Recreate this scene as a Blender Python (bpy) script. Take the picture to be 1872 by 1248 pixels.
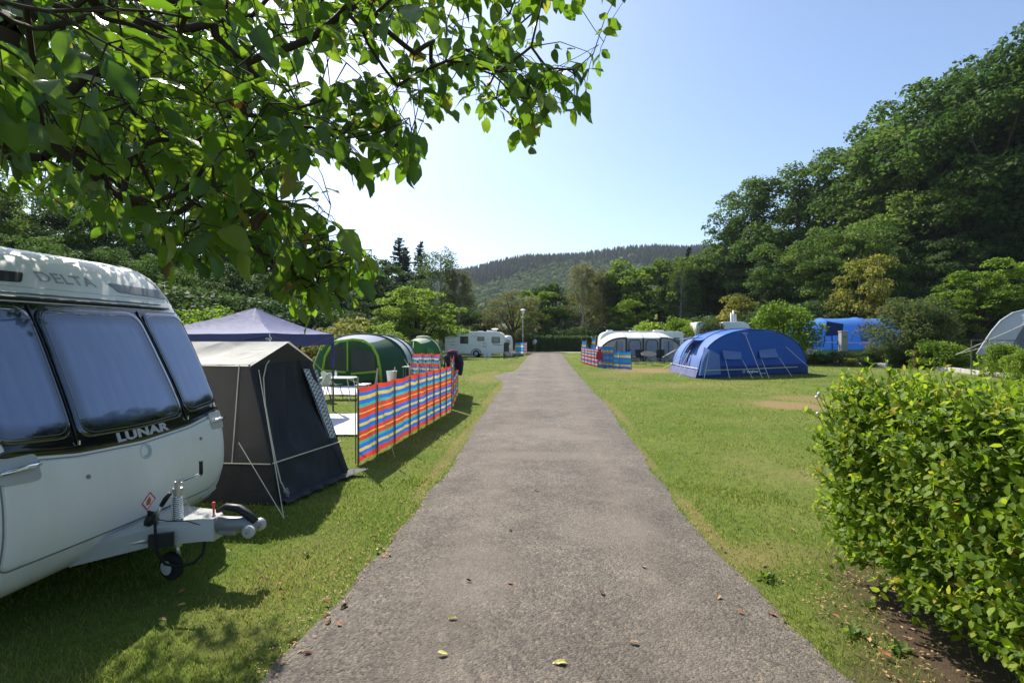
import bpy, bmesh, math, random
import numpy as np
from mathutils import Vector, Matrix, Euler, noise as mnoise

# ------------------------------------------------------------------ clean
for o in list(bpy.data.objects): bpy.data.objects.remove(o, do_unlink=True)
SC = bpy.context.scene
COL = SC.collection
R = math.radians
rnd = random.Random(7)
rng = np.random.default_rng(11)

# ------------------------------------------------------------------ camera
CAM_H, YAW, PITCH, FPX = 1.9, R(3.55), R(0.55), 936.0
cd = bpy.data.cameras.new('camera'); cam = bpy.data.objects.new('camera', cd); COL.objects.link(cam)
cam.location = (0, 0, CAM_H); cam.rotation_euler = (R(90) - PITCH, 0, YAW)
cd.lens = 18.0; cd.sensor_width = 36.0; cd.clip_start = 0.05; cd.clip_end = 5000
SC.camera = cam

# ------------------------------------------------------------------ sun and sky
SUN_EL, SUN_AZ = R(47), R(34)          # azimuth measured to the left of the road's direction
sdir = Vector((-math.sin(SUN_AZ) * math.cos(SUN_EL), math.cos(SUN_AZ) * math.cos(SUN_EL), math.sin(SUN_EL)))
sl = bpy.data.lights.new('sun', 'SUN'); sun = bpy.data.objects.new('sun', sl); COL.objects.link(sun)
sl.energy = 5.0; sl.angle = R(0.53); sl.color = (1.0, 0.95, 0.86)
sun.location = (-20, 40, 60); sun.rotation_euler = sdir.to_track_quat('Z', 'Y').to_euler()
W = bpy.data.worlds.new('World'); SC.world = W; W.use_nodes = True
wn = W.node_tree.nodes; wl = W.node_tree.links
sky = wn.new('ShaderNodeTexSky'); sky.sky_type = 'NISHITA'; sky.sun_disc = False
sky.sun_elevation = SUN_EL; sky.sun_rotation = -SUN_AZ
sky.altitude = 50; sky.air_density = 1.0; sky.dust_density = 1.3; sky.ozone_density = 3.5
bgn = wn['Background']; wl.new(sky.outputs[0], bgn.inputs[0]); bgn.inputs[1].default_value = 0.128
SC.view_settings.view_transform = 'Standard'; SC.view_settings.look = 'None'
SC.view_settings.exposure = 0.66; SC.view_settings.gamma = 1.0
SC.view_settings.use_curve_mapping = False
SC.render.engine = 'CYCLES'
SC.cycles.max_bounces = 8; SC.cycles.diffuse_bounces = 4; SC.cycles.glossy_bounces = 3
SC.cycles.transmission_bounces = 5; SC.cycles.transparent_max_bounces = 10
SC.cycles.volume_bounces = 0; SC.cycles.use_denoising = True
SC.cycles.sample_clamp_indirect = 8.0

# ------------------------------------------------------------------ picking places from the photograph (1872 x 1248 pixels)
_CM = Euler((R(90) - PITCH, 0, YAW)).to_matrix()
def ray(u, v): return _CM @ Vector((u - 936.0, 624.0 - v, -FPX))
def P(u, v, Y):                    # point on the sight line at world depth Y
    d = ray(u, v); return Vector((0, 0, CAM_H)) + d * (Y / d.y)
def G(u, v, z=0.0):                # point on the ground
    d = ray(u, v); return Vector((0, 0, CAM_H)) + d * ((z - CAM_H) / d.z)
def XZ(u, v, Y): p = P(u, v, Y); return p.x, p.z
_CI = np.array(_CM.transposed())
def project(pts):
    q = (np.asarray(pts, float) - np.array([0, 0, CAM_H])) @ _CI.T
    z = -q[:, 2]; zz = np.where(np.abs(z) < 1e-6, 1e-6, z)
    return 936 + FPX * q[:, 0] / zz, 624 - FPX * q[:, 1] / zz, z

def sstep(a, b, x):
    t = np.clip((np.asarray(x, float) - a) / (b - a), 0, 1); return t * t * (3 - 2 * t)

# ------------------------------------------------------------------ materials
MATS = {}
def newmat(name):
    m = bpy.data.materials.new(name); m.use_nodes = True; MATS[name] = m
    nt = m.node_tree; return m, nt, nt.nodes['Principled BSDF']
def N(nt, t, **kw):
    n = nt.nodes.new(t)
    for k, v in kw.items():
        if k in n.inputs: n.inputs[k].default_value = v
        else: setattr(n, k, v)
    return n
def rgb(c): return (c[0], c[1], c[2], 1.0)
def ramp(nt, stops):
    r = nt.nodes.new('ShaderNodeValToRGB'); cr = r.color_ramp
    while len(cr.elements) < len(stops): cr.elements.new(0.5)
    for e, (p, c) in zip(cr.elements, stops): e.position = p; e.color = rgb(c)
    return r
def mixc(nt, a, b, f, mode='MIX'):
    m = nt.nodes.new('ShaderNodeMix'); m.data_type = 'RGBA'; m.blend_type = mode
    for sock, v in ((m.inputs[6], a), (m.inputs[7], b), (m.inputs[0], f)):
        if hasattr(v, 'is_linked'): nt.links.new(v, sock)
        elif isinstance(v, (int, float)): sock.default_value = v
        else: sock.default_value = rgb(v)
    return m.outputs[2]
def mathn(nt, op, a, b=None, c=None, clamp=False):
    m = nt.nodes.new('ShaderNodeMath'); m.operation = op; m.use_clamp = clamp
    for i, v in enumerate((a, b, c)):
        if v is None: continue
        if hasattr(v, 'is_linked'): nt.links.new(v, m.inputs[i])
        else: m.inputs[i].default_value = v
    return m.outputs[0]
def bump(nt, bs, h, strength=0.3, dist=0.01):
    b = nt.nodes.new('ShaderNodeBump'); b.inputs['Strength'].default_value = strength; b.inputs['Distance'].default_value = dist
    nt.links.new(h, b.inputs['Height']); nt.links.new(b.outputs[0], bs.inputs['Normal']); return b

def simple(name, col, rough=0.5, metal=0.0, spec=0.5, vary=0.12, scale=6.0, bmp=0.0, bscale=60.0, coat=0.0):
    m, nt, bs = newmat(name)
    co = N(nt, 'ShaderNodeTexCoord'); nz = N(nt, 'ShaderNodeTexNoise', Scale=scale, Detail=5.0)
    nt.links.new(co.outputs['Object'], nz.inputs['Vector'])
    c = mixc(nt, [x * (1 - vary) for x in col], [min(1, x * (1 + vary)) for x in col], nz.outputs['Fac'])
    nt.links.new(c, bs.inputs['Base Color'])
    bs.inputs['Roughness'].default_value = rough; bs.inputs['Metallic'].default_value = metal
    bs.inputs['Specular IOR Level'].default_value = spec; bs.inputs['Coat Weight'].default_value = coat
    if bmp:
        n2 = N(nt, 'ShaderNodeTexNoise', Scale=bscale, Detail=3.0); nt.links.new(co.outputs['Object'], n2.inputs['Vector'])
        bump(nt, bs, n2.outputs['Fac'], bmp, 0.01)
    return m

def fabric(name, col, trans=0.25, rough=0.75, vary=0.10, tcol=None, wr=0.25, wscale=5.0, weave=700.0):
    """tent cloth: some light passes through; creases in the normal"""
    m, nt, bs = newmat(name)
    co = N(nt, 'ShaderNodeTexCoord')
    nz = N(nt, 'ShaderNodeTexNoise', Scale=1.6, Detail=4.0); nt.links.new(co.outputs['Object'], nz.inputs['Vector'])
    c = mixc(nt, [x * (1 - vary) for x in col], [min(1, x * (1 + vary)) for x in col], nz.outputs['Fac'])
    nt.links.new(c, bs.inputs['Base Color']); bs.inputs['Roughness'].default_value = rough
    bs.inputs['Specular IOR Level'].default_value = 0.35
    wv = N(nt, 'ShaderNodeTexNoise', Scale=wscale, Detail=3.0, Distortion=1.2); nt.links.new(co.outputs['Object'], wv.inputs['Vector'])
    b = bump(nt, bs, wv.outputs['Fac'], wr, 0.06)
    tr = N(nt, 'ShaderNodeBsdfTranslucent'); tr.inputs[0].default_value = rgb(tcol or [min(1, x * 1.2) for x in col])
    nt.links.new(b.outputs[0], tr.inputs['Normal'])
    mx = N(nt, 'ShaderNodeMixShader'); mx.inputs[0].default_value = trans
    nt.links.new(bs.outputs[0], mx.inputs[1]); nt.links.new(tr.outputs[0], mx.inputs[2])
    nt.links.new(mx.outputs[0], nt.nodes['Material Output'].inputs['Surface'])
    return m

def leafmat(name, stops, tstops, trans=0.45, rough=0.45, spec=0.4, veins=False, objrand=0.0):
    """leaf: colour from the per-leaf 'tint' attribute, light shining through"""
    m, nt, bs = newmat(name)
    at = N(nt, 'ShaderNodeAttribute', attribute_name='tint')
    f = at.outputs['Fac']
    if objrand:
        oi = N(nt, 'ShaderNodeObjectInfo')
        f = mathn(nt, 'ADD', f, mathn(nt, 'MULTIPLY', mathn(nt, 'SUBTRACT', oi.outputs['Random'], 0.5), objrand), clamp=True)
    r1 = ramp(nt, stops); r2 = ramp(nt, tstops); nt.links.new(f, r1.inputs[0]); nt.links.new(f, r2.inputs[0])
    base, tc = r1.outputs[0], r2.outputs[0]
    if veins:
        co = N(nt, 'ShaderNodeTexCoord'); nz = N(nt, 'ShaderNodeTexNoise', Scale=40.0, Detail=4.0)
        nt.links.new(co.outputs['Object'], nz.inputs['Vector'])
        base = mixc(nt, base, (0.06, 0.035, 0.01), mathn(nt, 'MULTIPLY', mathn(nt, 'GREATER_THAN', nz.outputs['Fac'], 0.69), 0.8))
        tc = mixc(nt, tc, (0.10, 0.045, 0.01), mathn(nt, 'MULTIPLY', mathn(nt, 'GREATER_THAN', nz.outputs['Fac'], 0.69), 0.8))
        vv = N(nt, 'ShaderNodeAttribute', attribute_name='vein')
        base = mixc(nt, base, (0.12, 0.17, 0.05), mathn(nt, 'MULTIPLY', vv.outputs['Fac'], 0.35))
        bump(nt, bs, nz.outputs['Fac'], 0.25, 0.004)
    nt.links.new(base, bs.inputs['Base Color']); bs.inputs['Roughness'].default_value = rough
    bs.inputs['Specular IOR Level'].default_value = spec
    tr = N(nt, 'ShaderNodeBsdfTranslucent'); nt.links.new(tc, tr.inputs[0])
    mx = N(nt, 'ShaderNodeMixShader'); mx.inputs[0].default_value = trans
    nt.links.new(bs.outputs[0], mx.inputs[1]); nt.links.new(tr.outputs[0], mx.inputs[2])
    nt.links.new(mx.outputs[0], nt.nodes['Material Output'].inputs['Surface'])
    return m

# ------------------------------------------------------------------ objects
WLOC = {}
def wloc(o): return WLOC.get(o.name, Vector((0, 0, 0)))
def thing(name, label, cat, loc=(0, 0, 0), group=None):
    o = bpy.data.objects.new(name, None); COL.objects.link(o); o.empty_display_size = 0.2
    o.location = loc; WLOC[o.name] = Vector(loc)
    o['label'] = label; o['category'] = cat
    if group: o['group'] = group
    return o
def tag(o, label=None, cat=None, group=None, kind=None):
    if label: o['label'] = label
    if cat: o['category'] = cat
    if group: o['group'] = group
    if kind: o['kind'] = kind
    return o
def link(name, me, mats, parent=None, wl_=None):
    """me in coordinates centred on wl_ (world)"""
    o = bpy.data.objects.new(name, me); COL.objects.link(o)
    for m in (mats if isinstance(mats, (list, tuple)) else [mats]):
        me.materials.append(MATS[m] if isinstance(m, str) else m)
    w = Vector(wl_) if wl_ is not None else Vector((0, 0, 0)); WLOC[o.name] = w
    if parent is not None: o.parent = parent; o.location = w - wloc(parent)
    else: o.location = w
    return o
def copy_tree(o, parent=None):
    c = o.copy(); COL.objects.link(c); c.parent = parent
    for ch in o.children: copy_tree(ch, c)
    return c

class MB:
    """collects shapes in world coordinates; build() links them as one mesh object"""
    def __init__(s): s.v = []; s.f = []; s.mi = []; s.M = None; s.m = 0
    def add(s, vs, fs):
        b = len(s.v)
        for p in vs:
            p = Vector(p); s.v.append(s.M @ p if s.M else p)
        for f in fs: s.f.append([b + i for i in f]); s.mi.append(s.m)
        return s
    def box(s, c, d, rz=0.0, ry=0.0, rx=0.0, bev=0.0):
        c = Vector(c); hx, hy, hz = d[0] / 2, d[1] / 2, d[2] / 2
        q = Euler((rx, ry, rz)).to_matrix()
        if bev <= 0:
            vs = [(x, y, z) for z in (-hz, hz) for x, y in ((-hx, -hy), (hx, -hy), (hx, hy), (-hx, hy))]
            fs = [(3, 2, 1, 0), (4, 5, 6, 7), (0, 1, 5, 4), (1, 2, 6, 5), (2, 3, 7, 6), (3, 0, 4, 7)]
        else:
            b = bev; vs = []
            for z, e in ((-hz, b), (-hz + b, 0), (hz - b, 0), (hz, b)):
                X, Y = hx - e, hy - e
                vs += [(-X + b, -Y, z), (X - b, -Y, z), (X, -Y + b, z), (X, Y - b, z), (X - b, Y, z), (-X + b, Y, z), (-X, Y - b, z), (-X, -Y + b, z)]
            fs = [tuple(range(7, -1, -1)), tuple(range(24, 32))]
            for k in range(3):
                for i in range(8):
                    j = (i + 1) % 8; fs.append((k * 8 + i, k * 8 + j, k * 8 + 8 + j, k * 8 + 8 + i))
        return s.add([c + q @ Vector(p) for p in vs], fs)
    def tube(s, pts, r, n=8, cap=True):
        pts = [Vector(p) for p in pts]; m = len(pts)
        rs = r if isinstance(r, (list, tuple)) else [r] * m
        vs = []; up = None
        for i, p in enumerate(pts):
            t = (pts[min(i + 1, m - 1)] - pts[max(i - 1, 0)]).normalized()
            if up is None:
                a = Vector((0, 0, 1)) if abs(t.z) < 0.9 else Vector((1, 0, 0)); up = t.cross(a).normalized()
            else:
                up = (up - t * up.dot(t))
                up = up.normalized() if up.length > 1e-6 else t.orthogonal().normalized()
            w = t.cross(up)
            for k in range(n):
                a = 2 * math.pi * k / n; vs.append(p + (up * math.cos(a) + w * math.sin(a)) * rs[i])
        fs = []
        for i in range(m - 1):
            for k in range(n):
                j = (k + 1) % n; fs.append((i * n + k, i * n + j, (i + 1) * n + j, (i + 1) * n + k))
        if cap: fs.append(tuple(range(n - 1, -1, -1))); fs.append(tuple((m - 1) * n + k for k in range(n)))
        return s.add(vs, fs)
    def lathe(s, prof, c, axis=(0, 0, 1), n=16):
        """prof: list of (radius, height along axis)"""
        c = Vector(c); ax = Vector(axis).normalized(); u = ax.orthogonal().normalized(); w = ax.cross(u)
        vs = []
        for r_, h in prof:
            for k in range(n):
                a = 2 * math.pi * k / n; vs.append(c + ax * h + (u * math.cos(a) + w * math.sin(a)) * max(r_, 1e-4))
        fs = []
        for i in range(len(prof) - 1):
            for k in range(n):
                j = (k + 1) % n; fs.append((i * n + k, i * n + j, (i + 1) * n + j, (i + 1) * n + k))
        fs.append(tuple(range(n - 1, -1, -1))); fs.append(tuple((len(prof) - 1) * n + k for k in range(n)))
        return s.add(vs, fs)
    def grid(s, rows, closed=False):
        """rows: list of equally long point lists"""
        n = len(rows[0]); vs = [p for r_ in rows for p in r_]; fs = []
        for i in range(len(rows) - 1):
            for k in range(n if closed else n - 1):
                j = (k + 1) % n; fs.append((i * n + k, i * n + j, (i + 1) * n + j, (i + 1) * n + k))
        return s.add(vs, fs)
    def sheet(s, rows, t, nrm=None):
        """a grid with thickness t (both sides and rim)"""
        rows = [[Vector(p) for p in r_] for r_ in rows]; nr, nc = len(rows), len(rows[0])
        back = []
        for i in range(nr):
            b = []
            for k in range(nc):
                du = rows[i][min(k + 1, nc - 1)] - rows[i][max(k - 1, 0)]; dv = rows[min(i + 1, nr - 1)][k] - rows[max(i - 1, 0)][k]
                q = du.cross(dv); q = q.normalized() if q.length > 1e-9 else Vector(nrm or (0, 0, 1)); b.append(rows[i][k] - q * t)
            back.append(b)
        idx = lambda i, k, o=0: o + i * nc + k
        o2 = nr * nc; fs = []
        for i in range(nr - 1):
            for k in range(nc - 1):
                fs.append((idx(i, k), idx(i, k + 1), idx(i + 1, k + 1), idx(i + 1, k)))
                fs.append((idx(i, k, o2), idx(i + 1, k, o2), idx(i + 1, k + 1, o2), idx(i, k + 1, o2)))
        rim = [(0, k) for k in range(nc)] + [(i, nc - 1) for i in range(1, nr)] + [(nr - 1, k) for k in range(nc - 2, -1, -1)] + [(i, 0) for i in range(nr - 2, 0, -1)]
        for a in range(len(rim)):
            b = (a + 1) % len(rim); fs.append((idx(*rim[a]), idx(*rim[a], o2), idx(*rim[b], o2), idx(*rim[b])))
        return s.add([p for r_ in rows for p in r_] + [p for r_ in back for p in r_], fs)
    def build(s, name, mats, parent=None, smooth=False, angle=None, recalc=True):
        v = s.v
        lo = Vector((min(p.x for p in v), min(p.y for p in v), min(p.z for p in v))); hi = Vector((max(p.x for p in v), max(p.y for p in v), max(p.z for p in v)))
        c = Vector(((lo.x + hi.x) / 2, (lo.y + hi.y) / 2, lo.z))
        me = bpy.data.meshes.new(name); me.from_pydata([p - c for p in v], [], s.f)
        if any(s.mi): me.polygons.foreach_set('material_index', s.mi)
        if recalc:
            bm = bmesh.new(); bm.from_mesh(me); bmesh.ops.recalc_face_normals(bm, faces=bm.faces); bm.to_mesh(me); bm.free()
        if smooth:
            me.polygons.foreach_set('use_smooth', [True] * len(me.polygons))
            if angle is not None:
                try: me.set_sharp_from_angle(angle=R(angle))
                except Exception: pass
        me.update()
        return link(name, me, mats, parent, c)

def np_mesh(name, verts, faces, tint=None, smooth=False, extra=None):
    """fast mesh: verts (n,3), faces (m,k)"""
    me = bpy.data.meshes.new(name); n = len(verts); m, k = faces.shape
    me.vertices.add(n); me.vertices.foreach_set('co', np.ascontiguousarray(verts, np.float32).ravel())
    me.loops.add(m * k); me.loops.foreach_set('vertex_index', np.ascontiguousarray(faces, np.int32).ravel())
    me.polygons.add(m); me.polygons.foreach_set('loop_start', np.arange(0, m * k, k, dtype=np.int32))
    if smooth: me.polygons.foreach_set('use_smooth', np.ones(m, bool))
    for nm, arr in (('tint', tint), ('vein', extra)):
        if arr is not None:
            a = me.attributes.new(nm, 'FLOAT', 'POINT'); a.data.foreach_set('value', np.ascontiguousarray(arr, np.float32))
    me.update(calc_edges=True); return me

def text_tris(body, size, bold=0.0, sx=1.0, shear=0.0):
    """flat lettering as triangles: returns (verts Nx2, faces)"""
    c = bpy.data.curves.new('t', 'FONT'); c.body = body; c.size = size; c.align_x = 'CENTER'; c.align_y = 'BOTTOM_BASELINE'
    c.offset = bold; c.shear = shear; c.resolution_u = 3; c.space_character = 1.05
    o = bpy.data.objects.new('t', c); COL.objects.link(o)
    dg = bpy.context.evaluated_depsgraph_get(); me = bpy.data.meshes.new_from_object(o.evaluated_get(dg))
    vs = [(p.co.x * sx, p.co.y) for p in me.vertices]; fs = [tuple(p.vertices) for p in me.polygons]
    bpy.data.objects.remove(o, do_unlink=True); bpy.data.curves.remove(c); bpy.data.meshes.remove(me)
    return vs, fs
# ================================================================== SETTING
KERB_A = [(20.6, 18.0), (20.8, 22.2), (22.6, 28.0), (24.6, 33.0)]           # edge of the right-hand garden bed
def kerb_x(y):
    return np.interp(y, [10, 20, 22.2, 28, 31, 33, 38, 46], [20.4, 20.6, 20.8, 21.8, 21.6, 20.6, 18.8, 17.5])
def terrain(x, y):
    x = np.asarray(x, float); y = np.asarray(y, float)
    d = x - kerb_x(y)
    z = 0.95 * sstep(0.3, 4.5, d) * sstep(8, 18, y) * (1 - sstep(60, 90, y))
    z = z + 30.0 * sstep(28, 110, x) * sstep(5, 40, y)                       # wooded hillside on the right
    z = z + 14.0 * sstep(22, 110, -x)                                       # rising ground on the left
    z = z + 0.02 * np.sin(x * 0.9 + 1.3) * np.sin(y * 0.7) * (np.abs(x) > 3.5)
    return z
def tz(x, y): return float(terrain(x, y))

# ---- lawn / ground
DEAD = [  # dead patches: x, y, rx, ry, strength
    (G(1190, 677).x, G(1190, 677).y, 2.2, 2.2, 0.95), (G(1440, 740).x, G(1440, 740).y, 0.95, 1.1, 0.9),
    (G(1480, 728).x, G(1480, 728).y, 1.2, 0.9, 0.6), (-1.50, 9.0, 0.12, 3.5, 0.4), (1.60, 5.2, 0.10, 1.2, 0.5), (1.60, 8.2, 0.09, 1.3, 0.35), (1.84, 13.0, 0.12, 3.0, 0.4), (-1.62, 18.0, 0.20, 5.0, 0.4), (1.75, 4.5, 0.3, 0.25, .5), (4.5, 7.2, 1.6, 0.5, 0.25), (9.0, 11.0, 2.5, 0.7, 0.3), (5.0, 20.0, 3.0, 1.0, 0.3), (-2.6, 24.0, 0.9, 4.0, 0.35), (3.6, 26.0, 1.5, 3.0, 0.3), (2.1, 4.6, 0.5, 0.28, 0.3),
    (G(1300, 700).x, G(1300, 700).y, 2.4, 0.8, 0.25), (G(950, 668).x, G(950, 668).y, 1.0, 3.0, 0.35), (-2.0, 4.0, 0.5, 1.2, 0.2), (7.5, 15.0, 3.0, 1.2, 0.25)]
SOIL = [(2.55, 2.4, 0.55, 2.3, 1.0), (2.05, 2.5, 0.5, 0.9, 0.75), (2.2, 3.55, 0.35, 0.4, 0.5)]
def mask_at(x, y, spots):
    m = np.zeros_like(np.asarray(x, float))
    for cx, cy, rx, ry, s in spots:
        q = ((x - cx) / rx) ** 2 + ((y - cy) / ry) ** 2
        m = np.maximum(m, s * (1 - sstep(0.35, 1.25, q)))
    return m

def spots_nodes(nt, pos, spots, dist):
    """procedural mask: soft ellipses on the ground, edges broken by noise"""
    sx = N(nt, 'ShaderNodeSeparateXYZ'); nt.links.new(pos, sx.inputs[0]); out = None
    for cx, cy, rx, ry, s in spots:
        a = mathn(nt, 'DIVIDE', mathn(nt, 'SUBTRACT', sx.outputs[0], cx), rx); b = mathn(nt, 'DIVIDE', mathn(nt, 'SUBTRACT', sx.outputs[1], cy), ry)
        q = mathn(nt, 'ADD', mathn(nt, 'MULTIPLY', a, a), mathn(nt, 'MULTIPLY', b, b)); q = mathn(nt, 'ADD', q, dist)
        mr = N(nt, 'ShaderNodeMapRange'); mr.interpolation_type = 'SMOOTHSTEP'
        nt.links.new(q, mr.inputs[0]); mr.inputs[1].default_value = 0.3; mr.inputs[2].default_value = 1.35; mr.inputs[3].default_value = s; mr.inputs[4].default_value = 0.0
        out = mr.outputs[0] if out is None else mathn(nt, 'MAXIMUM', out, mr.outputs[0])
    return out

m, nt, bs = newmat('lawn')
geo = N(nt, 'ShaderNodeNewGeometry'); pos = geo.outputs['Position']
def nz(scale, det=6.0, rough=0.55, vec=None, dist=0.0):
    n_ = N(nt, 'ShaderNodeTexNoise', Scale=scale, Detail=det, Roughness=rough, Distortion=dist); nt.links.new(vec or pos, n_.inputs['Vector']); return n_.outputs['Fac']
big = nz(0.16, 5); mid = nz(0.9, 6); fine = nz(9.0, 8, 0.7); vfine = nz(55.0, 6, 0.75)
r1 = ramp(nt, [(0.30, (0.062, 0.108, 0.012)), (0.5, (0.116, 0.160, 0.030)), (0.70, (0.195, 0.202, 0.060))])
nt.links.new(mathn(nt, 'ADD', mathn(nt, 'MULTIPLY', big, 0.5), mathn(nt, 'MULTIPLY', mid, 0.5)), r1.inputs[0])
r2 = ramp(nt, [(0.3, (0.45, 0.5, 0.4)), (0.7, (1.35, 1.3, 1.25))]); nt.links.new(mathn(nt, 'ADD', mathn(nt, 'MULTIPLY', fine, 0.45), mathn(nt, 'MULTIPLY', vfine, 0.55)), r2.inputs[0])
col = mixc(nt, r1.outputs[0], r2.outputs[0], 1.0, 'MULTIPLY')
# mown stripes far down the field
sp = N(nt, 'ShaderNodeSeparateXYZ'); nt.links.new(pos, sp.inputs[0])
strp = mathn(nt, 'SINE', mathn(nt, 'MULTIPLY', mathn(nt, 'ADD', sp.outputs[1], mathn(nt, 'MULTIPLY', mid, 1.2)), 2.1))
col = mixc(nt, col, (0.19, 0.19, 0.055), mathn(nt, 'MULTIPLY', mathn(nt, 'ADD', strp, 1.0), 0.10))
pat = N(nt, 'ShaderNodeMapRange'); nt.links.new(nz(0.42, 7, 0.62, dist=0.6), pat.inputs[0]); pat.inputs[1].default_value = 0.50; pat.inputs[2].default_value = 0.72; pat.inputs[4].default_value = 0.38
col = mixc(nt, col, (0.225, 0.190, 0.075), pat.outputs[0])
dist_ = mathn(nt, 'MULTIPLY', mathn(nt, 'SUBTRACT', nz(2.4, 6, 0.65), 0.5), 2.2)
dm = spots_nodes(nt, pos, DEAD, dist_)
col = mixc(nt, col, mixc(nt, (0.30, 0.20, 0.095), (0.20, 0.14, 0.07), fine), dm)
sm = spots_nodes(nt, pos, SOIL, mathn(nt, 'MULTIPLY', dist_, 0.6))
col = mixc(nt, col, mixc(nt, (0.050, 0.034, 0.022), (0.115, 0.080, 0.053), fine), sm)
nt.links.new(col, bs.inputs['Base Color']); bs.inputs['Roughness'].default_value = 0.95; bs.inputs['Specular IOR Level'].default_value = 0.08
bump(nt, bs, mathn(nt, 'ADD', mathn(nt, 'MULTIPLY', vfine, 0.6), fine), 0.7, 0.03)

def spaced(a, near, far, k):
    t = np.linspace(-1, 1, k); return np.sign(t) * (near * np.abs(t) + (far - near) * np.abs(t) ** 5) + a
gx = spaced(0, 110, 1800, 171); gy = np.concatenate([np.linspace(-60, 0, 16)[:-1], np.linspace(0, 140, 101)[:-1], np.geomspace(140, 2400, 18)])
gy[0] = -400
X, Y = np.meshgrid(gx, gy); Z = terrain(X, Y)
vv = np.stack([X, Y, Z], -1).reshape(-1, 3); nx_ = len(gx); ii = np.arange(len(gy) - 1)[:, None] * nx_ + np.arange(nx_ - 1)[None]
ff = np.stack([ii, ii + 1, ii + nx_ + 1, ii + nx_], -1).reshape(-1, 4)
tag(link('lawn_ground', np_mesh('lawn_ground', vv, ff, smooth=True), 'lawn'), 'mown campsite grass with dry patches', kind='structure')

# ---- road
m, nt, bs = newmat('old_tarmac')
geo = N(nt, 'ShaderNodeNewGeometry'); pos = geo.outputs['Position']
v1 = N(nt, 'ShaderNodeTexVoronoi', Scale=62.0); nt.links.new(pos, v1.inputs['Vector'])
v2 = N(nt, 'ShaderNodeTexVoronoi', Scale=210.0); nt.links.new(pos, v2.inputs['Vector'])
big = nz(0.7, 6, 0.6); mid = nz(3.5, 7, 0.65); fine = nz(30.0, 7, 0.8)
r1 = ramp(nt, [(0.33, (0.098, 0.082, 0.067)), (0.52, (0.162, 0.138, 0.112)), (0.70, (0.232, 0.200, 0.160))])
nt.links.new(mathn(nt, 'ADD', mathn(nt, 'MULTIPLY', big, 0.55), mathn(nt, 'MULTIPLY', mid, 0.45)), r1.inputs[0])
ch = ramp(nt, [(0.0, (0.35, 0.34, 0.33)), (0.4, (0.9, 0.9, 0.9)), (0.75, (1.25, 1.22, 1.2)), (1.0, (2.1, 2.0, 1.85))]); nt.links.new(v1.outputs['Color'], ch.inputs[0])
col = mixc(nt, r1.outputs[0], ch.outputs[0], 0.85, 'MULTIPLY')
col = mixc(nt, col, mixc(nt, (0.1, 0.1, 0.1), (1.85, 1.85, 1.85), fine), 0.9, 'MULTIPLY')
sp = N(nt, 'ShaderNodeSeparateXYZ'); nt.links.new(pos, sp.inputs[0])
# dusty wheel tracks / darker edges
tr = mathn(nt, 'SUBTRACT', mathn(nt, 'ABSOLUTE', mathn(nt, 'SUBTRACT', sp.outputs[0], 0.12)), 0.75)
tr = mathn(nt, 'SUBTRACT', 1.0, mathn(nt, 'MULTIPLY', mathn(nt, 'ABSOLUTE', tr), 2.4), clamp=True)
col = mixc(nt, col, (0.235, 0.192, 0.150), mathn(nt, 'MULTIPLY', mathn(nt, 'MULTIPLY', tr, mid), 0.55))
# a paler repair across the road further on
rep = spots_nodes(nt, pos, [(0.1, 10.0, 0.5, 0.5, 0.4), (0.5, 9.5, 0.7, 0.3, 0.3), (0.0, 8.0, 1.0, 0.3, 0.3), (0.6, 5.0, 0.5, 0.5, 0.25), (-0.5, 4.0, 0.4, 0.6, 0.2)], mathn(nt, 'MULTIPLY', mathn(nt, 'SUBTRACT', mid, 0.5), 2.5))
col = mixc(nt, col, (0.285, 0.238, 0.190), rep)
nt.links.new(col, bs.inputs['Base Color']); bs.inputs['Roughness'].default_value = 0.85; bs.inputs['Specular IOR Level'].default_value = 0.25
hh = mathn(nt, 'ADD', mathn(nt, 'MULTIPLY', v1.outputs['Distance'], -1.0), mathn(nt, 'MULTIPLY', fine, 0.9))
bump(nt, bs, mathn(nt, 'SUBTRACT', hh, mathn(nt, 'MULTIPLY', v2.outputs['Distance'], 0.5)), 0.8, 0.010)

def wob(y, s): return mnoise.noise(Vector((y * 0.35, s, 0.3))) * 0.04 + mnoise.noise(Vector((y * 1.6, s, 1.3))) * 0.05 + mnoise.noise(Vector((y * 5.0, s, 2.3))) * 0.035 + mnoise.noise(Vector((y * 13.0, s, 4.3))) * 0.02
def road_edges(y):
    l = float(np.interp(y, [0, 2.85, 3.5, 4.3, 5, 6.15, 7, 8.5, 11, 15.4, 59], [-1.56, -1.56, -1.5, -1.44, -1.41, -1.42, -1.34, -1.39, -1.48, -1.52, -1.52])) + wob(y, 3.1)
    r = float(np.interp(y, [0, 2.9, 3.6, 4.3, 5.2, 6.2, 7, 9.2, 13.3, 24, 59], [1.78, 1.72, 1.62, 1.54, 1.50, 1.51, 1.51, 1.60, 1.72, 1.68, 1.95])) + wob(y, 9.7)
    l -= 0.85 * math.exp(-((y - 24.5) / 2.6) ** 2) * (1 + 0.35 * mnoise.noise(Vector((y * 1.2, 0, 5))))       # broken spur on the left
    return l, r
ys = list(np.arange(-30, 1, 1.5)) + list(np.arange(1.0, 22, 0.06)) + list(np.arange(22, 60.5, 0.5))
mb = MB(); rows = []
for y in ys:
    l, r = road_edges(y); row = []
    for k in range(13):
        t = k / 12; x = l + (r - l) * t; row.append((x, y, 0.006 + 0.035 * (1 - (2 * t - 1) ** 4)))
    rows.append(row)
mb.grid(rows); rd = mb.build('road', 'old_tarmac', smooth=True, recalc=False); tag(rd, 'straight worn tarmac track between the pitches', kind='structure')

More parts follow.
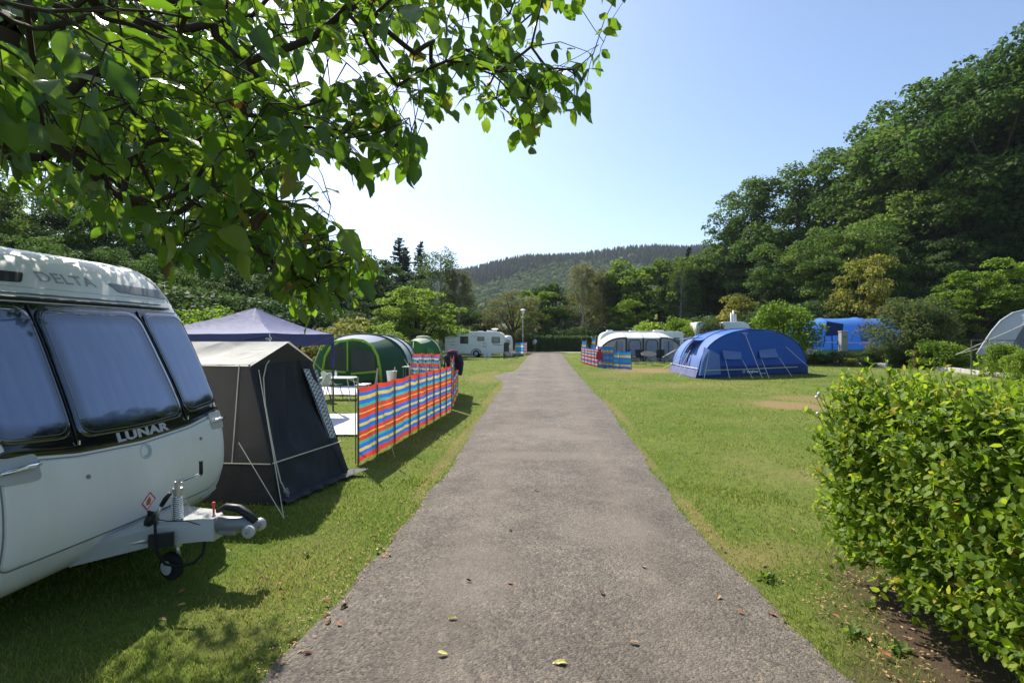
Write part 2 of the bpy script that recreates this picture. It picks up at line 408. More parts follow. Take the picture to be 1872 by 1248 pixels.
simple('pale_gravel', (0.36, 0.33, 0.28), 0.95, vary=0.25, scale=3.0, bmp=0.4, bscale=30, spec=0.1)
mb = MB(); rows = []
for x in np.arange(-14, 16.1, 0.8):
    w = 0.15 * mnoise.noise(Vector((x * 0.6, 2, 0)))
    rows.append([(x, 60.2 + w, 0.012), (x, 61.6 + w, 0.03), (x, 63.2 + w * 1.5, 0.012)])
mb.grid(rows); tag(mb.build('cross_path', 'pale_gravel', smooth=True), 'pale gravel path crossing at the end of the track', kind='structure')

# ---- loose stones on the track
simple('stone_chip', (0.20, 0.18, 0.16), 0.9, vary=0.45, scale=9.0, spec=0.2)
n = 9000
yy = 2.2 * (18 / 2.2) ** rng.random(n); t = rng.random(n); edge = rng.random(n) < 0.55
xs = []
for y, q, e in zip(yy, t, edge):
    l, r = road_edges(y)
    if e: xs.append((l + abs(rng.normal(0, 0.16)) if q < 0.5 else r - abs(rng.normal(0, 0.18))) + rng.normal(0, 0.03))
    else: xs.append(l + (r - l) * q)
xs = np.array(xs); s = (0.0022 + 0.0042 * rng.random(n) ** 2.5) * (0.75 + yy * 0.11)
base = np.array([(1, 0, 0), (0.2, 0.9, 0.1), (-0.8, 0.5, 0), (-0.7, -0.6, 0.1), (0.3, -0.9, 0), (0.1, 0.05, 0.75)])
fc = np.array([(0, 1, 5), (1, 2, 5), (2, 3, 5), (3, 4, 5), (4, 0, 5)])
a = rng.random(n) * 6.28; ca, sa = np.cos(a), np.sin(a); jit = 1 + 0.35 * rng.standard_normal((n, 6, 3))
b3 = base[None] * jit * s[:, None, None]
vx = b3[..., 0] * ca[:, None] - b3[..., 1] * sa[:, None]; vy = b3[..., 0] * sa[:, None] + b3[..., 1] * ca[:, None]
lr = np.array([road_edges(y) for y in yy]); tt = np.clip((xs - lr[:, 0]) / (lr[:, 1] - lr[:, 0]), 0, 1)
zz = 0.005 + 0.035 * (1 - (2 * tt - 1) ** 4)
vv = np.stack([vx + xs[:, None], vy + yy[:, None], np.abs(b3[..., 2]) + zz[:, None]], -1).reshape(-1, 3)
ff = (fc[None] + (np.arange(n) * 6)[:, None, None]).reshape(-1, 3)
tag(link('loose_gravel', np_mesh('loose_gravel', vv, ff), 'stone_chip'), 'loose stone chips scattered on the track', 'gravel', kind='stuff')

# ---- grass blades (dense near the camera, thinning with distance)
m = leafmat('grass_blade', [(0.0, (0.055, 0.095, 0.010)), (0.45, (0.112, 0.168, 0.027)), (0.8, (0.185, 0.215, 0.050)), (1.0, (0.34, 0.28, 0.11))],
        [(0.0, (0.17, 0.29, 0.03)), (0.5, (0.31, 0.43, 0.055)), (0.8, (0.48, 0.51, 0.10)), (1.0, (0.55, 0.43, 0.16))], trans=0.42, rough=0.55, spec=0.25)
def in_block(x, y):                # ground that carries no grass: mats and tent floors
    b = np.zeros(len(x), bool)
    for x0, x1, y0, y1 in NOGRASS: b |= (x > x0) & (x < x1) & (y > y0) & (y < y1)
    return b
NOGRASS = [(-5.4, -3.0, 5.75, 6.95), (-4.9, -3.1, 9.8, 11.9)]
def blades(n, r0, r1, hmin, hmax, wk, name, seg2):
    r = r0 * (r1 / r0) ** rng.random(n); a = (rng.random(n) - 0.5) * R(124) + YAW
    x = -r * np.sin(a); y = r * np.cos(a)
    l = np.array([road_edges(q)[0] for q in np.linspace(0, 60, 600)]); rr = np.array([road_edges(q)[1] for q in np.linspace(0, 60, 600)])
    yi = np.clip((y / 60 * 599).astype(int), 0, 599)
    jl = 0.10 * rng.standard_normal(n) * (rng.random(n) < 0.35)
    ok = ((x < l[yi] + 0.015 + jl) | (x > rr[yi] - 0.015 + jl)) & (y > 1.2) & ~in_block(x, y) & (x < kerb_x(y) - 0.2)
    dead = mask_at(x, y, DEAD); soil = mask_at(x, y, SOIL)
    clump = np.array([mnoise.noise(Vector((p * 1.7, q * 1.7, 0))) for p, q in zip(x, y)])
    keep = rng.random(n) > np.maximum(np.maximum(dead * 0.72, soil * 0.93), 0.25 * (clump < -0.15))
    ok &= keep; x, y, r, clump, dead = x[ok], y[ok], r[ok], clump[ok], dead[ok]; n = len(x)
    h = (hmin + (hmax - hmin) * rng.random(n)) * (1 + 0.5 * clump) * (1 - 0.45 * dead); w = wk * r * (0.7 + 0.6 * rng.random(n))
    th = rng.random(n) * 6.283; ln = h * (0.25 + 0.9 * rng.random(n)); la = rng.random(n) * 6.283
    bx = np.cos(th) * w / 2; by = np.sin(th) * w / 2; z0 = terrain(x, y) - 0.004
    tx, ty = x + np.cos(la) * ln, y + np.sin(la) * ln
    tint = np.clip(0.42 + 0.22 * rng.standard_normal(n) + 0.25 * clump + 0.45 * dead + 0.35 * (rng.random(n) < 0.07), 0, 1)
    if seg2:
        mx_, my_ = x + np.cos(la) * ln * 0.32, y + np.sin(la) * ln * 0.32
        V = np.stack([np.stack([x - bx, y - by, z0], -1), np.stack([x + bx, y + by, z0], -1), np.stack([mx_ + bx * .8, my_ + by * .8, z0 + h * .62], -1),
                      np.stack([mx_ - bx * .8, my_ - by * .8, z0 + h * .62], -1), np.stack([tx, ty, z0 + h], -1)], 1)
        F = np.array([(0, 1, 2), (0, 2, 3), (3, 2, 4)])[None] + (np.arange(n) * 5)[:, None, None]; k = 5
    else:
        V = np.stack([np.stack([x - bx, y - by, z0], -1), np.stack([x + bx, y + by, z0], -1), np.stack([tx, ty, z0 + h], -1)], 1)
        F = np.array([(0, 1, 2)])[None] + (np.arange(n) * 3)[:, None, None]; k = 3
    me = np_mesh(name, V.reshape(-1, 3), F.reshape(-1, 3), tint=np.repeat(tint, k))
    return tag(link(name, me, 'grass_blade'), 'short mown grass blades on the pitch', 'grass', kind='stuff')
blades(150000, 2.0, 7.0, 0.022, 0.052, 0.00125, 'grass', True)
blades(210000, 6.5, 46.0, 0.022, 0.050, 0.00145, 'grass', False)

# ---- far hill
m, nt, bs = newmat('forest_floor')
geo = N(nt, 'ShaderNodeNewGeometry'); pos = geo.outputs['Position']; f = nz(0.05, 8, 0.7)
nt.links.new(mixc(nt, (0.020, 0.032, 0.014), (0.050, 0.070, 0.025), f), bs.inputs['Base Color']); bs.inputs['Roughness'].default_value = 1.0
RIDGE_U = [-400, 200, 600, 700, 850, 950, 1100, 1200, 1330, 1600, 2300]; RIDGE_V = [560, 540, 528, 522, 504, 489, 477, 470, 463, 455, 450]
def hill_z(x, y):
    u = 994 + x / np.maximum(y, 1) * 936
    top = (615 - np.interp(u, RIDGE_U, RIDGE_V)) * 900 / 936 * np.clip(900 / 900, 0, 1)
    prof = 0.10 * sstep(200, 330, y) + 0.90 * sstep(300, 930, y) ** 1.05
    und = 1 + (0.06 * np.sin(x * 0.013 + 1) * np.sin(y * 0.01) + 0.05 * np.sin(x * 0.031 + y * 0.012)) * (1 - sstep(700, 900, y))
    return top * prof * und * (y < 2000) * (1 - 0.7 * sstep(960, 1500, y)) - 1.5 + 0.0 * x
hx = np.linspace(-900, 1100, 101); hy = np.concatenate([np.linspace(190, 980, 60), np.linspace(1000, 1800, 12)])
X, Y = np.meshgrid(hx, hy); Z = hill_z(X, Y); nx_ = len(hx); ii = np.arange(len(hy) - 1)[:, None] * nx_ + np.arange(nx_ - 1)[None]
tag(link('hill', np_mesh('hill', np.stack([X, Y, Z], -1).reshape(-1, 3), np.stack([ii, ii + 1, ii + nx_ + 1, ii + nx_], -1).reshape(-1, 4), smooth=True), 'forest_floor'), 'wooded hill rising beyond the campsite', kind='structure')
leafmat('far_conifer', [(0, (0.022, 0.055, 0.022)), (0.6, (0.042, 0.092, 0.034)), (1, (0.075, 0.130, 0.045))], [(0, (0.02, 0.04, 0.015)), (1, (0.05, 0.08, 0.02))], trans=0.15, rough=0.8, spec=0.1)
leafmat('far_broadleaf', [(0, (0.036, 0.080, 0.016)), (0.6, (0.068, 0.125, 0.026)), (1, (0.12, 0.18, 0.04))], [(0, (0.06, 0.11, 0.02)), (1, (0.16, 0.20, 0.05))], trans=0.3, rough=0.8, spec=0.1)
n = 12000
yy = 330 + 640 * rng.random(n) ** 0.8; uu = 600 + 860 * rng.random(n); xx = (uu - 994) / 936 * yy
# broadleaved woodland low on the left part of the slope, conifer plantation above and to the right
split = 560 + 0.55 * (300 - xx) * 0.5 + 60 * np.sin(xx * 0.02)
con = (yy > split + 25 * rng.standard_normal(n))
def far_cones(x, y):
    n = len(x); h = 13 + 8 * rng.random(n); r = h * 0.17; z = hill_z(x, y) - 1.0; V = []; F = []; k = 5
    a = np.arange(k) * 6.283 / k
    prof = [(0.02, 1.0), (0.30, 0.60), (0.55, 0.62), (0.62, 0.30), (1.0, 0.22)]     # (relative radius, height)
    prof = [(1.0, 0.12), (0.52, 0.45), (0.72, 0.43), (0.30, 0.74), (0.42, 0.72), (0.02, 1.0)]
    rot = rng.random(n) * 6.28
    V = np.stack([np.stack([x[:, None] + r[:, None] * q * np.cos(a[None] + rot[:, None]) * (1 + 0.25 * rng.standard_normal((n, k))),
                            y[:, None] + r[:, None] * q * np.sin(a[None] + rot[:, None]) * (1 + 0.25 * rng.standard_normal((n, k))),
                            (z + h * hh_)[:, None] + 0.5 * rng.standard_normal((n, k))], -1) for q, hh_ in prof], 1).reshape(n, -1, 3)
    f = []
    for i in range(len(prof) - 1):
        for j in range(k): f.append((i * k + j, i * k + (j + 1) % k, (i + 1) * k + (j + 1) % k, (i + 1) * k + j))
    F = np.array(f)[None] + (np.arange(n) * k * len(prof))[:, None, None]
    tint = np.repeat(np.clip(0.5 + 0.28 * rng.standard_normal(n) + 0.25 * np.sin(x * 0.02) , 0, 1), k * len(prof))
    return np_mesh('conifer_plantation', V.reshape(-1, 3), F.reshape(-1, 4), tint=tint)
tag(link('conifer_plantation', far_cones(xx[con], yy[con]), 'far_conifer'), 'dark conifer plantation covering the far hill', 'forest', kind='stuff')
bx_, by_ = xx[~con], yy[~con]; n = len(bx_); L = 26
r = 4.2 + 2.6 * rng.random(n); cz = hill_z(bx_, by_) + 4.5 + r * 0.6
d = rng.standard_normal((n, L, 3)); d /= np.linalg.norm(d, axis=-1, keepdims=True); d[..., 2] = np.abs(d[..., 2]) * 1.0 - 0.15
c = np.stack([bx_, by_, cz], -1)[:, None] + d * r[:, None, None] * np.array([1, 1, 0.95]) * (0.85 + 0.25 * rng.random((n, L, 1)))
t1 = np.cross(d, rng.standard_normal((n, L, 3))); t1 /= np.linalg.norm(t1, axis=-1, keepdims=True); t2 = np.cross(d, t1)
sz = (r * 0.42)[:, None, None] * (0.6 + 0.7 * rng.random((n, L, 1)))
V = np.stack([c + t1 * sz, c + t2 * sz + d * sz * .1, c - t1 * sz, c - t2 * sz - d * sz * .2], 2).reshape(-1, 3)
tint = np.repeat(np.clip(0.45 + 0.25 * np.repeat(rng.standard_normal(n), L) + 0.12 * rng.standard_normal(n * L), 0, 1), 4)
tag(link('broadleaf_wood', np_mesh('broadleaf_wood', V, np.arange(len(V)).reshape(-1, 4), tint=tint), 'far_broadleaf'), 'lighter broadleaved wood low on the far hill', 'forest', kind='stuff')
# ================================================================== TREES AND SHRUBS
simple('bark', (0.085, 0.065, 0.048), 0.95, vary=0.4, scale=5.0, bmp=0.8, bscale=18, spec=0.1)
simple('birch_bark', (0.36, 0.34, 0.30), 0.85, vary=0.35, scale=7.0, bmp=0.4, bscale=20, spec=0.1)
simple('twig', (0.055, 0.040, 0.028), 0.9, vary=0.3, scale=12.0, spec=0.15)
def lm(name, d, m_, l, tr=0.32, td=2.3):
    f = lambda c: tuple(min(1, x * k) for x, k in zip(c, (td, td * 1.02, td * 0.75)))
    leafmat(name, [(0, d), (0.5, m_), (1, l)], [(0, f(d)), (0.5, f(m_)), (1, f(l))], trans=tr, rough=0.62, spec=0.14, objrand=0.6)
lm('oak_leaf', (0.032, 0.066, 0.014), (0.066, 0.118, 0.022), (0.130, 0.175, 0.034), tr=0.36)
lm('ash_leaf', (0.030, 0.060, 0.010), (0.060, 0.105, 0.018), (0.110, 0.150, 0.030), tr=0.4)
lm('lime_leaf', (0.070, 0.120, 0.012), (0.120, 0.185, 0.020), (0.190, 0.235, 0.038), tr=0.48)
lm('gold_leaf', (0.100, 0.110, 0.016), (0.190, 0.185, 0.035), (0.270, 0.235, 0.060), tr=0.4)
lm('olive_leaf', (0.055, 0.060, 0.018), (0.095, 0.098, 0.030), (0.150, 0.140, 0.050), tr=0.4)
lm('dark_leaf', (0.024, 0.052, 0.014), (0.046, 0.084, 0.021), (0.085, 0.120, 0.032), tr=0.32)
lm('needle', (0.010, 0.020, 0.010), (0.020, 0.036, 0.016), (0.036, 0.056, 0.022), tr=0.15)
lm('bramble_leaf', (0.026, 0.052, 0.012), (0.052, 0.088, 0.022), (0.120, 0.115, 0.045), tr=0.35)

def leaf_cloud(name, cent, nrm, size, tint, aspect=0.62, bend=0.18):
    """one bent diamond per leaf"""
    n = len(cent); nrm = nrm / np.linalg.norm(nrm, axis=1, keepdims=True)
    t1 = np.cross(nrm, rng.standard_normal((n, 3))); t1 /= np.linalg.norm(t1, axis=1, keepdims=True); t2 = np.cross(nrm, t1)
    s = size[:, None]
    V = np.stack([cent + t1 * s, cent + t2 * s * aspect - nrm * s * bend, cent - t1 * s * 0.9 - nrm * s * bend * 0.6, cent - t2 * s * aspect - nrm * s * bend], 1).reshape(-1, 3)
    F = np.arange(n * 4).reshape(n, 4); F = np.concatenate([F[:, [0, 1, 2]], F[:, [0, 2, 3]]])
    return np_mesh(name, V, F, tint=np.repeat(np.clip(tint, 0, 1), 4))

def lobes_broad(seed, nl, rx, rz, cz, lr, flat=0.0, lean=0.0):
    g = np.random.default_rng(seed); out = []
    for i in range(nl):
        d = g.standard_normal(3); d /= np.linalg.norm(d)
        if d[2] < -0.92: d[2] *= -0.6
        rr = (0.35 + 0.65 * g.random() ** 0.5)
        w = 1.0 + 0.10 * max(0, -d[2])
        c = np.array([d[0] * rx * rr * w, d[1] * rx * rr * w, cz + d[2] * rz * rr])
        c[0] += lean * (c[2] - cz)
        out.append((c, lr * (0.65 + 0.7 * g.random())))
    return out
def clumpy(seed, nl, rx, rz, cz, lr, nsub, sr):
    """big boughs, each a cauliflower of small clumps"""
    g = np.random.default_rng(seed); out = []
    for i in range(nl):
        d = g.standard_normal(3); d /= np.linalg.norm(d)
        if d[2] < -0.9: d[2] *= -0.6
        rr = 0.62 + 0.38 * g.random() ** 0.6 if i > nl * 0.2 else 0.35 * g.random()
        c = np.array([d[0] * rx * rr, d[1] * rx * rr, cz + d[2] * rz * rr]); r = lr * (0.7 + 0.6 * g.random())
        for k in range(nsub):
            e = g.standard_normal(3); e /= np.linalg.norm(e); e[2] = e[2] if e[2] > -0.35 else -e[2] * 0.6
            out.append((c + e * r * (0.75 + .25 * g.random()) * np.array([1, 1, 0.8]), sr * (0.6 + 0.8 * g.random())))
    return out
def crown(name, seed, lobes, per, leaf, updroop=0.35, squash=0.72, flip=-0.3):
    g = np.random.default_rng(seed); C = []; Nn = []; S = []; T = []
    for c, r in lobes:
        k = int(per * (r ** 2) / (np.mean([q[1] for q in lobes]) ** 2)) + 8
        d = g.standard_normal((k, 3)); d /= np.linalg.norm(d, axis=1, keepdims=True); d[:, 2] = np.where(d[:, 2] < flip, -d[:, 2] * 0.8, d[:, 2])
        rad = r * (0.55 + 0.5 * g.random(k) ** 0.5)
        # ragged tufts poking out of the lobe
        rad *= np.where(g.random(k) < 0.10, 1.25, 1.0)
        p = c + d * rad[:, None] * np.array([1, 1, squash]); C.append(p)
        Nn.append(d * 0.7 + np.array([0, 0, updroop]) + 0.65 * g.standard_normal((k, 3))); S.append(leaf * (0.6 + 0.8 * g.random(k)))
        T.append(0.45 + 0.14 * g.standard_normal(k) + 0.16 * g.standard_normal())
    return leaf_cloud(name, np.concatenate(C), np.concatenate(Nn), np.concatenate(S), np.concatenate(T))
def trunk_mesh(seed, h, r, lobes, nb=9):
    g = random.Random(seed); mb = MB(); pts = []; x = y = 0
    for i in range(7):
        t = i / 6; pts.append((x, y, -0.3 + t * h)); x += g.uniform(-.12, .12) * r * 3; y += g.uniform(-.12, .12) * r * 3
    mb.tube(pts, [r * (1.35 - 1.0 * i / 6) if i else r * 1.7 for i in range(7)], 8)
    ls = lobes[::max(1, len(lobes) // nb)][:nb]
    for c, lr in ls:
        z0 = min(c[2] * g.uniform(0.35, 0.6), h * 0.9); a = Vector((0, 0, z0)); b = Vector(c); m_ = (a + b) / 2 + Vector((g.uniform(-.3, .3), g.uniform(-.3, .3), lr * 0.3))
        mb.tube([a, m_, b], [r * 0.5, r * 0.3, r * 0.1], 5)
    me = bpy.data.meshes.new('trunk'); me.from_pydata(mb.v, [], mb.f); me.polygons.foreach_set('use_smooth', [True] * len(me.polygons)); return me
TREES = {}
def make_kind(kind, seed, h, nl, rx, rz, cz, lr, per, leaf, lmat, bark='bark', tr=0.28, th=0.75, **kw):
    lb = clumpy(seed, nl, rx, rz, cz, lr, kw['nsub'], kw['sr']) if 'nsub' in kw else lobes_broad(seed, nl, rx, rz, cz, lr, **{k: v for k, v in kw.items() if k in ('lean',)})
    cm = crown('crown_' + kind, seed, lb, per, leaf, **{k: v for k, v in kw.items() if k in ('updroop', 'squash')}, flip=-0.3 if not kind.startswith('shrub') else -1.1)
    tm = trunk_mesh(seed, h * th, tr, lb); cm.materials.append(MATS[lmat]); tm.materials.append(MATS[bark])
    top = max(v.co.z for v in cm.vertices); TREES[kind] = (cm, tm, top, lmat)
# height ~ 14 m originals
make_kind('oak_a', 21, 22, 36, 6.4, 8.8, 10.6, 2.5, 75, 0.165, 'oak_leaf', tr=0.4, nsub=9, sr=0.95, squash=0.92)
make_kind('oak_b', 22, 22, 40, 7.4, 8.4, 10.2, 2.5, 75, 0.165, 'oak_leaf', tr=0.4, nsub=9, sr=0.95, squash=0.92)
make_kind('oak_c', 23, 22, 34, 5.6, 9.4, 11.0, 2.5, 75, 0.165, 'oak_leaf', tr=0.4, nsub=9, sr=0.95, squash=0.92)
make_kind('ash_a', 31, 12, 26, 2.9, 4.8, 5.8, 1.35, 52, 0.13, 'ash_leaf', squash=0.9, nsub=7, sr=0.55)
make_kind('ash_b', 32, 12, 28, 3.4, 4.6, 5.5, 1.35, 52, 0.13, 'ash_leaf', squash=0.9, nsub=7, sr=0.55)
make_kind('lime_a', 41, 10, 28, 3.2, 3.9, 4.6, 1.15, 60, 0.115, 'lime_leaf', nsub=7, sr=0.5)
make_kind('lime_b', 42, 10, 26, 2.9, 4.2, 4.8, 1.15, 60, 0.115, 'lime_leaf', nsub=7, sr=0.5)
make_kind('gold_a', 51, 8, 44, 2.4, 3.4, 3.9, 0.8, 130, 0.12, 'gold_leaf')
make_kind('olive_a', 61, 9, 66, 3.0, 3.9, 4.7, 0.85, 140, 0.095, 'olive_leaf')
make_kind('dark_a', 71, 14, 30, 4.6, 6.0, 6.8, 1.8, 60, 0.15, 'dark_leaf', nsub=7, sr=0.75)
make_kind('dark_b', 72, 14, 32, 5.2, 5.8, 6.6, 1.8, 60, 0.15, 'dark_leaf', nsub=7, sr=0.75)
# shrubs
make_kind('shrub_round', 81, 2.4, 44, 0.95, 1.05, 1.10, 0.34, 150, 0.050, 'lime_leaf', tr=0.05)
make_kind('shrub_dark', 82, 2.8, 48, 1.3, 1.25, 1.3, 0.38, 140, 0.055, 'bramble_leaf', tr=0.05)
make_kind('shrub_gold', 83, 2.6, 44, 1.15, 1.15, 1.2, 0.38, 140, 0.055, 'gold_leaf', tr=0.05)
make_kind('shrub_tall', 84, 4.2, 72, 1.7, 2.0, 2.05, 0.50, 150, 0.075, 'lime_leaf', tr=0.08)
make_kind('shrub_wild', 85, 4.6, 80, 2.0, 2.1, 2.2, 0.55, 150, 0.065, 'bramble_leaf', tr=0.08)

# --- birch: thin drooping sprays
def birch(kind, seed, leafm, h=14.0):
    g = np.random.default_rng(seed); gr = random.Random(seed); mb = MB(); C = []; Nn = []; S = []; T = []
    mb.tube([(0, 0, -.3), (0.1, 0, h * .3), (-.1, .1, h * .6), (0.05, 0, h * .9)], [0.2, 0.15, 0.09, 0.02], 7)
    for i in range(95):
        t = gr.uniform(0.22, 0.97); z0 = h * t; a = gr.uniform(0, 6.283); L = (0.9 + 2.6 * (1 - t) ** 0.6) * gr.uniform(0.6, 1.2); up = gr.uniform(0.3, 1.5)
        p0 = Vector((0, 0, z0 * 0.92)); p1 = p0 + Vector((math.cos(a) * L * .6, math.sin(a) * L * .6, up)); p2 = p1 + Vector((math.cos(a) * L * .4, math.sin(a) * L * .4, -0.1))
        mb.tube([p0, p1, p2], [0.035, 0.02, 0.008], 4)
        for s_ in range(9):
            q = (0.35 + 0.65 * s_ / 8); b = p0.lerp(p1, q / 0.6) if q < 0.6 else p1.lerp(p2, (q - .6) / .4)
            dl = gr.uniform(0.5, 1.5)
            k = 12; tt = g.random(k); off = g.standard_normal((k, 3)) * 0.13
            C.append(np.array(b) + np.stack([np.zeros(k), np.zeros(k), -tt * dl + 0.15], -1) + off + np.array([math.cos(a), math.sin(a), 0]) * (tt[:, None] * 0.25))
            Nn.append(g.standard_normal((k, 3))); S.append(0.085 * (0.6 + 0.8 * g.random(k))); T.append(0.5 + 0.2 * g.standard_normal(k))
    cm = leaf_cloud('crown_' + kind, np.concatenate(C), np.concatenate(Nn), np.concatenate(S), np.concatenate(T))
    tm = bpy.data.meshes.new('trunk'); tm.from_pydata(mb.v, [], mb.f); cm.materials.append(MATS[leafm]); tm.materials.append(MATS['birch_bark'])
    TREES[kind] = (cm, tm, max(v.co.z for v in cm.vertices), leafm)
birch('birch_a', 91, 'olive_leaf'); birch('birch_b', 92, 'ash_leaf')
# --- spruce
def spruce(kind, seed, h=16.0, w=2.9):
    g = np.random.default_rng(seed); gr = random.Random(seed); mb = MB(); C = []; Nn = []; S = []
    mb.tube([(0, 0, -.3), (0, 0, h * .5), (0, 0, h * .99)], [0.25, 0.15, 0.015], 7)
    z = h * 0.10
    while z < h * 0.97:
        f = 1 - z / h; nb = 7 if f > 0.15 else 5
        for i in range(nb):
            a = gr.uniform(0, 6.283); L = (w * f ** 0.85 + 0.12) * gr.uniform(0.65, 1.15); dr = -0.12 * L if f > 0.5 else 0.18 * L
            p0 = np.array([0, 0, z]); p1 = p0 + np.array([math.cos(a) * L, math.sin(a) * L, dr])
            mb.tube([p0, (p0 + p1) / 2 + np.array([0, 0, -.08 * L]), p1 + np.array([0, 0, .08 * L])], [0.03, 0.02, 0.006], 3)
            k = int(16 * L) + 10; t = 0.1 + 0.9 * g.random(k); side = g.standard_normal(k) * 0.16 * L * (1.15 - t)
            q = p0 + (p1 - p0) * t[:, None] + np.stack([-math.sin(a) * side, math.cos(a) * side, -np.abs(g.standard_normal(k)) * 0.14 * (0.5 + L * .3) + .08 * L * t], -1)
            C.append(q); Nn.append(g.standard_normal((k, 3)) * 0.6 + np.array([0, 0, 0.6])); S.append(0.20 * (0.55 + 0.7 * g.random(k)))
        z += 0.30 + 0.16 * f
    C = np.concatenate(C); cm = leaf_cloud('crown_' + kind, C, np.concatenate(Nn), np.concatenate(S), 0.45 + 0.18 * g.standard_normal(len(C)), aspect=0.28)
    tm = bpy.data.meshes.new('trunk'); tm.from_pydata(mb.v, [], mb.f); cm.materials.append(MATS['needle']); tm.materials.append(MATS['bark'])
    TREES[kind] = (cm, tm, h, 'needle')
spruce('spruce_a', 101); spruce('spruce_b', 102, w=2.5)

def plant_tree(kind, name, label, cat, x, y, h, wide=1.0, rz=None, group=None, parts=('crown', 'trunk'), z=None, lean=0):
    cm, tm, top, lm_ = TREES[kind]; z0 = tz(x, y) if z is None else z
    sink = 0.13 if kind.startswith('shrub') else (0.07 if kind[:2] in ('li', 'as', 'ol', 'go') else 0.03)
    h = h * (1 + sink); z0 -= h * sink
    o = thing(name, label, cat, (x, y, z0), group); s = h / top
    o.scale = (s * wide, s * wide, s); o.rotation_euler = (0, lean, rnd.uniform(0, 6.28) if rz is None else rz)
    for nm, me in zip(parts, (cm, tm)):
        c = bpy.data.objects.new(nm, me); COL.objects.link(c); c.parent = o
    return o
def T(kind, u, vtop, Y, name, label, cat='tree', wide=1.0, group=None, parts=('crown', 'trunk'), **kw):
    p = P(u, 615, Y); top = P(u, vtop, Y).z; z0 = tz(p.x, Y); return plant_tree(kind, name, label, cat, p.x, Y, max(top - z0, 0.5), wide, group=group, parts=parts, **kw)

ORD = ['leftmost', 'second', 'third', 'fourth', 'fifth', 'sixth', 'seventh', 'eighth', 'ninth', 'tenth', 'eleventh', 'twelfth', 'thirteenth']
def ordl(i, n, side='left'):
    return '%s from the %s' % (ORD[i], side) if i else 'leftmost'
def rank(rows, test):
    q = sorted([r_ for r_ in rows if test(r_)], key=lambda r_: r_[1]); return {id(r_): i for i, r_ in enumerate(q)}
# ---- right-hand wooded hillside
GR = 'trees on the wooded hillside to the right'
right = [('oak_c', 1352, 445, 76, 1.0, 'dark oak at the left end of the hillside wood'),
         ('oak_a', 1395, 352, 75, 1.05, 'tall dark oak where the wood on the right drops to the tree line'),
         ('oak_b', 1462, 304, 74, 1.10, 'broad dark oak in the middle of the right-hand skyline'),
         ('oak_a', 1530, 292, 75, 1.05, None), ('oak_c', 1588, 246, 72, 1.10, None), ('oak_b', 1650, 214, 70, 1.1, None),
         ('ash_a', 1705, 188, 64, 1.35, 'paler green tree standing out near the top of the right-hand wood'), ('oak_a', 1752, 136, 63, 1.1, None), ('oak_b', 1815, 98, 58, 1.1, None),
         ('oak_c', 1868, 64, 56, 1.15, 'tallest oak at the right edge of the picture'), ('oak_a', 1940, 40, 54, 1.1, None),
         ('oak_b', 1490, 420, 54, 1.15, None), ('oak_a', 1560, 395, 52, 1.15, None), ('ash_b', 1640, 350, 60, 1.45, None), ('oak_c', 1700, 330, 60, 1.3, None),
         ('oak_b', 1770, 265, 58, 1.2, None), ('ash_a', 1830, 225, 56, 1.5, None), ('oak_a', 1915, 180, 54, 1.2, None),
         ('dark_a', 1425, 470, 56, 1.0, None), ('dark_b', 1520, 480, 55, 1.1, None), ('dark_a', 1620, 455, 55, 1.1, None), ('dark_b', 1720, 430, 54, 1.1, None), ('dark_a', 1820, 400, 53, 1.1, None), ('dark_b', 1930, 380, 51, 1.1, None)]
FRONT = {1490, 1560, 1640, 1700, 1770, 1830, 1915}
rk1 = rank(right, lambda r_: r_[5] is None and r_[0][0] != 'd' and r_[1] not in FRONT); rk2 = rank(right, lambda r_: r_[5] is None and r_[0][0] != 'd' and r_[1] in FRONT); rk3 = rank(right, lambda r_: r_[0][0] == 'd')
for row in right:
    k, u, v, Y, w, lab = row; i = id(row)
    if not lab:
        lab = ('green tree on the skyline of the right-hand wood, %s' % ordl(rk1[i], 5) if i in rk1 else
               'green tree halfway up the right-hand wood, %s' % ordl(rk2[i], 7) if i in rk2 else 'shaded dark tree at the foot of the right-hand wood, %s' % ordl(rk3[i], 6))
    T(k, u, v, Y, 'dark_tree' if k[0] == 'd' else ('ash_tree' if k[0] == 'a' else 'oak_tree'), lab, wide=w, group=GR)
# ---- tree line across the end of the field
GC = 'trees in the row across the end of the field'
centre = [('lime_b', 985, 545, 76, 1.0, 'yellow-green tree right of the lamp post'), ('ash_b', 1018, 530, 80, 1.0, None), ('birch_a', 1066, 492, 74, 1.0, 'feathery olive birch with drooping twigs in the tree line'),
          ('birch_a', 1100, 506, 76, 0.9, None), ('ash_a', 1130, 497, 78, 1.05, None), ('lime_a', 1168, 490, 80, 1.1, None), ('ash_b', 1205, 482, 74, 1.0, 'full green ash in the middle of the tree line'),
          ('birch_b', 1245, 490, 70, 1.0, 'pale-trunked slim tree behind the white awning'), ('spruce_b', 1258, 446, 92, 1.0, 'small conifer tip rising above the tree line'), ('ash_a', 1285, 462, 76, 1.15, None), ('ash_b', 1318, 468, 82, 1.1, None),
          ('dark_a', 1000, 575, 84, 1.0, None), ('dark_b', 1050, 560, 84, 1.0, None), ('dark_a', 1110, 550, 84, 1.0, None), ('dark_b', 1170, 545, 84, 1.0, None), ('dark_a', 1230, 540, 82, 1.0, None), ('dark_b', 1295, 530, 78, 1.0, None), ('lime_a', 1150, 560, 70, 0.8, None), ('dark_a', 955, 578, 86, 1.0, None)]
rk1 = rank(centre, lambda r_: r_[5] is None and r_[0][0] != 'd'); rk2 = rank(centre, lambda r_: r_[0][0] == 'd')
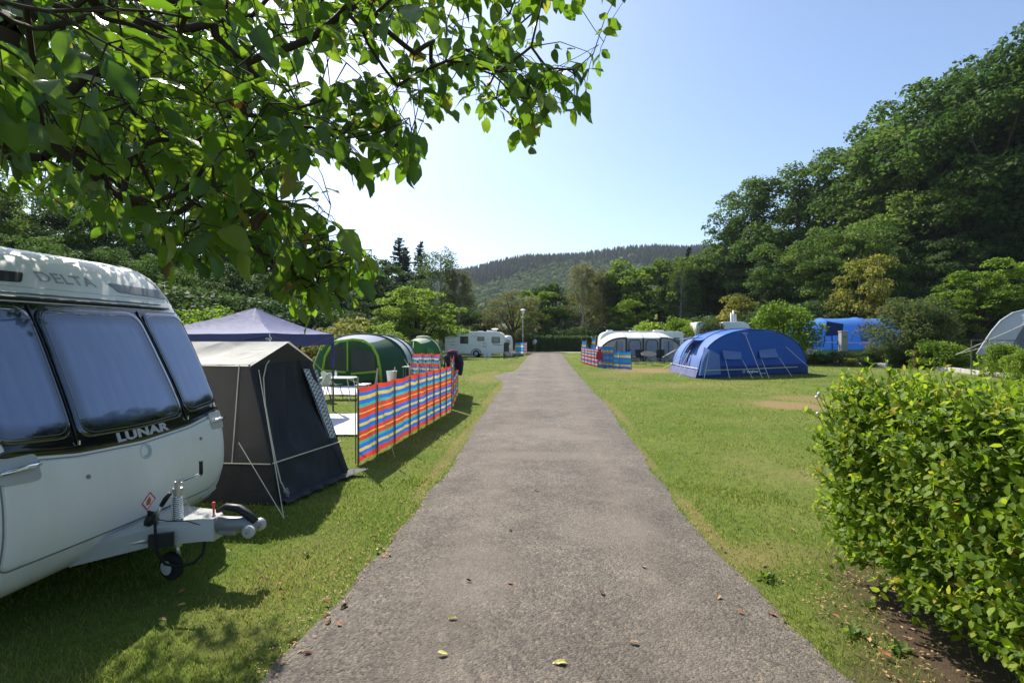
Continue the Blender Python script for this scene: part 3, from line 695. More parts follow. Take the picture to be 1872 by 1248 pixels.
for row in centre:
    k, u, v, Y, w, lab = row; i = id(row); v = v - 16 if k[0] != 's' else v; w = w * 1.12
    lab = lab or ('leafy green tree in the row at the field end, %s' % ordl(rk1[i], 7) if i in rk1 else 'dark tree behind the row at the field end, %s' % ordl(rk2[i], 7))
    T(k, u, v, Y, {'l': 'lime_tree', 'a': 'ash_tree', 'b': 'birch_tree', 's': 'spruce_tree', 'd': 'dark_tree'}[k[0]], lab, wide=w, group=GC)
# ---- trees left of the far caravan
T('olive_a', 938, 530, 66, 'field_maple', 'round olive-brown tree beside the lamp post', wide=1.25)
T('spruce_a', 731, 428, 78, 'spruce_tree', 'taller left-hand spruce on the skyline', group='pair of spruces', wide=1.5)
T('spruce_a', 742, 446, 80, 'spruce_tree', 'second spruce top close behind the taller left-hand spruce', group='pair of spruces', wide=1.35)
T('spruce_b', 769, 435, 76, 'spruce_tree', 'slimmer right-hand spruce on the skyline beside the birch', group='pair of spruces', wide=1.3)
T('birch_b', 805, 446, 60, 'birch_tree', 'open airy birch against the sky left of the hill', wide=1.35)
T('birch_a', 838, 488, 58, 'birch_tree', 'drooping yellow-green birch above the far caravan', wide=1.3)
T('lime_a', 765, 522, 47, 'lime_tree', 'bright green spreading tree behind the pale green dome tent', wide=1.45)
T('lime_b', 725, 560, 44, 'lime_tree', 'lower bright green tree behind the big green tent', wide=1.3)
T('ash_b', 880, 565, 70, 'ash_tree', 'small dark green tree above the roof of the far caravan', wide=1.5)
T('ash_a', 856, 560, 66, 'ash_tree', 'grey-green tree behind the left end of the far caravan', wide=1.2)
GL = 'dark trees of the wood on the left'
left = [('dark_a', 700, 470, 66, 1.0), ('dark_b', 655, 455, 62, 1.1), ('oak_a', 600, 440, 58, 1.1), ('oak_b', 540, 428, 55, 1.1), ('dark_a', 480, 415, 52, 1.1), ('oak_c', 420, 400, 50, 1.2), ('oak_a', 350, 385, 46, 1.1),
                      ('oak_b', 270, 368, 43, 1.1), ('oak_c', 190, 372, 40, 1.1), ('oak_a', 100, 348, 38, 1.1), ('oak_b', 20, 330, 36, 1.1), ('oak_a', -80, 300, 34, 1.1),
                      ('dark_b', 620, 520, 50, 1.1), ('dark_a', 550, 500, 46, 1.1), ('dark_b', 480, 490, 42, 1.1), ('dark_a', 400, 480, 38, 1.1), ('oak_b', 300, 465, 34, 1.0), ('oak_c', 190, 445, 31, 1.0), ('oak_a', 60, 420, 29, 1.0)]
rk1 = rank(left, lambda r_: r_[2] < 443 and r_[3] > 33); rk2 = rank(left, lambda r_: not (r_[2] < 443 and r_[3] > 33))
for row in left:
    k, u, v, Y, w = row; i = id(row)
    lab = 'tree topping the dark wood behind the near caravan, %s' % ordl(rk1[i], 11) if i in rk1 else 'lower dark tree in front of the left-hand wood, %s' % ordl(rk2[i], 9)
    T(k, u, v, Y, 'dark_tree' if k[0] == 'd' else 'oak_tree', lab, wide=w, group=GL)
# ---- shrubs in the middle distance
S2 = ('foliage', 'stem')
T('shrub_gold', 652, 575, 33, 'shrub', 'yellowish shrub behind the roof of the green tunnel tent', 'shrub', 1.6, parts=S2)
T('shrub_round', 690, 588, 34, 'shrub', 'pale feathery shrub right of the yellowish one behind the green tent', 'shrub', 1.4, parts=S2)
T('shrub_round', 358, 552, 20, 'shrub', 'sunlit bright green shrub between near caravan and navy gazebo', 'shrub', 1.2, parts=S2)
T('shrub_gold', 620, 590, 34, 'shrub', 'low yellow-green shrub behind the navy gazebo corner', 'shrub', 1.5, parts=S2)
T('gold_a', 1572, 464, 44, 'golden_tree', 'tall golden-leaved tree in front of the dark wood on the right', 'tree', 0.78)
T('gold_a', 1352, 536, 56, 'golden_tree', 'yellow-green tree behind the poles of the hidden caravan', 'tree', 1.1)
T('shrub_tall', 1432, 543, 37, 'shrub', 'big bright leafy shrub between the two blue tents', 'shrub', 1.05, parts=S2)
T('shrub_wild', 1664, 536, 33.5, 'shrub', 'large dark tangled shrub covering the second blue tent', 'shrub', 1.15, parts=S2)
T('shrub_wild', 1690, 560, 32.5, 'shrub', 'dark tangled shrub beside the brown post', 'shrub', 0.95, parts=S2)
T('lime_a', 1790, 490, 42, 'lime_tree', 'sunlit feathery tree left of the grey tent', 'tree', 1.25)
T('lime_b', 1870, 468, 41, 'lime_tree', 'sunlit feathery tree above the grey tent at the right edge', 'tree', 1.35)
T('lime_b', 1735, 530, 41, 'lime_tree', 'low bright tree behind the large tangled shrub', 'tree', 1.2)
T('shrub_round', 1195, 582, 47, 'shrub', 'bright green shrub behind the white awning roof', 'shrub', 1.15, parts=S2)
T('shrub_gold', 1178, 592, 48, 'shrub', 'reddish-gold shrub left of the bright one behind the awning', 'shrub', 1.0, parts=S2)
T('shrub_round', 1237, 574, 48, 'shrub', 'upright green shrub behind the awning right end', 'shrub', 0.75, parts=S2)
T('shrub_round', 1262, 590, 46, 'shrub', 'pale shrub just left of the blue tunnel tent roof', 'shrub', 0.8, parts=S2)
T('shrub_wild', 1298, 578, 45, 'shrub', 'thin grey-green shrub in front of the hidden caravan', 'shrub', 0.7, parts=S2)
# dark clipped hedge at the far end of the track
mb_c = []; g = np.random.default_rng(5)
def box_hedge(name, label, x0, x1, y0, y1, h, n, leaf, lmat, group=None):
    k = n; side = g.random(k); p = np.stack([x0 + (x1 - x0) * g.random(k), y0 + (y1 - y0) * g.random(k), h * g.random(k)], -1)
    nr = g.standard_normal((k, 3)) * 0.6
    f = side < 0.5; p[f, 1] = y0 + np.abs(g.standard_normal(f.sum())) * 0.12 - .06; nr[f, 1] -= 1
    f = (side >= 0.5) & (side < 0.85); p[f, 2] = h * (1 + 0.08 * g.standard_normal(f.sum())); nr[f, 2] += 1
    o = thing(name, label, 'hedge', ((x0 + x1) / 2, y0, 0), group)
    me = leaf_cloud('foliage', p - np.array(o.location), nr, leaf * (0.6 + .8 * g.random(k)), 0.45 + .2 * g.standard_normal(k))
    link('foliage', me, lmat, o, o.location)
    for i in range(int((x1 - x0) / 1.2)):
        xx = x0 + .6 + i * 1.2; MB().tube([(xx, (y0 + y1) / 2, 0), (xx + .1, (y0 + y1) / 2, h * .5), (xx - .05, (y0 + y1) / 2, h * .9)], [.05, .04, .02], 5).build('stem', 'twig', o)
    return o
GU = 'dark bushes along the edge of the woods'
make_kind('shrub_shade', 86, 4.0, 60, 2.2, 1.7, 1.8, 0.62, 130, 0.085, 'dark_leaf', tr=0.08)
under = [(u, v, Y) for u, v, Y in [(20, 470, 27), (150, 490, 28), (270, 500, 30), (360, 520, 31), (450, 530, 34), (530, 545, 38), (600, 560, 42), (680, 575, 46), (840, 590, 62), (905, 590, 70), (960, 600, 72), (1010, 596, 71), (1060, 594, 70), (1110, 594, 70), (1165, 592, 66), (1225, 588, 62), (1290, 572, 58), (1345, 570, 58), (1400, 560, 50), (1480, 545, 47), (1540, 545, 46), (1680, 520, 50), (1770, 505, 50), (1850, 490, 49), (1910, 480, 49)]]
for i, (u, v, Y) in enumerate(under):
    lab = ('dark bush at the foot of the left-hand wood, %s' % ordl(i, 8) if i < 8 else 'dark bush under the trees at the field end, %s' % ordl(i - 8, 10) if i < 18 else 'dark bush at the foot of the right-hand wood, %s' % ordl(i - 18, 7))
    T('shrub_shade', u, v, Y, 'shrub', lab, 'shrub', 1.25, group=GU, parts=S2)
box_hedge('hedge', 'dark clipped hedge across the far end of the track', -4, 9.5, 66, 68, 1.75, 9000, 0.14, 'dark_leaf')
# ================================================================== NEAR CARAVAN
m, nt, bs = newmat('caravan_white')
co = N(nt, 'ShaderNodeTexCoord'); g1 = N(nt, 'ShaderNodeTexNoise', Scale=2.2, Detail=6.0, Roughness=0.65); g2 = N(nt, 'ShaderNodeTexNoise', Scale=38.0, Detail=4.0)
mp = N(nt, 'ShaderNodeMapping'); mp.inputs['Scale'].default_value = (1, 1, 0.25); nt.links.new(co.outputs['Object'], mp.inputs[0])
nt.links.new(mp.outputs[0], g1.inputs['Vector']); nt.links.new(co.outputs['Object'], g2.inputs['Vector'])
c = mixc(nt, (0.79, 0.78, 0.72), (0.67, 0.66, 0.58), mathn(nt, 'MULTIPLY', mathn(nt, 'SUBTRACT', g1.outputs['Fac'], 0.42, clamp=True), 2.2, clamp=True))
c = mixc(nt, c, (0.50, 0.49, 0.44), mathn(nt, 'MULTIPLY', mathn(nt, 'GREATER_THAN', g2.outputs['Fac'], 0.70), 0.25))
nt.links.new(c, bs.inputs['Base Color']); bs.inputs['Roughness'].default_value = 0.22; bs.inputs['Coat Weight'].default_value = 0.15; bs.inputs['Coat Roughness'].default_value = 0.15
nt.links.new(mathn(nt, 'ADD', mathn(nt, 'MULTIPLY', g1.outputs['Fac'], 0.25), 0.26), bs.inputs['Roughness'])
simple('black_gloss', (0.008, 0.009, 0.011), 0.08, vary=0.05, coat=0.5)
simple('black_plastic', (0.016, 0.016, 0.017), 0.5, vary=0.2, spec=0.4)
simple('rubber', (0.020, 0.020, 0.021), 0.8, vary=0.25, scale=10, bmp=0.2, bscale=40, spec=0.25)
simple('silver_plastic', (0.42, 0.43, 0.42), 0.35, vary=0.10, scale=4)
simple('grey_plastic', (0.20, 0.205, 0.21), 0.45, vary=0.15, scale=4)
simple('cast_grey', (0.26, 0.265, 0.27), 0.5, vary=0.2, scale=9, metal=0.3)
simple('galvanised', (0.55, 0.56, 0.56), 0.38, metal=0.85, vary=0.15, scale=9)
simple('chrome', (0.80, 0.80, 0.80), 0.12, metal=1.0, vary=0.04)
simple('letter_silver', (0.62, 0.63, 0.64), 0.3, metal=0.5, vary=0.03)
simple('emblem_teal', (0.36, 0.47, 0.46), 0.4, vary=0.05)
simple('sign_red', (0.62, 0.03, 0.035), 0.45, vary=0.06)
simple('sign_white', (0.78, 0.78, 0.76), 0.45, vary=0.04)
simple('orange_red', (0.70, 0.10, 0.03), 0.45, vary=0.06)
m, nt, bs = newmat('caravan_window')          # tinted acrylic over pale blinds, blue sky reflection partly in the base colour, dark printed border
at = N(nt, 'ShaderNodeAttribute', attribute_name='tint'); co = N(nt, 'ShaderNodeTexCoord')
cn = N(nt, 'ShaderNodeTexNoise', Scale=5.0, Detail=2.0); mp = N(nt, 'ShaderNodeMapping'); mp.inputs['Scale'].default_value = (1, 3.0, 0.10); nt.links.new(co.outputs['Object'], mp.inputs[0]); nt.links.new(mp.outputs[0], cn.inputs['Vector'])
bl = mixc(nt, (0.095, 0.130, 0.275), (0.145, 0.185, 0.35), mathn(nt, 'MULTIPLY', mathn(nt, 'SUBTRACT', cn.outputs['Fac'], 0.3, clamp=True), 2.2, clamp=True))
mr = N(nt, 'ShaderNodeMapRange'); mr.interpolation_type = 'SMOOTHSTEP'; nt.links.new(at.outputs['Fac'], mr.inputs[0]); mr.inputs[1].default_value = 0.70; mr.inputs[2].default_value = 0.90
nt.links.new(mixc(nt, bl, (0.006, 0.007, 0.010), mr.outputs[0]), bs.inputs['Base Color'])
bs.inputs['Roughness'].default_value = 0.06; bs.inputs['Specular IOR Level'].default_value = 1.0; bs.inputs['Coat Weight'].default_value = 0.8; bs.inputs['Coat Roughness'].default_value = 0.02; bs.inputs['Coat IOR'].default_value = 1.7; bs.inputs['Specular Tint'].default_value = (0.75, 0.85, 1.0, 1)

CY = 4.27; HW = 1.12
PZ = [0.22, 0.27, 0.36, 0.50, 0.70, 0.95, 1.15, 1.40, 1.64, 1.86, 2.04, 2.20, 2.36, 2.48, 2.56, 2.61]
PX = [-3.56, -3.46, -3.385, -3.325, -3.295, -3.31, -3.36, -3.455, -3.56, -3.66, -3.75, -3.84, -3.95, -4.08, -4.25, -4.50]
def fx(z):
    z = min(max(z, PZ[0]), PZ[-1]); i = max(0, min(len(PZ) - 2, next((k for k in range(len(PZ) - 1) if z <= PZ[k + 1]), len(PZ) - 2)))
    z0, z1 = PZ[i], PZ[i + 1]; t = (z - z0) / (z1 - z0)
    s0 = (PX[min(i + 1, len(PX) - 1)] - PX[max(i - 1, 0)]) / (PZ[min(i + 1, len(PZ) - 1)] - PZ[max(i - 1, 0)]) * (z1 - z0)
    s1 = (PX[min(i + 2, len(PX) - 1)] - PX[i]) / (PZ[min(i + 2, len(PZ) - 1)] - PZ[i]) * (z1 - z0)
    return (2 * t**3 - 3 * t**2 + 1) * PX[i] + (t**3 - 2 * t**2 + t) * s0 + (-2 * t**3 + 3 * t**2) * PX[i + 1] + (t**3 - t**2) * s1
RC = 0.13
def edge_drop(y):
    e = abs(y - CY) - (HW - RC)
    return 0.0 if e <= 0 else RC - math.sqrt(max(0, RC * RC - min(e, RC) ** 2))
def bow(y): return 0.035 * (1 - ((y - CY) / HW) ** 2)
def S(y, z, off=0.0):
    h = 0.01; dx = (fx(z + h) - fx(z - h)) / (2 * h); n = Vector((1, 0, -dx)).normalized()
    return Vector((fx(z) + bow(y) - edge_drop(y), y, z)) + n * off

def loft_body(profile, y0, y1, r, name, mat, parent, bowf=None, axis='Y'):
    """closed profile [(x,z)] swept from y0 to y1 with rounded ends"""
    pr = [Vector((a, b)) for a, b in profile]; n = len(pr); nm = []
    area = sum(pr[i].x * pr[(i + 1) % n].y - pr[(i + 1) % n].x * pr[i].y for i in range(n)); sg = 1 if area > 0 else -1
    for i in range(n):
        t = (pr[(i + 1) % n] - pr[i - 1]).normalized(); nm.append(Vector((t.y, -t.x)) * sg)
    rows = []; K = 6
    st = [(y0 + r * (1 - math.cos(math.pi / 2 * 0)), r)]
    st = [(y0 + r * (1 - math.cos(a)) if False else y0 + r - r * math.cos(a), r - r * math.sin(a)) for a in [math.pi / 2 * k / K for k in range(K + 1)]]
    st += [(y0 + r + (y1 - y0 - 2 * r) * k / 10, 0.0) for k in range(1, 10)]
    st += [(y1 - r + r * math.cos(a), r - r * math.sin(a)) for a in [math.pi / 2 * (K - k) / K for k in range(K + 1)]]
    for y, e in st: rows.append([Vector(((p - q * e).x + (bowf(y, (p - q * e).y, (p-q*e).x) if bowf else 0), y, (p - q * e).y)) for p, q in zip(pr, nm)])
    mb = MB(); mb.grid(rows, closed=True); k = len(rows) * n
    mb.f.append(list(range(n))); mb.mi.append(0); mb.f.append(list(range(k - n, k))); mb.mi.append(0)
    return mb.build(name, mat, parent, smooth=True, angle=38)

zs = [0.22, 0.25, 0.30] + [0.36 + 0.075 * i for i in range(31)]
zs = [z for z in zs if z < 2.61] + [2.61]
prof = [(fx(z), z) for z in zs] + [(-4.8, 2.645), (-5.4, 2.66), (-7.5, 2.67), (-9.2, 2.64), (-9.6, 2.55), (-9.75, 2.3), (-9.8, 1.2), (-9.7, 0.5), (-9.55, 0.32), (-7.2, 0.30), (-4.6, 0.28)]
CAR = thing('caravan', 'white touring caravan filling the left foreground, hitch pointing at the track', 'caravan', (-6.5, CY, 0))
loft_body(prof, CY - HW, CY + HW, RC, 'body', 'caravan_white', CAR, bowf=lambda y, z, x: bow(y) * (1 if x > -4.4 else 0))

def rounded(pts, r, k=5):
    """round the corners of a convex polygon in 2D"""
    out = []; n = len(pts)
    for i in range(n):
        p = Vector(pts[i]); a = Vector(pts[i - 1]) - p; b = Vector(pts[(i + 1) % n]) - p
        ra = min(r, a.length * 0.45); rb = min(r, b.length * 0.45); A = p + a.normalized() * ra; B = p + b.normalized() * rb
        for j in range(k + 1):
            t = j / k; out.append((1 - t) ** 2 * A + 2 * t * (1 - t) * p + t * t * B)
    return out
def densify(pts, step):
    out = []; n = len(pts)
    for i in range(n):
        a, b = Vector(pts[i]), Vector(pts[(i + 1) % n]); m_ = max(1, int((b - a).length / step))
        for j in range(m_): out.append(a.lerp(b, j / m_))
    return out
def surf_patch(name, outline, mat, parent, off, depth=0.02, surf=None, rings=9, chamf=0.004):
    """a plate of the given (y,z) outline lying on the caravan front"""
    surf = surf or S
    o = densify(outline, 0.05); n = len(o); c = sum(o, Vector((0, 0))) / n; V = []; tint = []; F = []
    V += [surf(p.x, p.y, off - depth) for p in o]; tint += [1.0] * n
    V += [surf(p.x, p.y, off - chamf) for p in o]; tint += [1.0] * n
    for k in range(rings):
        s_ = 1 - k / rings
        if k == 0: s_ = 1 - chamf / 0.3
        V += [surf(c.x + (p.x - c.x) * s_, c.y + (p.y - c.y) * s_, off) for p in o]; tint += [s_] * n
    V.append(surf(c.x, c.y, off)); tint.append(0.0); L = rings + 2
    for k in range(L - 1):
        for i in range(n):
            j = (i + 1) % n; F.append((k * n + i, k * n + j, (k + 1) * n + j, (k + 1) * n + i))
    for i in range(n): F.append(((L - 1) * n + i, (L - 1) * n + (i + 1) % n, len(V) - 1))
    me = bpy.data.meshes.new(name); w = V[-1].copy(); me.from_pydata([v - w for v in V], [], F)
    a = me.attributes.new('tint', 'FLOAT', 'POINT'); a.data.foreach_set('value', tint)
    bm = bmesh.new(); bm.from_mesh(me); bmesh.ops.recalc_face_normals(bm, faces=bm.faces); bm.to_mesh(me); bm.free()
    me.polygons.foreach_set('use_smooth', [True] * len(me.polygons)); me.set_sharp_from_angle(angle=R(40))
    return link(name, me, mat, parent, w)
def surf_tube(name, pts, r, mat, parent, off, n=6, closed=False):
    q = densify(pts, 0.03) if closed else [Vector(a).lerp(Vector(b), j / 8) for a, b in zip(pts[:-1], pts[1:]) for j in range(8)] + [Vector(pts[-1])]
    if closed: q.append(q[0])
    return MB().tube([S(p[0], p[1], off) for p in q], r, n).build(name, mat, parent, smooth=True)

# black glazing band
band = rounded([(CY - 1.085, 1.155), (CY - 0.55, 1.075), (CY, 1.05), (CY + 0.55, 1.075), (CY + 1.085, 1.155), (CY + 1.075, 2.12), (CY - 1.075, 2.12)], 0.05)
bd = surf_patch('glazing_band', band, 'black_gloss', CAR, 0.006, 0.02)
surf_tube('top_rail', [(CY - 1.085, 2.145), (CY + 1.085, 2.145)], 0.017, 'black_plastic', CAR, 0.006)
surf_tube('rail_seam', [(CY - 1.085, 2.185), (CY + 1.085, 2.185)], 0.008, 'grey_plastic', CAR, 0.002)
for nm, lab, ol in (('window', 'side window nearest the camera', [(CY - 1.05, 1.22), (CY - 0.56, 1.175), (CY - 0.505, 2.085), (CY - 1.04, 2.09)]),
                    ('window', 'wide middle front window', [(CY - 0.525, 1.165), (CY, 1.145), (CY + 0.525, 1.165), (CY + 0.47, 2.085), (CY - 0.47, 2.085)]),
                    ('window', 'narrow side window by the grey tent', [(CY + 0.56, 1.175), (CY + 1.05, 1.22), (CY + 1.04, 2.09), (CY + 0.505, 2.085)])):
    w_ = surf_patch(nm, rounded(ol, 0.11, 6), 'caravan_window', CAR, 0.020, 0.016, rings=14); w_['label'] = lab + ' of the near caravan'
    c = sum((Vector(p) for p in ol), Vector((0, 0))) / len(ol)
    inner = [c + (Vector(p) - c) * 0.93 for p in ol]; surf_tube('seal_line', rounded(inner, 0.11, 6), 0.0022, 'grey_plastic', w_, 0.021, 4, closed=True)
for yy_ in (CY - 0.542, CY + 0.542):
    surf_tube('divider_seam', [(yy_, 1.13), (yy_ + (0.052 if yy_ < CY else -0.052), 2.10)], 0.006, 'black_plastic', CAR, 0.012)
    MB().box(S(yy_, 1.14, 0.022), (0.012, 0.012, 0.03)).build('window_stay', 'chrome', CAR)
# locker door, bumper lip
ld = surf_patch('locker_door', rounded([(CY - 1.04, 0.47), (CY + 0.93, 0.415), (CY + 1.04, 0.60), (CY + 1.035, 1.115), (CY + 0.55, 1.045), (CY, 1.02), (CY - 0.55, 1.045), (CY - 1.035, 1.115)], 0.06), 'caravan_white', CAR, 0.013, 0.03, chamf=0.007)
surf_tube('door_shadow_gap', rounded([(CY - 1.05, 0.46), (CY + 0.935, 0.405), (CY + 1.05, 0.60), (CY + 1.045, 1.125), (CY + 0.55, 1.055), (CY, 1.03), (CY - 0.55, 1.055), (CY - 1.045, 1.125)], 0.06), 0.005, 'grey_plastic', CAR, 0.0, 4, closed=True)
for a, b in ((CY - 1.06, CY - 0.83), (CY + 0.84, CY + 1.065)):
    hp = surf_patch('grab_handle', rounded([(a, 0.985), (b, 0.97), (b, 1.135), (a, 1.14)], 0.035), 'silver_plastic', CAR, 0.020, 0.02, rings=5)
    q = [S(a + 0.01, 1.05, 0.022), S(a + 0.025, 1.055, 0.05), S((a + b) / 2, 1.06, 0.056), S(b - 0.025, 1.065, 0.05), S(b - 0.01, 1.06, 0.022)]
    MB().tube(q, [0.013, 0.016, 0.017, 0.016, 0.013], 10).build('grip', 'chrome', hp, smooth=True)
for y_, z_ in ((CY - 0.52, 0.905), (CY + 0.66, 0.935)):
    b_ = MB().lathe([(0.015, 0), (0.015, 0.008), (0.009, 0.014)], S(y_, z_, 0.012), (1, 0, 0.1), 12).build('door_lock', 'cast_grey', CAR, smooth=True, angle=40)
# lettering and emblem
def surf_text(name, body, yc, zc, h, bold, sx, mat, off, thick=0.003, tilt=0.0):
    vs, fs = text_tris(body, h / 0.70, bold, sx)
    V = [S(yc + x, zc + y + tilt * x, off) for x, y in vs]; n = len(V); V2 = [S(yc + x, zc + y + tilt * x, off - thick) for x, y in vs]
    mb = MB(); F = [tuple(f) for f in fs]; cnt = {}
    for f in F:
        for i in range(len(f)): e = (f[i], f[(i + 1) % len(f)]); cnt[e] = 1
    side = [(a, b, b + n, a + n) for a, b in cnt if (b, a) not in cnt]
    mb.add(V + V2, F + side); return mb.build(name, mat, CAR, recalc=False)
surf_text('lettering', 'LUNAR', CY + 0.03, 1.085, 0.062, 0.004, 1.75, 'letter_silver', 0.010)['label'] = 'silver LUNAR lettering under the middle window'
simple('letter_shade_grey', (0.34, 0.35, 0.36), 0.35, vary=0.05)  # body-white letters coloured grey: shading of their relief put into the colour
surf_text('lettering', 'DELTA', CY - 0.03, 2.295, 0.078, 0.0, 1.45, 'letter_shade_grey', 0.004, 0.006)['label'] = 'raised DELTA lettering above the windows'
MB().add([], [])
def ring_patch(name, yc, zc, r0, r1, mat, off, n=40, a0=0, a1=2 * math.pi, c2=None):
    V = []; F = []
    for i in range(n + 1):
        a = a0 + (a1 - a0) * i / n
        for r_ in (r0, r1): V.append(S(yc + r_ * math.cos(a), zc + r_ * math.sin(a), off))
    for i in range(n): F.append((2 * i, 2 * i + 1, 2 * i + 3, 2 * i + 2))
    return MB().add(V, F).build(name, mat, CAR, recalc=False)
em = ring_patch('emblem', CY, 1.0 - 0.035, 0.052, 0.058, 'emblem_teal', 0.0155)
V = []; F = []; n = 24
for i in range(n + 1):
    a = -math.pi / 2 - 0.2 + (math.pi + 0.4) * i / n - 0.25
    V.append(S(CY + 0.047 * math.cos(a), 0.965 + 0.047 * math.sin(a), 0.0155)); V.append(S(CY - 0.012 + 0.036 * math.cos(a), 0.972 + 0.038 * math.sin(a), 0.0155))
for i in range(n): F.append((2 * i, 2 * i + 1, 2 * i + 3, 2 * i + 2))
MB().add(V, F).build('emblem_crescent', 'emblem_teal', CAR, recalc=False)
# gas sticker: red diamond with a bottle
dz_, dy_ = 0.565, CY + 0.02
q = lambda s_: [(dy_, dz_ - s_), (dy_ + s_, dz_), (dy_, dz_ + s_), (dy_ - s_, dz_)]
V = [S(*p, 0.016) for p in q(0.075)] + [S(*p, 0.016) for p in q(0.062)]
st_ = MB().add(V, [(i, (i + 1) % 4, 4 + (i + 1) % 4, 4 + i) for i in range(4)]).build('gas_sticker', 'sign_red', CAR, recalc=False)
MB().add([S(*p, 0.0155) for p in q(0.062)], [(0, 1, 2, 3)]).build('sticker_ground', 'sign_white', st_, recalc=False)
bo = [(-.02, -.03), (.02, -.03), (.022, .008), (.012, .02), (.006, .024), (.008, .036), (-.008, .036), (-.006, .024), (-.012, .02), (-.022, .008)]
MB().add([S(dy_ + a, dz_ + b, 0.0165) for a, b in bo], [tuple(range(len(bo)))]).build('gas_bottle_mark', 'orange_red', st_, recalc=False)
# vents and dark corner stripe on the upper front
surf_patch('marker_vent', rounded([(CY + 0.36, 2.345), (CY + 0.42, 2.27), (CY + 1.0, 2.25), (CY + 0.99, 2.335)], 0.02), 'grey_plastic', CAR, 0.006, 0.012, rings=4)
surf_patch('marker_vent', rounded([(CY - 1.0, 2.25), (CY - 0.42, 2.27), (CY - 0.36, 2.345), (CY - 0.99, 2.335)], 0.02), 'black_plastic', CAR, 0.006, 0.012, rings=4)
for sg in (-1, 1):
    V = []; F = []
    for i in range(14):
        z = 2.22 + 0.385 * i / 13; y_ = CY + sg * (1.03 - 0.10 * i / 13)
        V += [S(y_ - 0.012, z, 0.004), S(y_ + 0.016, z, 0.004)]
    for i in range(13): F.append((2 * i, 2 * i + 1, 2 * i + 3, 2 * i + 2))
    MB().add(V, F).build('corner_stripe', 'grey_plastic', CAR)
surf_tube('panel_seam', [(CY - 1.08, 2.235), (CY + 1.02, 2.235)], 0.0025, 'silver_plastic', CAR, 0.0, 4)
MB().tube([S(CY + 1.06, 0.36, 0.0), S(CY + 0.98, 0.38, 0.012), S(CY + 0.80, 0.335, 0.012)], 0.012, 6).build('lower_marker_light', 'silver_plastic', CAR, smooth=True)
# chassis: A frame, coupling, jockey wheel
for sg in (-1, 1):
    MB().tube([(-4.6, CY + sg * 0.75, 0.30), (-3.45, CY + sg * 0.38, 0.33), (-2.80, CY + sg * 0.055, 0.36)], 0.045, 8).build('drawbar', 'galvanised', CAR, smooth=True)
mb = MB()
top = [(-3.47, CY - 0.46), (-3.05, CY - 0.22), (-2.72, CY - 0.115), (-2.66, CY - 0.07), (-2.66, CY + 0.07), (-2.72, CY + 0.115), (-3.05, CY + 0.22), (-3.47, CY + 0.46)]
n = len(top); tz_ = [0.385, 0.47, 0.475, 0.46, 0.46, 0.475, 0.47, 0.385]
V = [(x - 0.01, CY + (y - CY) * 0.88, z) for (x, y), z in zip(top, tz_)] + [(x, y, z - 0.035) for (x, y), z in zip(top, tz_)] + [(x, y, max(0.24, z - 0.17)) for (x, y), z in zip(top, tz_)]
mb.add(V, [tuple(range(n))] + [(k * n + i, k * n + (i + 1) % n, (k + 1) * n + (i + 1) % n, (k + 1) * n + i) for k in range(2) for i in range(n)])
mb.build('hitch_cover', 'silver_plastic', CAR, smooth=True, angle=25)
MB().box((-2.95, CY - 0.245, 0.36), (0.16, 0.03, 0.10), rz=0.42).build('handbrake_bracket', 'black_plastic', CAR)
MB().tube([(-2.72, CY, 0.40), (-2.55, CY, 0.40), (-2.45, CY, 0.405), (-2.36, CY, 0.37)], [0.065, 0.06, 0.055, 0.045], 12).build('coupling_head', 'cast_grey', CAR, smooth=True)
for sg in (-1, 1): MB().lathe([(0.0, 0), (0.035, 0.004), (0.048, 0.02), (0.05, 0.045), (0.035, 0.06), (0.012, 0.062), (0.012, 0.05), (0.0, 0.05)], (-2.375, CY + sg * 0.045, 0.375), (0, sg, 0), 16).build('friction_pad', 'silver_plastic', CAR, smooth=True, angle=40)
MB().tube([(-2.68, CY, 0.50), (-2.60, CY, 0.535), (-2.50, CY, 0.525), (-2.42, CY, 0.475), (-2.365, CY, 0.42)], [0.016, 0.03, 0.034, 0.032, 0.03], 8).build('stabiliser_handle', 'black_plastic', CAR, smooth=True)
MB().box((-2.575, CY, 0.36), (0.14, 0.10, 0.07), bev=0.012).build('damper_housing', 'cast_grey', CAR)
MB().lathe([(0.008, 0), (0.008, 0.06), (0.014, 0.062), (0.016, 0.075), (0.010, 0.085)], (-2.74, CY + 0.05, 0.47), (0, 0, 1), 10).build('breakaway_pin', 'sign_red', CAR, smooth=True)
jx, jy = -2.93, CY - 0.10
MB().lathe([(0.030, 0), (0.030, 0.42), (0.036, 0.42), (0.036, 0.45), (0.02, 0.45), (0.02, 0.50)], (jx, jy, 0.26), (0, 0, 1), 14).build('jockey_mast', 'galvanised', CAR, smooth=True, angle=40)
coil = [(jx + 0.036 * math.cos(a), jy + 0.036 * math.sin(a), 0.47 + 0.18 * a / (2 * math.pi * 12)) for a in [i * 0.52 for i in range(int(2 * math.pi * 12 / 0.52))]]
MB().tube(coil, 0.0055, 5).build('mast_spring', 'chrome', CAR, smooth=True)
ck = MB().tube([(jx, jy, 0.76), (jx + 0.03, jy, 0.765), (jx + 0.12, jy + 0.02, 0.80), (jx + 0.17, jy + 0.03, 0.805)], [0.016, 0.012, 0.010, 0.013], 8).build('crank', 'chrome', CAR, smooth=True)
MB().lathe([(0.010, 0), (0.014, 0.01), (0.013, 0.09), (0.015, 0.105), (0.008, 0.11)], (jx + 0.17, jy + 0.03, 0.805), (0, 0, 1), 10).build('crank_grip', 'black_plastic', ck, smooth=True)
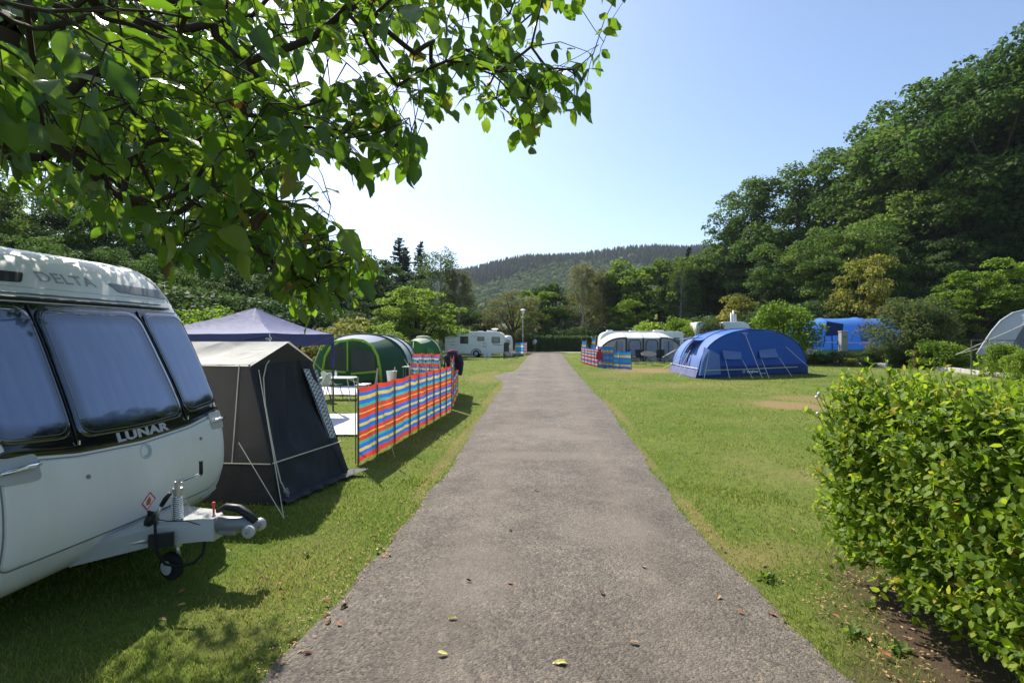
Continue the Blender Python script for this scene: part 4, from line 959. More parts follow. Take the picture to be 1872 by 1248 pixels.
jw = MB().lathe([(0.03, 0), (0.085, 0.0), (0.105, 0.012), (0.108, 0.03), (0.105, 0.048), (0.085, 0.06), (0.03, 0.06)], (jx - 0.06, jy - 0.03, 0.105), (0.25, 1, 0), 20).build('jockey_wheel', 'rubber', CAR, smooth=True, angle=40)
MB().lathe([(0.0, 0), (0.05, 0.0), (0.055, 0.01), (0.02, 0.018)], (jx - 0.063, jy - 0.035, 0.105), (-0.25, -1, 0), 14).build('wheel_hub', 'silver_plastic', jw, smooth=True, angle=40)
MB().tube([(jx, jy, 0.27), (jx - 0.01, jy + 0.02, 0.18), (jx - 0.055, jy + 0.045, 0.105)], 0.014, 7).build('wheel_fork', 'galvanised', CAR, smooth=True)
hb = MB().tube([(-3.03, CY - 0.19, 0.44), (-3.02, CY - 0.19, 0.54), (-2.985, CY - 0.19, 0.62)], [0.014, 0.014, 0.012], 8).build('handbrake_lever', 'galvanised', CAR, smooth=True)
MB().tube([(-2.99, CY - 0.19, 0.60), (-2.955, CY - 0.19, 0.655), (-2.92, CY - 0.19, 0.695)], [0.017, 0.019, 0.014], 8).build('lever_grip', 'black_plastic', hb, smooth=True)
MB().lathe([(0.03, 0), (0.036, 0.02), (0.034, 0.09), (0.02, 0.10)], (-3.09, CY - 0.20, 0.455), (0.3, 0.1, 0.8), 10).build('plug', 'black_plastic', CAR, smooth=True)
MB().tube([(-3.07, CY - 0.20, 0.52), (-3.045, CY - 0.25, 0.575), (-3.0, CY - 0.27, 0.575), (-2.975, CY - 0.275, 0.50), (-2.97, CY - 0.275, 0.38), (-2.965, CY - 0.26, 0.26), (-2.94, CY - 0.22, 0.17), (-2.88, CY - 0.15, 0.125), (-2.80, CY - 0.10, 0.13), (-2.75, CY - 0.07, 0.19), (-2.745, CY - 0.05, 0.28), (-2.77, CY - 0.03, 0.34)], 0.0105, 8).build('cable', 'rubber', CAR, smooth=True)
MB().tube([(-3.05, CY - 0.19, 0.50), (-2.93, CY - 0.20, 0.487), (-2.82, CY - 0.15, 0.475), (-2.73, CY - 0.115, 0.43)], 0.004, 5).build('breakaway_cable', 'black_plastic', CAR)
for i in range(9):
    t = i / 8; p = Vector((jx + 0.03 + 0.10 * t, jy + 0.05 * t, 0.69 - 0.19 * t - 0.05 * math.sin(math.pi * t)))
    a = 0 if i % 2 else math.pi / 2
    MB().tube([p + Vector((0.007 * math.cos(b) * math.cos(a), 0.007 * math.cos(b) * math.sin(a), 0.013 * math.sin(b))) for b in [2 * math.pi * k / 8 for k in range(9)]], 0.0022, 4).build('chain_link', 'galvanised', CAR)
# wheels and steadies underneath
for sg in (-1, 1):
    wl_ = MB().lathe([(0.16, 0), (0.29, 0.0), (0.315, 0.03), (0.315, 0.16), (0.29, 0.19), (0.16, 0.19)], (-6.9, CY + sg * 0.98, 0.315), (0, -sg, 0), 24).build('wheel', 'rubber', CAR, smooth=True, angle=40)
    MB().lathe([(0.17, 0), (0.16, -0.02), (0.05, -0.005), (0.04, -0.02)], (-6.9, CY + sg * 0.975, 0.315), (0, -sg, 0), 18).build('rim', 'silver_plastic', wl_, smooth=True, angle=40)
    for x_ in (-4.25, -9.2): MB().tube([(x_, CY + sg * 0.85, 0.31), (x_ + 0.12, CY + sg * 0.85, 0.04), (x_ + 0.13, CY + sg * 0.85, 0.0)], [0.03, 0.025, 0.06], 8).build('corner_steady', 'galvanised', CAR)
CAR.location = (CAR.location.x + 0.10, CAR.location.y - 0.385, 0.02)
for w_ in [k for k in WLOC]: pass
# ================================================================== LEFT-HAND PITCHES
fabric('tent_grey', (0.052, 0.052, 0.054), 0.10, wr=0.35, wscale=3.0)
fabric('tent_charcoal', (0.030, 0.031, 0.035), 0.05, wr=0.45, wscale=2.6, rough=0.7)
fabric('tent_roof_pale', (0.60, 0.58, 0.53), 0.15, wr=0.3, wscale=3.0)  # white of the sunlit roof put into the cloth colour; zip shares it
fabric('navy_cloth', (0.062, 0.072, 0.195), 0.10, wr=0.3, wscale=2.5, rough=0.7)
simple('navy_metal', (0.022, 0.026, 0.055), 0.4, vary=0.1)
simple('cord_cream', (0.62, 0.58, 0.46), 0.8, vary=0.1)
simple('cord_lime', (0.50, 0.62, 0.30), 0.8, vary=0.1)
simple('white_plastic', (0.74, 0.75, 0.74), 0.4, vary=0.05)
simple('white_ribbon', (0.80, 0.80, 0.80), 0.6, vary=0.05)
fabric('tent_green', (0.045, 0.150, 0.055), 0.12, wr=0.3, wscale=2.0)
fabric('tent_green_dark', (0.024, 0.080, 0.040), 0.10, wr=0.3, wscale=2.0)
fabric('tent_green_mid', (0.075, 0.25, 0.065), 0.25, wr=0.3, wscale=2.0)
fabric('tent_roof_blue', (0.30, 0.33, 0.43), 0.15, wr=0.25, wscale=2.0)
fabric('tent_silver', (0.42, 0.47, 0.50), 0.2, wr=0.4, wscale=4.0)
fabric('tent_cream', (0.50, 0.54, 0.40), 0.3, wr=0.3, wscale=2.5)
simple('tent_mesh', (0.020, 0.030, 0.032), 0.25, vary=0.3, scale=3, bmp=0.25, bscale=6)
fabric('tent_lime', (0.30, 0.47, 0.045), 0.2)

def panel(a, b, c, d, nu=12, nv=12, sag=0.0, wr=0.0, seed=0, t=0.004, wdir=0):
    """bilinear cloth panel a(bottom left) b(bottom right) c(top right) d(top left): returns rows of points"""
    a, b, c, d = map(Vector, (a, b, c, d)); n = (b - a).cross(d - a)
    if n.length < 1e-6: n = (c - a).cross(d - a)
    n.normalize(); rows = []
    for j in range(nv + 1):
        v = j / nv; row = []
        for i in range(nu + 1):
            u = i / nu; p = (a * (1 - u) + b * u) * (1 - v) + (d * (1 - u) + c * u) * v
            e = math.sin(math.pi * u) * math.sin(math.pi * v)
            w = mnoise.noise(Vector((u * 7 + seed, v * 2.0 - u * 3.0 * wdir, seed * 1.7))) * min(1, 6 * e)
            row.append(p + n * (-sag * e + wr * w))
        rows.append(row)
    return rows
def cloth(name, mat, parent, corners, nu=12, nv=12, sag=0.0, wr=0.0, seed=0, wdir=0, flip=False):
    return MB().grid(panel(*corners, nu=nu, nv=nv, sag=sag, wr=wr, seed=seed, wdir=wdir)).build(name, mat, parent, smooth=True, recalc=False)
def on_plane(u, v, p0, n, off=0.0):
    d = ray(u, v); o = Vector((0, 0, CAM_H)); t = (p0 - o).dot(n) / d.dot(n); return o + d * t + n * off
def cord(name, mat, parent, a, b, r=0.004, sag=0.0, n=5):
    a, b = Vector(a), Vector(b); return MB().tube([a.lerp(b, i / 6) - Vector((0, 0, sag * math.sin(math.pi * i / 6))) for i in range(7)], r, n).build(name, mat, parent)
def peg(parent, p, d=(0.3, 0, 1), L=0.12):
    p = Vector(p); d = Vector(d).normalized(); return MB().tube([p - d * 0.10, p + d * L * 0.4, p + d * L * 0.5 + Vector((0.02, 0, 0.0))], 0.005, 5).build('peg', 'galvanised', parent)

# ---- grey utility tent beside the caravan
A0 = G(513, 925); B0 = G(640, 868); A1 = P(456, 666, 5.75); C1 = P(525, 626, 6.2); B1 = P(568, 657, 6.75)
A0 = Vector((A0.x, A0.y, 0)); off = Vector((-2.3, 0.05, 0))
A0b, B0b, A1b, B1b, C1b = (p + off for p in (A0, B0, A1, B1, C1))
GT = thing('utility_tent', 'charcoal grey utility tent with sunlit pale roof standing behind the near caravan', 'tent', (A0 + B0b) / 2)
def lerpz(a, b, z): t = (z - a.z) / (b.z - a.z); return a.lerp(b, t)
zp = 0.46; Ap, Bp, Apb, Bpb = lerpz(A0, A1, zp), lerpz(B0, B1, zp), lerpz(A0b, A1b, zp), lerpz(B0b, B1b, zp)
cloth('gable_wall', 'tent_charcoal', GT, (Ap, Bp, B1, A1), 30, 30, 0.06, 0.09, 1, 1)
cloth('mud_wall', 'tent_charcoal', GT, (A0, B0, Bp, Ap), 30, 10, 0.03, 0.07, 4, 1)
gp = MB(); gp.grid([[A1.lerp(C1, t), (A1.lerp(C1, t) + (A1.lerp(B1, (A1.lerp(C1, t) - A1).length / (C1 - A1).length * 0.5))) / 2, A1.lerp(B1, t * 0.5)] for t in [i / 8 for i in range(9)]])
gp.grid([[B1.lerp(C1, t), (B1.lerp(C1, t) + B1.lerp(A1, t * 0.5)) / 2, B1.lerp(A1, t * 0.5)] for t in [i / 8 for i in range(9)]])
gp.build('gable_peak', 'tent_grey', GT, smooth=True)
cloth('side_wall', 'tent_grey', GT, (Apb, Ap, A1, A1b), 22, 16, 0.03, 0.03, 7, 1)
cloth('side_mud_wall', 'tent_charcoal', GT, (A0b, A0, Ap, Apb), 20, 6, 0.02, 0.02, 9)
cloth('far_wall', 'tent_charcoal', GT, (B0, B0b, B1b, B1), 8, 8, 0.03, 0.02, 12)
cloth('roof_slope', 'tent_roof_pale', GT, (A1b, A1 + Vector((0.03, -0.03, -0.02)), C1 + Vector((0.03, 0, 0.012)), C1b + Vector((0, 0, 0.012))), 20, 10, 0.03, 0.02, 15)
cloth('roof_slope', 'tent_roof_pale', GT, (B1 + Vector((0.03, 0.02, -0.02)), B1b, C1b + Vector((0, 0, 0.012)), C1 + Vector((0.03, 0, 0.012))), 12, 8, 0.02, 0.01, 17)
gn = (B0 - A0).cross(A1 - A0).normalized(); gn = gn if gn.x > 0 else -gn
gpnt = lambda u, v, off=0.03: on_plane(u, v, A0, gn, off)
MB().tube([gpnt(u, v) for u, v in ((529, 632), (512, 640), (494, 652), (483, 668), (478, 692), (481, 740), (490, 790), (500, 842), (509, 880), (521, 903))], 0.008, 6).build('door_piping', 'cord_cream', GT, smooth=True)
MB().tube([Apb.lerp(Ap, i / 8) + Vector((0, -0.02, 0)) for i in range(9)] + [Ap.lerp(Bp, i / 10) + gn * (0.03 + 0.0 * i) for i in range(11)], 0.008, 6).build('mud_wall_piping', 'cord_cream', GT, smooth=True)
MB().tube([A0 + gn * .01, Ap + gn * 0.012 + Vector((0, -.012, 0)), A1 + Vector((0.01, -0.02, 0))], [0.012, 0.012, 0.012], 6).build('corner_seam', 'tent_charcoal', GT, smooth=True)
MB().tube([Apb.lerp(Ap, 0.80).lerp(A1b.lerp(A1, 0.95), t) + Vector((0, -0.015, 0)) for t in (1, .75, .5, .25, 0)], 0.006, 5).build('side_zip', 'tent_roof_pale', GT)
# clear vinyl window with a grid
m, nt, bs = newmat('grid_vinyl'); co = N(nt, 'ShaderNodeTexCoord'); br = N(nt, 'ShaderNodeTexBrick'); br.inputs['Scale'].default_value = 14.0; br.inputs['Mortar Size'].default_value = 0.045
br.inputs['Color1'].default_value = rgb((0.16, 0.165, 0.17)); br.inputs['Color2'].default_value = rgb((0.22, 0.22, 0.23)); br.inputs['Mortar'].default_value = rgb((0.62, 0.62, 0.62))
mp = N(nt, 'ShaderNodeMapping'); mp.inputs['Rotation'].default_value = (R(90), 0, R(90)); nt.links.new(co.outputs['Object'], mp.inputs[0]); nt.links.new(mp.outputs[0], br.inputs['Vector']); nt.links.new(br.outputs[0], bs.inputs['Base Color'])
bs.inputs['Roughness'].default_value = 0.22
wq = [gpnt(u, v, 0.035) for u, v in ((597, 802), (610, 800), (576, 677), (549, 675))]
MB().grid(panel(*wq, nu=6, nv=14, wr=0.01, seed=21)).build('vinyl_window', 'grid_vinyl', GT, smooth=True, recalc=False)
MB().tube([gpnt(u, v, 0.04) for u, v in ((530, 633), (549, 676), (575, 740), (598, 802), (618, 845), (634, 880))], 0.007, 5).build('zip_line', 'tent_grey', GT, smooth=True)
sk = MB(); rows = []
for i in range(19):
    t = i / 18; b = A0.lerp(B0, t * 1.05); w = 0.10 + 0.05 * math.sin(i * 1.9) + (0.18 * max(0, t - 0.8) / 0.2)
    rows.append([b + Vector((-0.03, 0, 0.07)), b + gn * w * 0.45 + Vector((0, 0, 0.05 + 0.012 * math.sin(i * 2.3))), b + gn * w + Vector((0, 0, 0.012))])
sk.grid(rows); sk.build('ground_flap', 'tent_charcoal', GT, smooth=True, recalc=False)
pg = G(519, 952)
for a in (on_plane(467, 678, A0, gn, 0.05), on_plane(444, 806, Ap, Vector((0, 1, 0)), -0.08)):
    cord('guy_rope', 'cord_cream', GT, a, pg + Vector((0, 0, 0.03)), 0.0045)
peg(GT, pg)
for k, (u, v) in enumerate(((537, 905), (527, 915))):
    q = G(u, v); 
    for j in range(6):
        p = (A0 + gn * 0.06 + Vector((0, 0.05 * k, 0.16))).lerp(q, j / 5.0); MB().tube([p + Vector((0.012 * math.cos(b), 0, 0.018 * math.sin(b))) for b in [2 * math.pi * i / 6 for i in range(7)]], 0.004, 4).build('peg_ladder', 'silver_plastic', GT)
    peg(GT, q)
cord('guy_rope', 'cord_lime', GT, B1 + Vector((0, 0.03, 0)), G(700, 800) + Vector((0, 0, 0.02)), 0.004); peg(GT, G(700, 800))

# ---- navy gazebo
gA = P(496, 610, 9.75); gB = P(610, 614, 12.7); ze = 1.97
gA = Vector((gA.x, gA.y, ze)); gB = Vector((gB.x, gB.y, ze)); e1 = (gB - gA); e1.z = 0; Lg = e1.length; e1.normalize(); e2 = Vector((-e1.y, e1.x, 0))
if e2.x > 0: e2 = -e2
gC = gB + e2 * 3.0; gD = gA + e2 * 3.0; pk = (gA + gB + gC + gD) / 4; pk = P(467, 562, pk.y)
GZ = thing('gazebo', 'navy blue pop-up gazebo with a white ribbon bow, behind the grey tent', 'gazebo', ((gA + gC) / 2).xy.to_3d())
for k, (a, b) in enumerate(((gD, gA), (gA, gB), (gB, gC), (gC, gD))):
    rows = []
    for j in range(11):
        t = j / 10; row = []
        for i in range(15):
            u = i / 14; base = a.lerp(b, u) + Vector((0, 0, -0.02 * math.sin(math.pi * u)))
            p = base.lerp(pk, t); z = ze + (pk.z - ze) * (t ** 1.45 if True else t) - 0.03 * math.sin(math.pi * t) * math.sin(math.pi * u) + 0.012 * mnoise.noise(Vector((u * 6 + k * 3, t * 3, k)))
            row.append(Vector((p.x, p.y, z + (base.z - ze) * (1 - t))))
        rows.append(row)
    MB().grid(rows).build('canopy_panel', 'navy_cloth', GZ, smooth=True)
    rows = []
    for j in range(4):
        rows.append([a.lerp(b, i / 16) + Vector((0, 0, -0.02 * math.sin(math.pi * i / 16) - 0.26 * j / 3)) + (e1 if k % 2 == 0 else e2) * 0.012 * math.sin(i * 1.7 + j) * j / 3 for i in range(17)])
    MB().grid(rows).build('valance', 'navy_cloth', GZ, smooth=True)
for p in (gA, gB, gC, gD):
    q = p.lerp((gA + gC) / 2, 0.01); lg = MB().box((q.x, q.y, ze / 2 - 0.02), (0.035, 0.035, ze - 0.04), bev=0.004).build('leg', 'navy_metal', GZ)
    MB().box((q.x, q.y, 1.42), (0.085, 0.085, 0.62), bev=0.02).build('leg_sleeve', 'navy_cloth', lg)
    MB().box((q.x, q.y, 0.006), (0.11, 0.11, 0.012)).build('foot', 'navy_metal', lg)
for a, b in ((gA, gB), (gB, gC), (gC, gD), (gD, gA)):
    m_ = (a + b) / 2; MB().tube([a + Vector((0, 0, -0.06)), m_ + Vector((0, 0, -0.30)), b + Vector((0, 0, -0.06))], 0.012, 4).build('truss_bar', 'navy_metal', GZ)
bw = P(493, 620, gA.y - 0.06)
for pts in ([(0, 0, 0.10), (0.01, 0, 0.02), (0, 0, 0)], [(0, 0, 0), (-0.05, 0, 0.03), (-0.085, 0, 0.012), (-0.05, 0, -0.01), (0, 0, 0)], [(0, 0, 0), (0.03, 0, 0.04), (0.045, 0, 0.0), (0.02, 0, -0.015), (0, 0, 0)], [(0, 0, 0), (0.02, 0, -0.05), (0.05, 0, -0.08)], [(0, 0, 0), (-0.01, 0, -0.06), (-0.02, 0, -0.13)]):
    MB().tube([bw + Vector(p) for p in pts], 0.007, 5).build('ribbon_bow', 'white_ribbon', GZ, smooth=True)
for sg in ((440, 582, 455, 598), (543, 592, 549, 608)):
    a = P(sg[0], sg[1], 11.0)

# ---- tunnel tents
def arch(l, r, h, n=24, pw=0.62, zb=0.0):
    if isinstance(pw, list):
        c = (Vector(l) + Vector(r)) / 2; hv = (Vector(r) - Vector(l)) / 2; full = pw + [(-a, b) for a, b in pw[-2::-1]]; ts = np.linspace(0, len(full) - 1, n + 1); ix = np.arange(len(full))
        return [c + hv * float(np.interp(t, ix, [q[0] for q in full])) + Vector((0, 0, zb + h * float(np.interp(t, ix, [q[1] for q in full])))) for t in ts]
    l, r = Vector(l), Vector(r); c = (l + r) / 2; hv = (r - l) / 2; out = []
    for i in range(n + 1):
        a = math.pi * i / n; cx = -math.cos(a); cx = math.copysign(abs(cx) ** 0.9, cx); out.append(c + hv * cx + Vector((0, 0, zb + h * math.sin(a) ** pw)))
    return out
def tunnel(root, stations, zones, sleeve, nm=('side_panel', 'roof_panel', 'side_panel'), pw=0.62, sub=4, billow=0.06, sleeve_r=0.05):
    """stations: (left, right, height); zones: per bay (material left, roof, right); split index along the arch"""
    ar = [arch(l, r, h, pw=pw) for l, r, h in stations]; n = len(ar[0]) - 1; k0, k1 = 8, n - 8
    for b in range(len(ar) - 1):
        rows = []
        for j in range(sub + 1):
            t = j / sub; row = []
            c = sum(ar[b], Vector()) / len(ar[b])
            for i in range(n + 1):
                p = ar[b][i].lerp(ar[b + 1][i], t); s_ = billow * math.sin(math.pi * t) * math.sin(math.pi * i / n)
                d = Vector((c.x - p.x, 0, c.z * 0.5 - p.z)); d.normalize(); row.append(p + d * s_)
            rows.append(row)
        for (i0, i1), mt, nn in zip(((0, k0), (k0, k1), (k1, n)), zones[b], nm):
            MB().grid([r_[i0:i1 + 1] for r_ in rows]).build(nn, mt, root, smooth=True)
    for b, a in enumerate(ar):
        if sleeve[b]: MB().tube([p + Vector((0, 0, 0.004)) for p in a], sleeve_r, 6).build('arch_sleeve', sleeve[b], root, smooth=True)
    return ar
def end_panel(root, name, mat, a, bulge=0.0, z0=0.0, z1=9.0, out=Vector((0, -1, 0)), seed=0, wr=0.015):
    """closes an arch between heights z0..z1"""
    l, r = a[0], a[-1]; n = len(a) // 2; rows = []
    zt = max(p.z for p in a)
    for j in range(11):
        z = z0 + (min(z1, zt) - z0) * j / 10; zz = min(z, zt - 1e-3)
        def at(seq):
            for i in range(len(seq) - 1):
                if seq[i].z <= zz <= seq[i + 1].z: t = (zz - seq[i].z) / max(1e-6, seq[i + 1].z - seq[i].z); return seq[i].lerp(seq[i + 1], t)
            return seq[-1]
        L_ = at(a[:n + 1]); R_ = at(a[n:][::-1]); row = []
        for i in range(17):
            u = i / 16; p = L_.lerp(R_, u); e = math.sin(math.pi * u) ** 0.6 * (1 - (z / zt) ** 2); row.append(Vector((p.x, p.y, z)) + out * (bulge * e + wr * mnoise.noise(Vector((u * 8 + seed, z * 3, seed))) * math.sin(math.pi * u)))
        rows.append(row)
    return MB().grid(rows).build(name, mat, root, smooth=True)

r1 = G(746, 697); l1 = r1 + Vector((-3.9, -0.1, 0)); ax = Vector((-0.12, 1.0, 0)).normalized()
f_l = G(574, 704); f_r = G(697, 703)
hT = P(690, 611, r1.y).z
TT = thing('tunnel_tent', 'large dark green tunnel tent with lime arch and silver roof bays', 'tent', (l1 + r1) / 2)
# narrower leaning front
fa = arch(f_l, f_r, hT * 0.90)
st = [(f_l, f_r, hT * 0.90), (l1, r1, hT), (l1 + ax * 1.7, r1 + ax * 1.7, hT * 1.0), (l1 + ax * 3.2, r1 + ax * 3.2, hT * 0.99), (l1 + ax * 5.2 + Vector((.4, 0, 0)), r1 + ax * 5.2 - Vector((.4, 0, 0)), hT * 0.9)]
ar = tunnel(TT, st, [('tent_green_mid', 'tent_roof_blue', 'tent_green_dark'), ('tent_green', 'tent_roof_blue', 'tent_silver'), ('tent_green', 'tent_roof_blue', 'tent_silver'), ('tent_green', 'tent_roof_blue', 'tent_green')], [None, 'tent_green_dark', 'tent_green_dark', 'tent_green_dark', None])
end_panel(TT, 'front_panel', 'tent_green', fa, 0.05, 0.0, 9, seed=3); end_panel(TT, 'back_panel', 'tent_green', ar[-1], 0.05, out=Vector((0, 1, 0)))
fpt = lambda u, v, off=0.10: on_plane(u, v, Vector((f_l.x, f_l.y - off, 0)), Vector((0, 1, 0)))
MB().tube([fpt(u, v) for u, v in ((590, 676), (594, 652), (603, 636), (620, 624), (645, 620), (664, 622), (680, 632), (690, 650), (695, 675), (697, 702))], 0.05, 6).build('lime_arch', 'tent_lime', TT, smooth=True)
for q in (((593, 679), (632, 681), (632, 628), (604, 636)), ((642, 682), (686, 679), (684, 645), (642, 627))):
    MB().grid(panel(*[fpt(u, v, 0.085) for u, v in q], nu=8, nv=8, wr=0.02, seed=q[0][0])).build('mesh_window', 'tent_mesh', TT, smooth=True)
for q in ((588, 677, 632, 680), (642, 683, 690, 679)): MB().tube([fpt(q[0], q[1], 0.11), fpt(q[2], q[3], 0.11)], 0.045, 6).build('lime_sill', 'tent_lime', TT)
MB().tube([fpt(635, 622, 0.11), fpt(635, 678, 0.11)], 0.03, 6).build('lime_post', 'tent_lime', TT)
cord('guy_rope', 'cord_cream', TT, P(697, 627, r1.y - 0.4), G(685, 706), 0.02); cord('guy_rope', 'cord_lime', TT, f_l + Vector((0.3, 0, 1.6)), G(556, 712), 0.015); cord('guy_rope', 'cord_cream', TT, r1 + Vector((-0.2, 0, 1.0)), G(770, 706), 0.012)
MB().box((f_l.lerp(f_r, .5) + Vector((0, -0.03, 0.09))), ((f_r - f_l).length, 0.02, 0.18), rz=math.atan2((f_r - f_l).y, (f_r - f_l).x)).build('mud_skirt', 'tent_charcoal', TT)

# second, pale green tent
pr_ = G(806, 668); DT = thing('dome_tent', 'pale green dome tent with cream roof between tunnel tent and far caravan', 'tent', pr_ + Vector((-1.3, 1, 0)))
hD = P(790, 617, pr_.y + 0.6).z; hv = Vector((-2.5, -0.15, 0)); ax2 = Vector((-0.12, 1, 0))
st = [(pr_ + hv * 0.80 + Vector((-.1, -1.6, 0)), pr_ + Vector((-0.75, -1.3, 0)), hD * 0.88), (pr_ + hv, pr_, hD), (pr_ + hv + ax2 * 1.5, pr_ + ax2 * 1.5, hD * 0.99), (pr_ + hv + ax2 * 2.8 + Vector((.5, 0, 0)), pr_ + ax2 * 2.8 - Vector((.5, 0, 0)), hD * 0.8)]
ar = tunnel(DT, st, [('tent_green_mid', 'tent_cream', 'tent_green'), ('tent_green_mid', 'tent_cream', 'tent_cream'), ('tent_green', 'tent_cream', 'tent_cream')], ['tent_green_mid', 'tent_green_mid', 'tent_green_mid', None], pw=0.75, sleeve_r=0.035)
end_panel(DT, 'front_panel', 'tent_green_mid', ar[0], 0.05, seed=8)
MB().grid(panel(*[on_plane(u, v, ar[0][0] + Vector((0, -0.10, 0)), Vector((0, 1, 0))) for u, v in ((778, 664), (797, 664), (793, 640), (782, 634))], nu=6, nv=6)).build('door_panel', 'tent_green', DT, smooth=True)
MB().lathe([(0.5, 0), (0.42, 0.12), (0.2, 0.16)], (st[1][0] + st[1][1]) / 2 + Vector((0, 0.4, hD - 0.03)), (0, 0, 1), 14).build('roof_vent', 'tent_cream', DT, smooth=True)
end_panel(DT, 'back_panel', 'tent_green', ar[-1], 0.05, out=Vector((0, 1, 0)))
cord('guy_rope', 'cord_cream', DT, ar[0][12] + Vector((0, -0.02, 0)), G(752, 680), 0.012)

# ---- windbreaks
def stripes(name, cols, trans=0.35):
    """printed cloth: bands along the height attribute"""
    m, nt, bs = newmat(name); at = N(nt, 'ShaderNodeAttribute', attribute_name='tint'); r_ = nt.nodes.new('ShaderNodeValToRGB'); cr = r_.color_ramp; cr.interpolation = 'CONSTANT'
    tot = sum(w for w, c in cols); p = 0
    while len(cr.elements) < len(cols): cr.elements.new(0.5)
    pos_ = []
    for w, c in cols: pos_.append(p / tot); p += w
    for e, q, (w, c) in zip(cr.elements, pos_, cols): e.position = q; e.color = rgb(c)
    nt.links.new(at.outputs['Fac'], r_.inputs[0]); co = N(nt, 'ShaderNodeTexCoord'); nz_ = N(nt, 'ShaderNodeTexNoise', Scale=6.0, Detail=5.0); nt.links.new(co.outputs['Object'], nz_.inputs['Vector'])
    col = mixc(nt, r_.outputs[0], mixc(nt, (0.72, 0.72, 0.74), (1.15, 1.15, 1.15), nz_.outputs['Fac']), 0.8, 'MULTIPLY')
    nt.links.new(col, bs.inputs['Base Color']); bs.inputs['Roughness'].default_value = 0.6; bs.inputs['Specular IOR Level'].default_value = 0.3
    n2 = N(nt, 'ShaderNodeTexNoise', Scale=9.0, Detail=3.0, Distortion=1.5); nt.links.new(co.outputs['Object'], n2.inputs['Vector']); bump(nt, bs, n2.outputs['Fac'], 0.5, 0.03)
    tr = N(nt, 'ShaderNodeBsdfTranslucent'); nt.links.new(col, tr.inputs[0]); mx = N(nt, 'ShaderNodeMixShader'); mx.inputs[0].default_value = trans
    nt.links.new(bs.outputs[0], mx.inputs[1]); nt.links.new(tr.outputs[0], mx.inputs[2]); nt.links.new(mx.outputs[0], nt.nodes['Material Output'].inputs['Surface'])
RED, BLU, YEL, TEA, WHT, ORG, LBL = (0.78, 0.085, 0.055), (0.045, 0.20, 0.72), (0.85, 0.62, 0.12), (0.07, 0.50, 0.40), (0.74, 0.74, 0.72), (0.68, 0.26, 0.07), (0.06, 0.38, 0.68)
stripes('wb_rainbow', [(7, RED), (5, BLU), (5, YEL), (6, BLU), (4, TEA), (7, RED), (1.8, YEL), (6, RED), (6, BLU), (4, YEL), (6, BLU), (6, RED), (1.8, YEL), (6, RED), (4, TEA), (6, BLU), (4, YEL), (6, BLU), (7, RED)][::-1], 0.55)
stripes('wb_plaid', [(5, BLU), (3, WHT), (6, RED), (3, WHT), (5, BLU), (3, ORG), (3, WHT), (6, RED), (3, BLU), (4, WHT), (6, RED), (5, BLU), (4, WHT), (5, RED)][::-1], 0.4)
stripes('wb_blue', [(6, BLU), (5, LBL), (3, YEL), (4, ORG), (9, BLU), (6, LBL), (9, BLU), (4, ORG), (3, YEL), (8, BLU)][::-1], 0.4)
stripes('wb_beach', [(4, BLU), (7, LBL), (4, YEL), (2, WHT), (4, BLU), (9, LBL), (4, BLU), (3, WHT), (3, YEL), (6, BLU)][::-1], 0.5)
simple('pole_wood', (0.52, 0.37, 0.20), 0.7, vary=0.2, scale=10)
simple('pole_dark', (0.030, 0.024, 0.022), 0.6, vary=0.2)
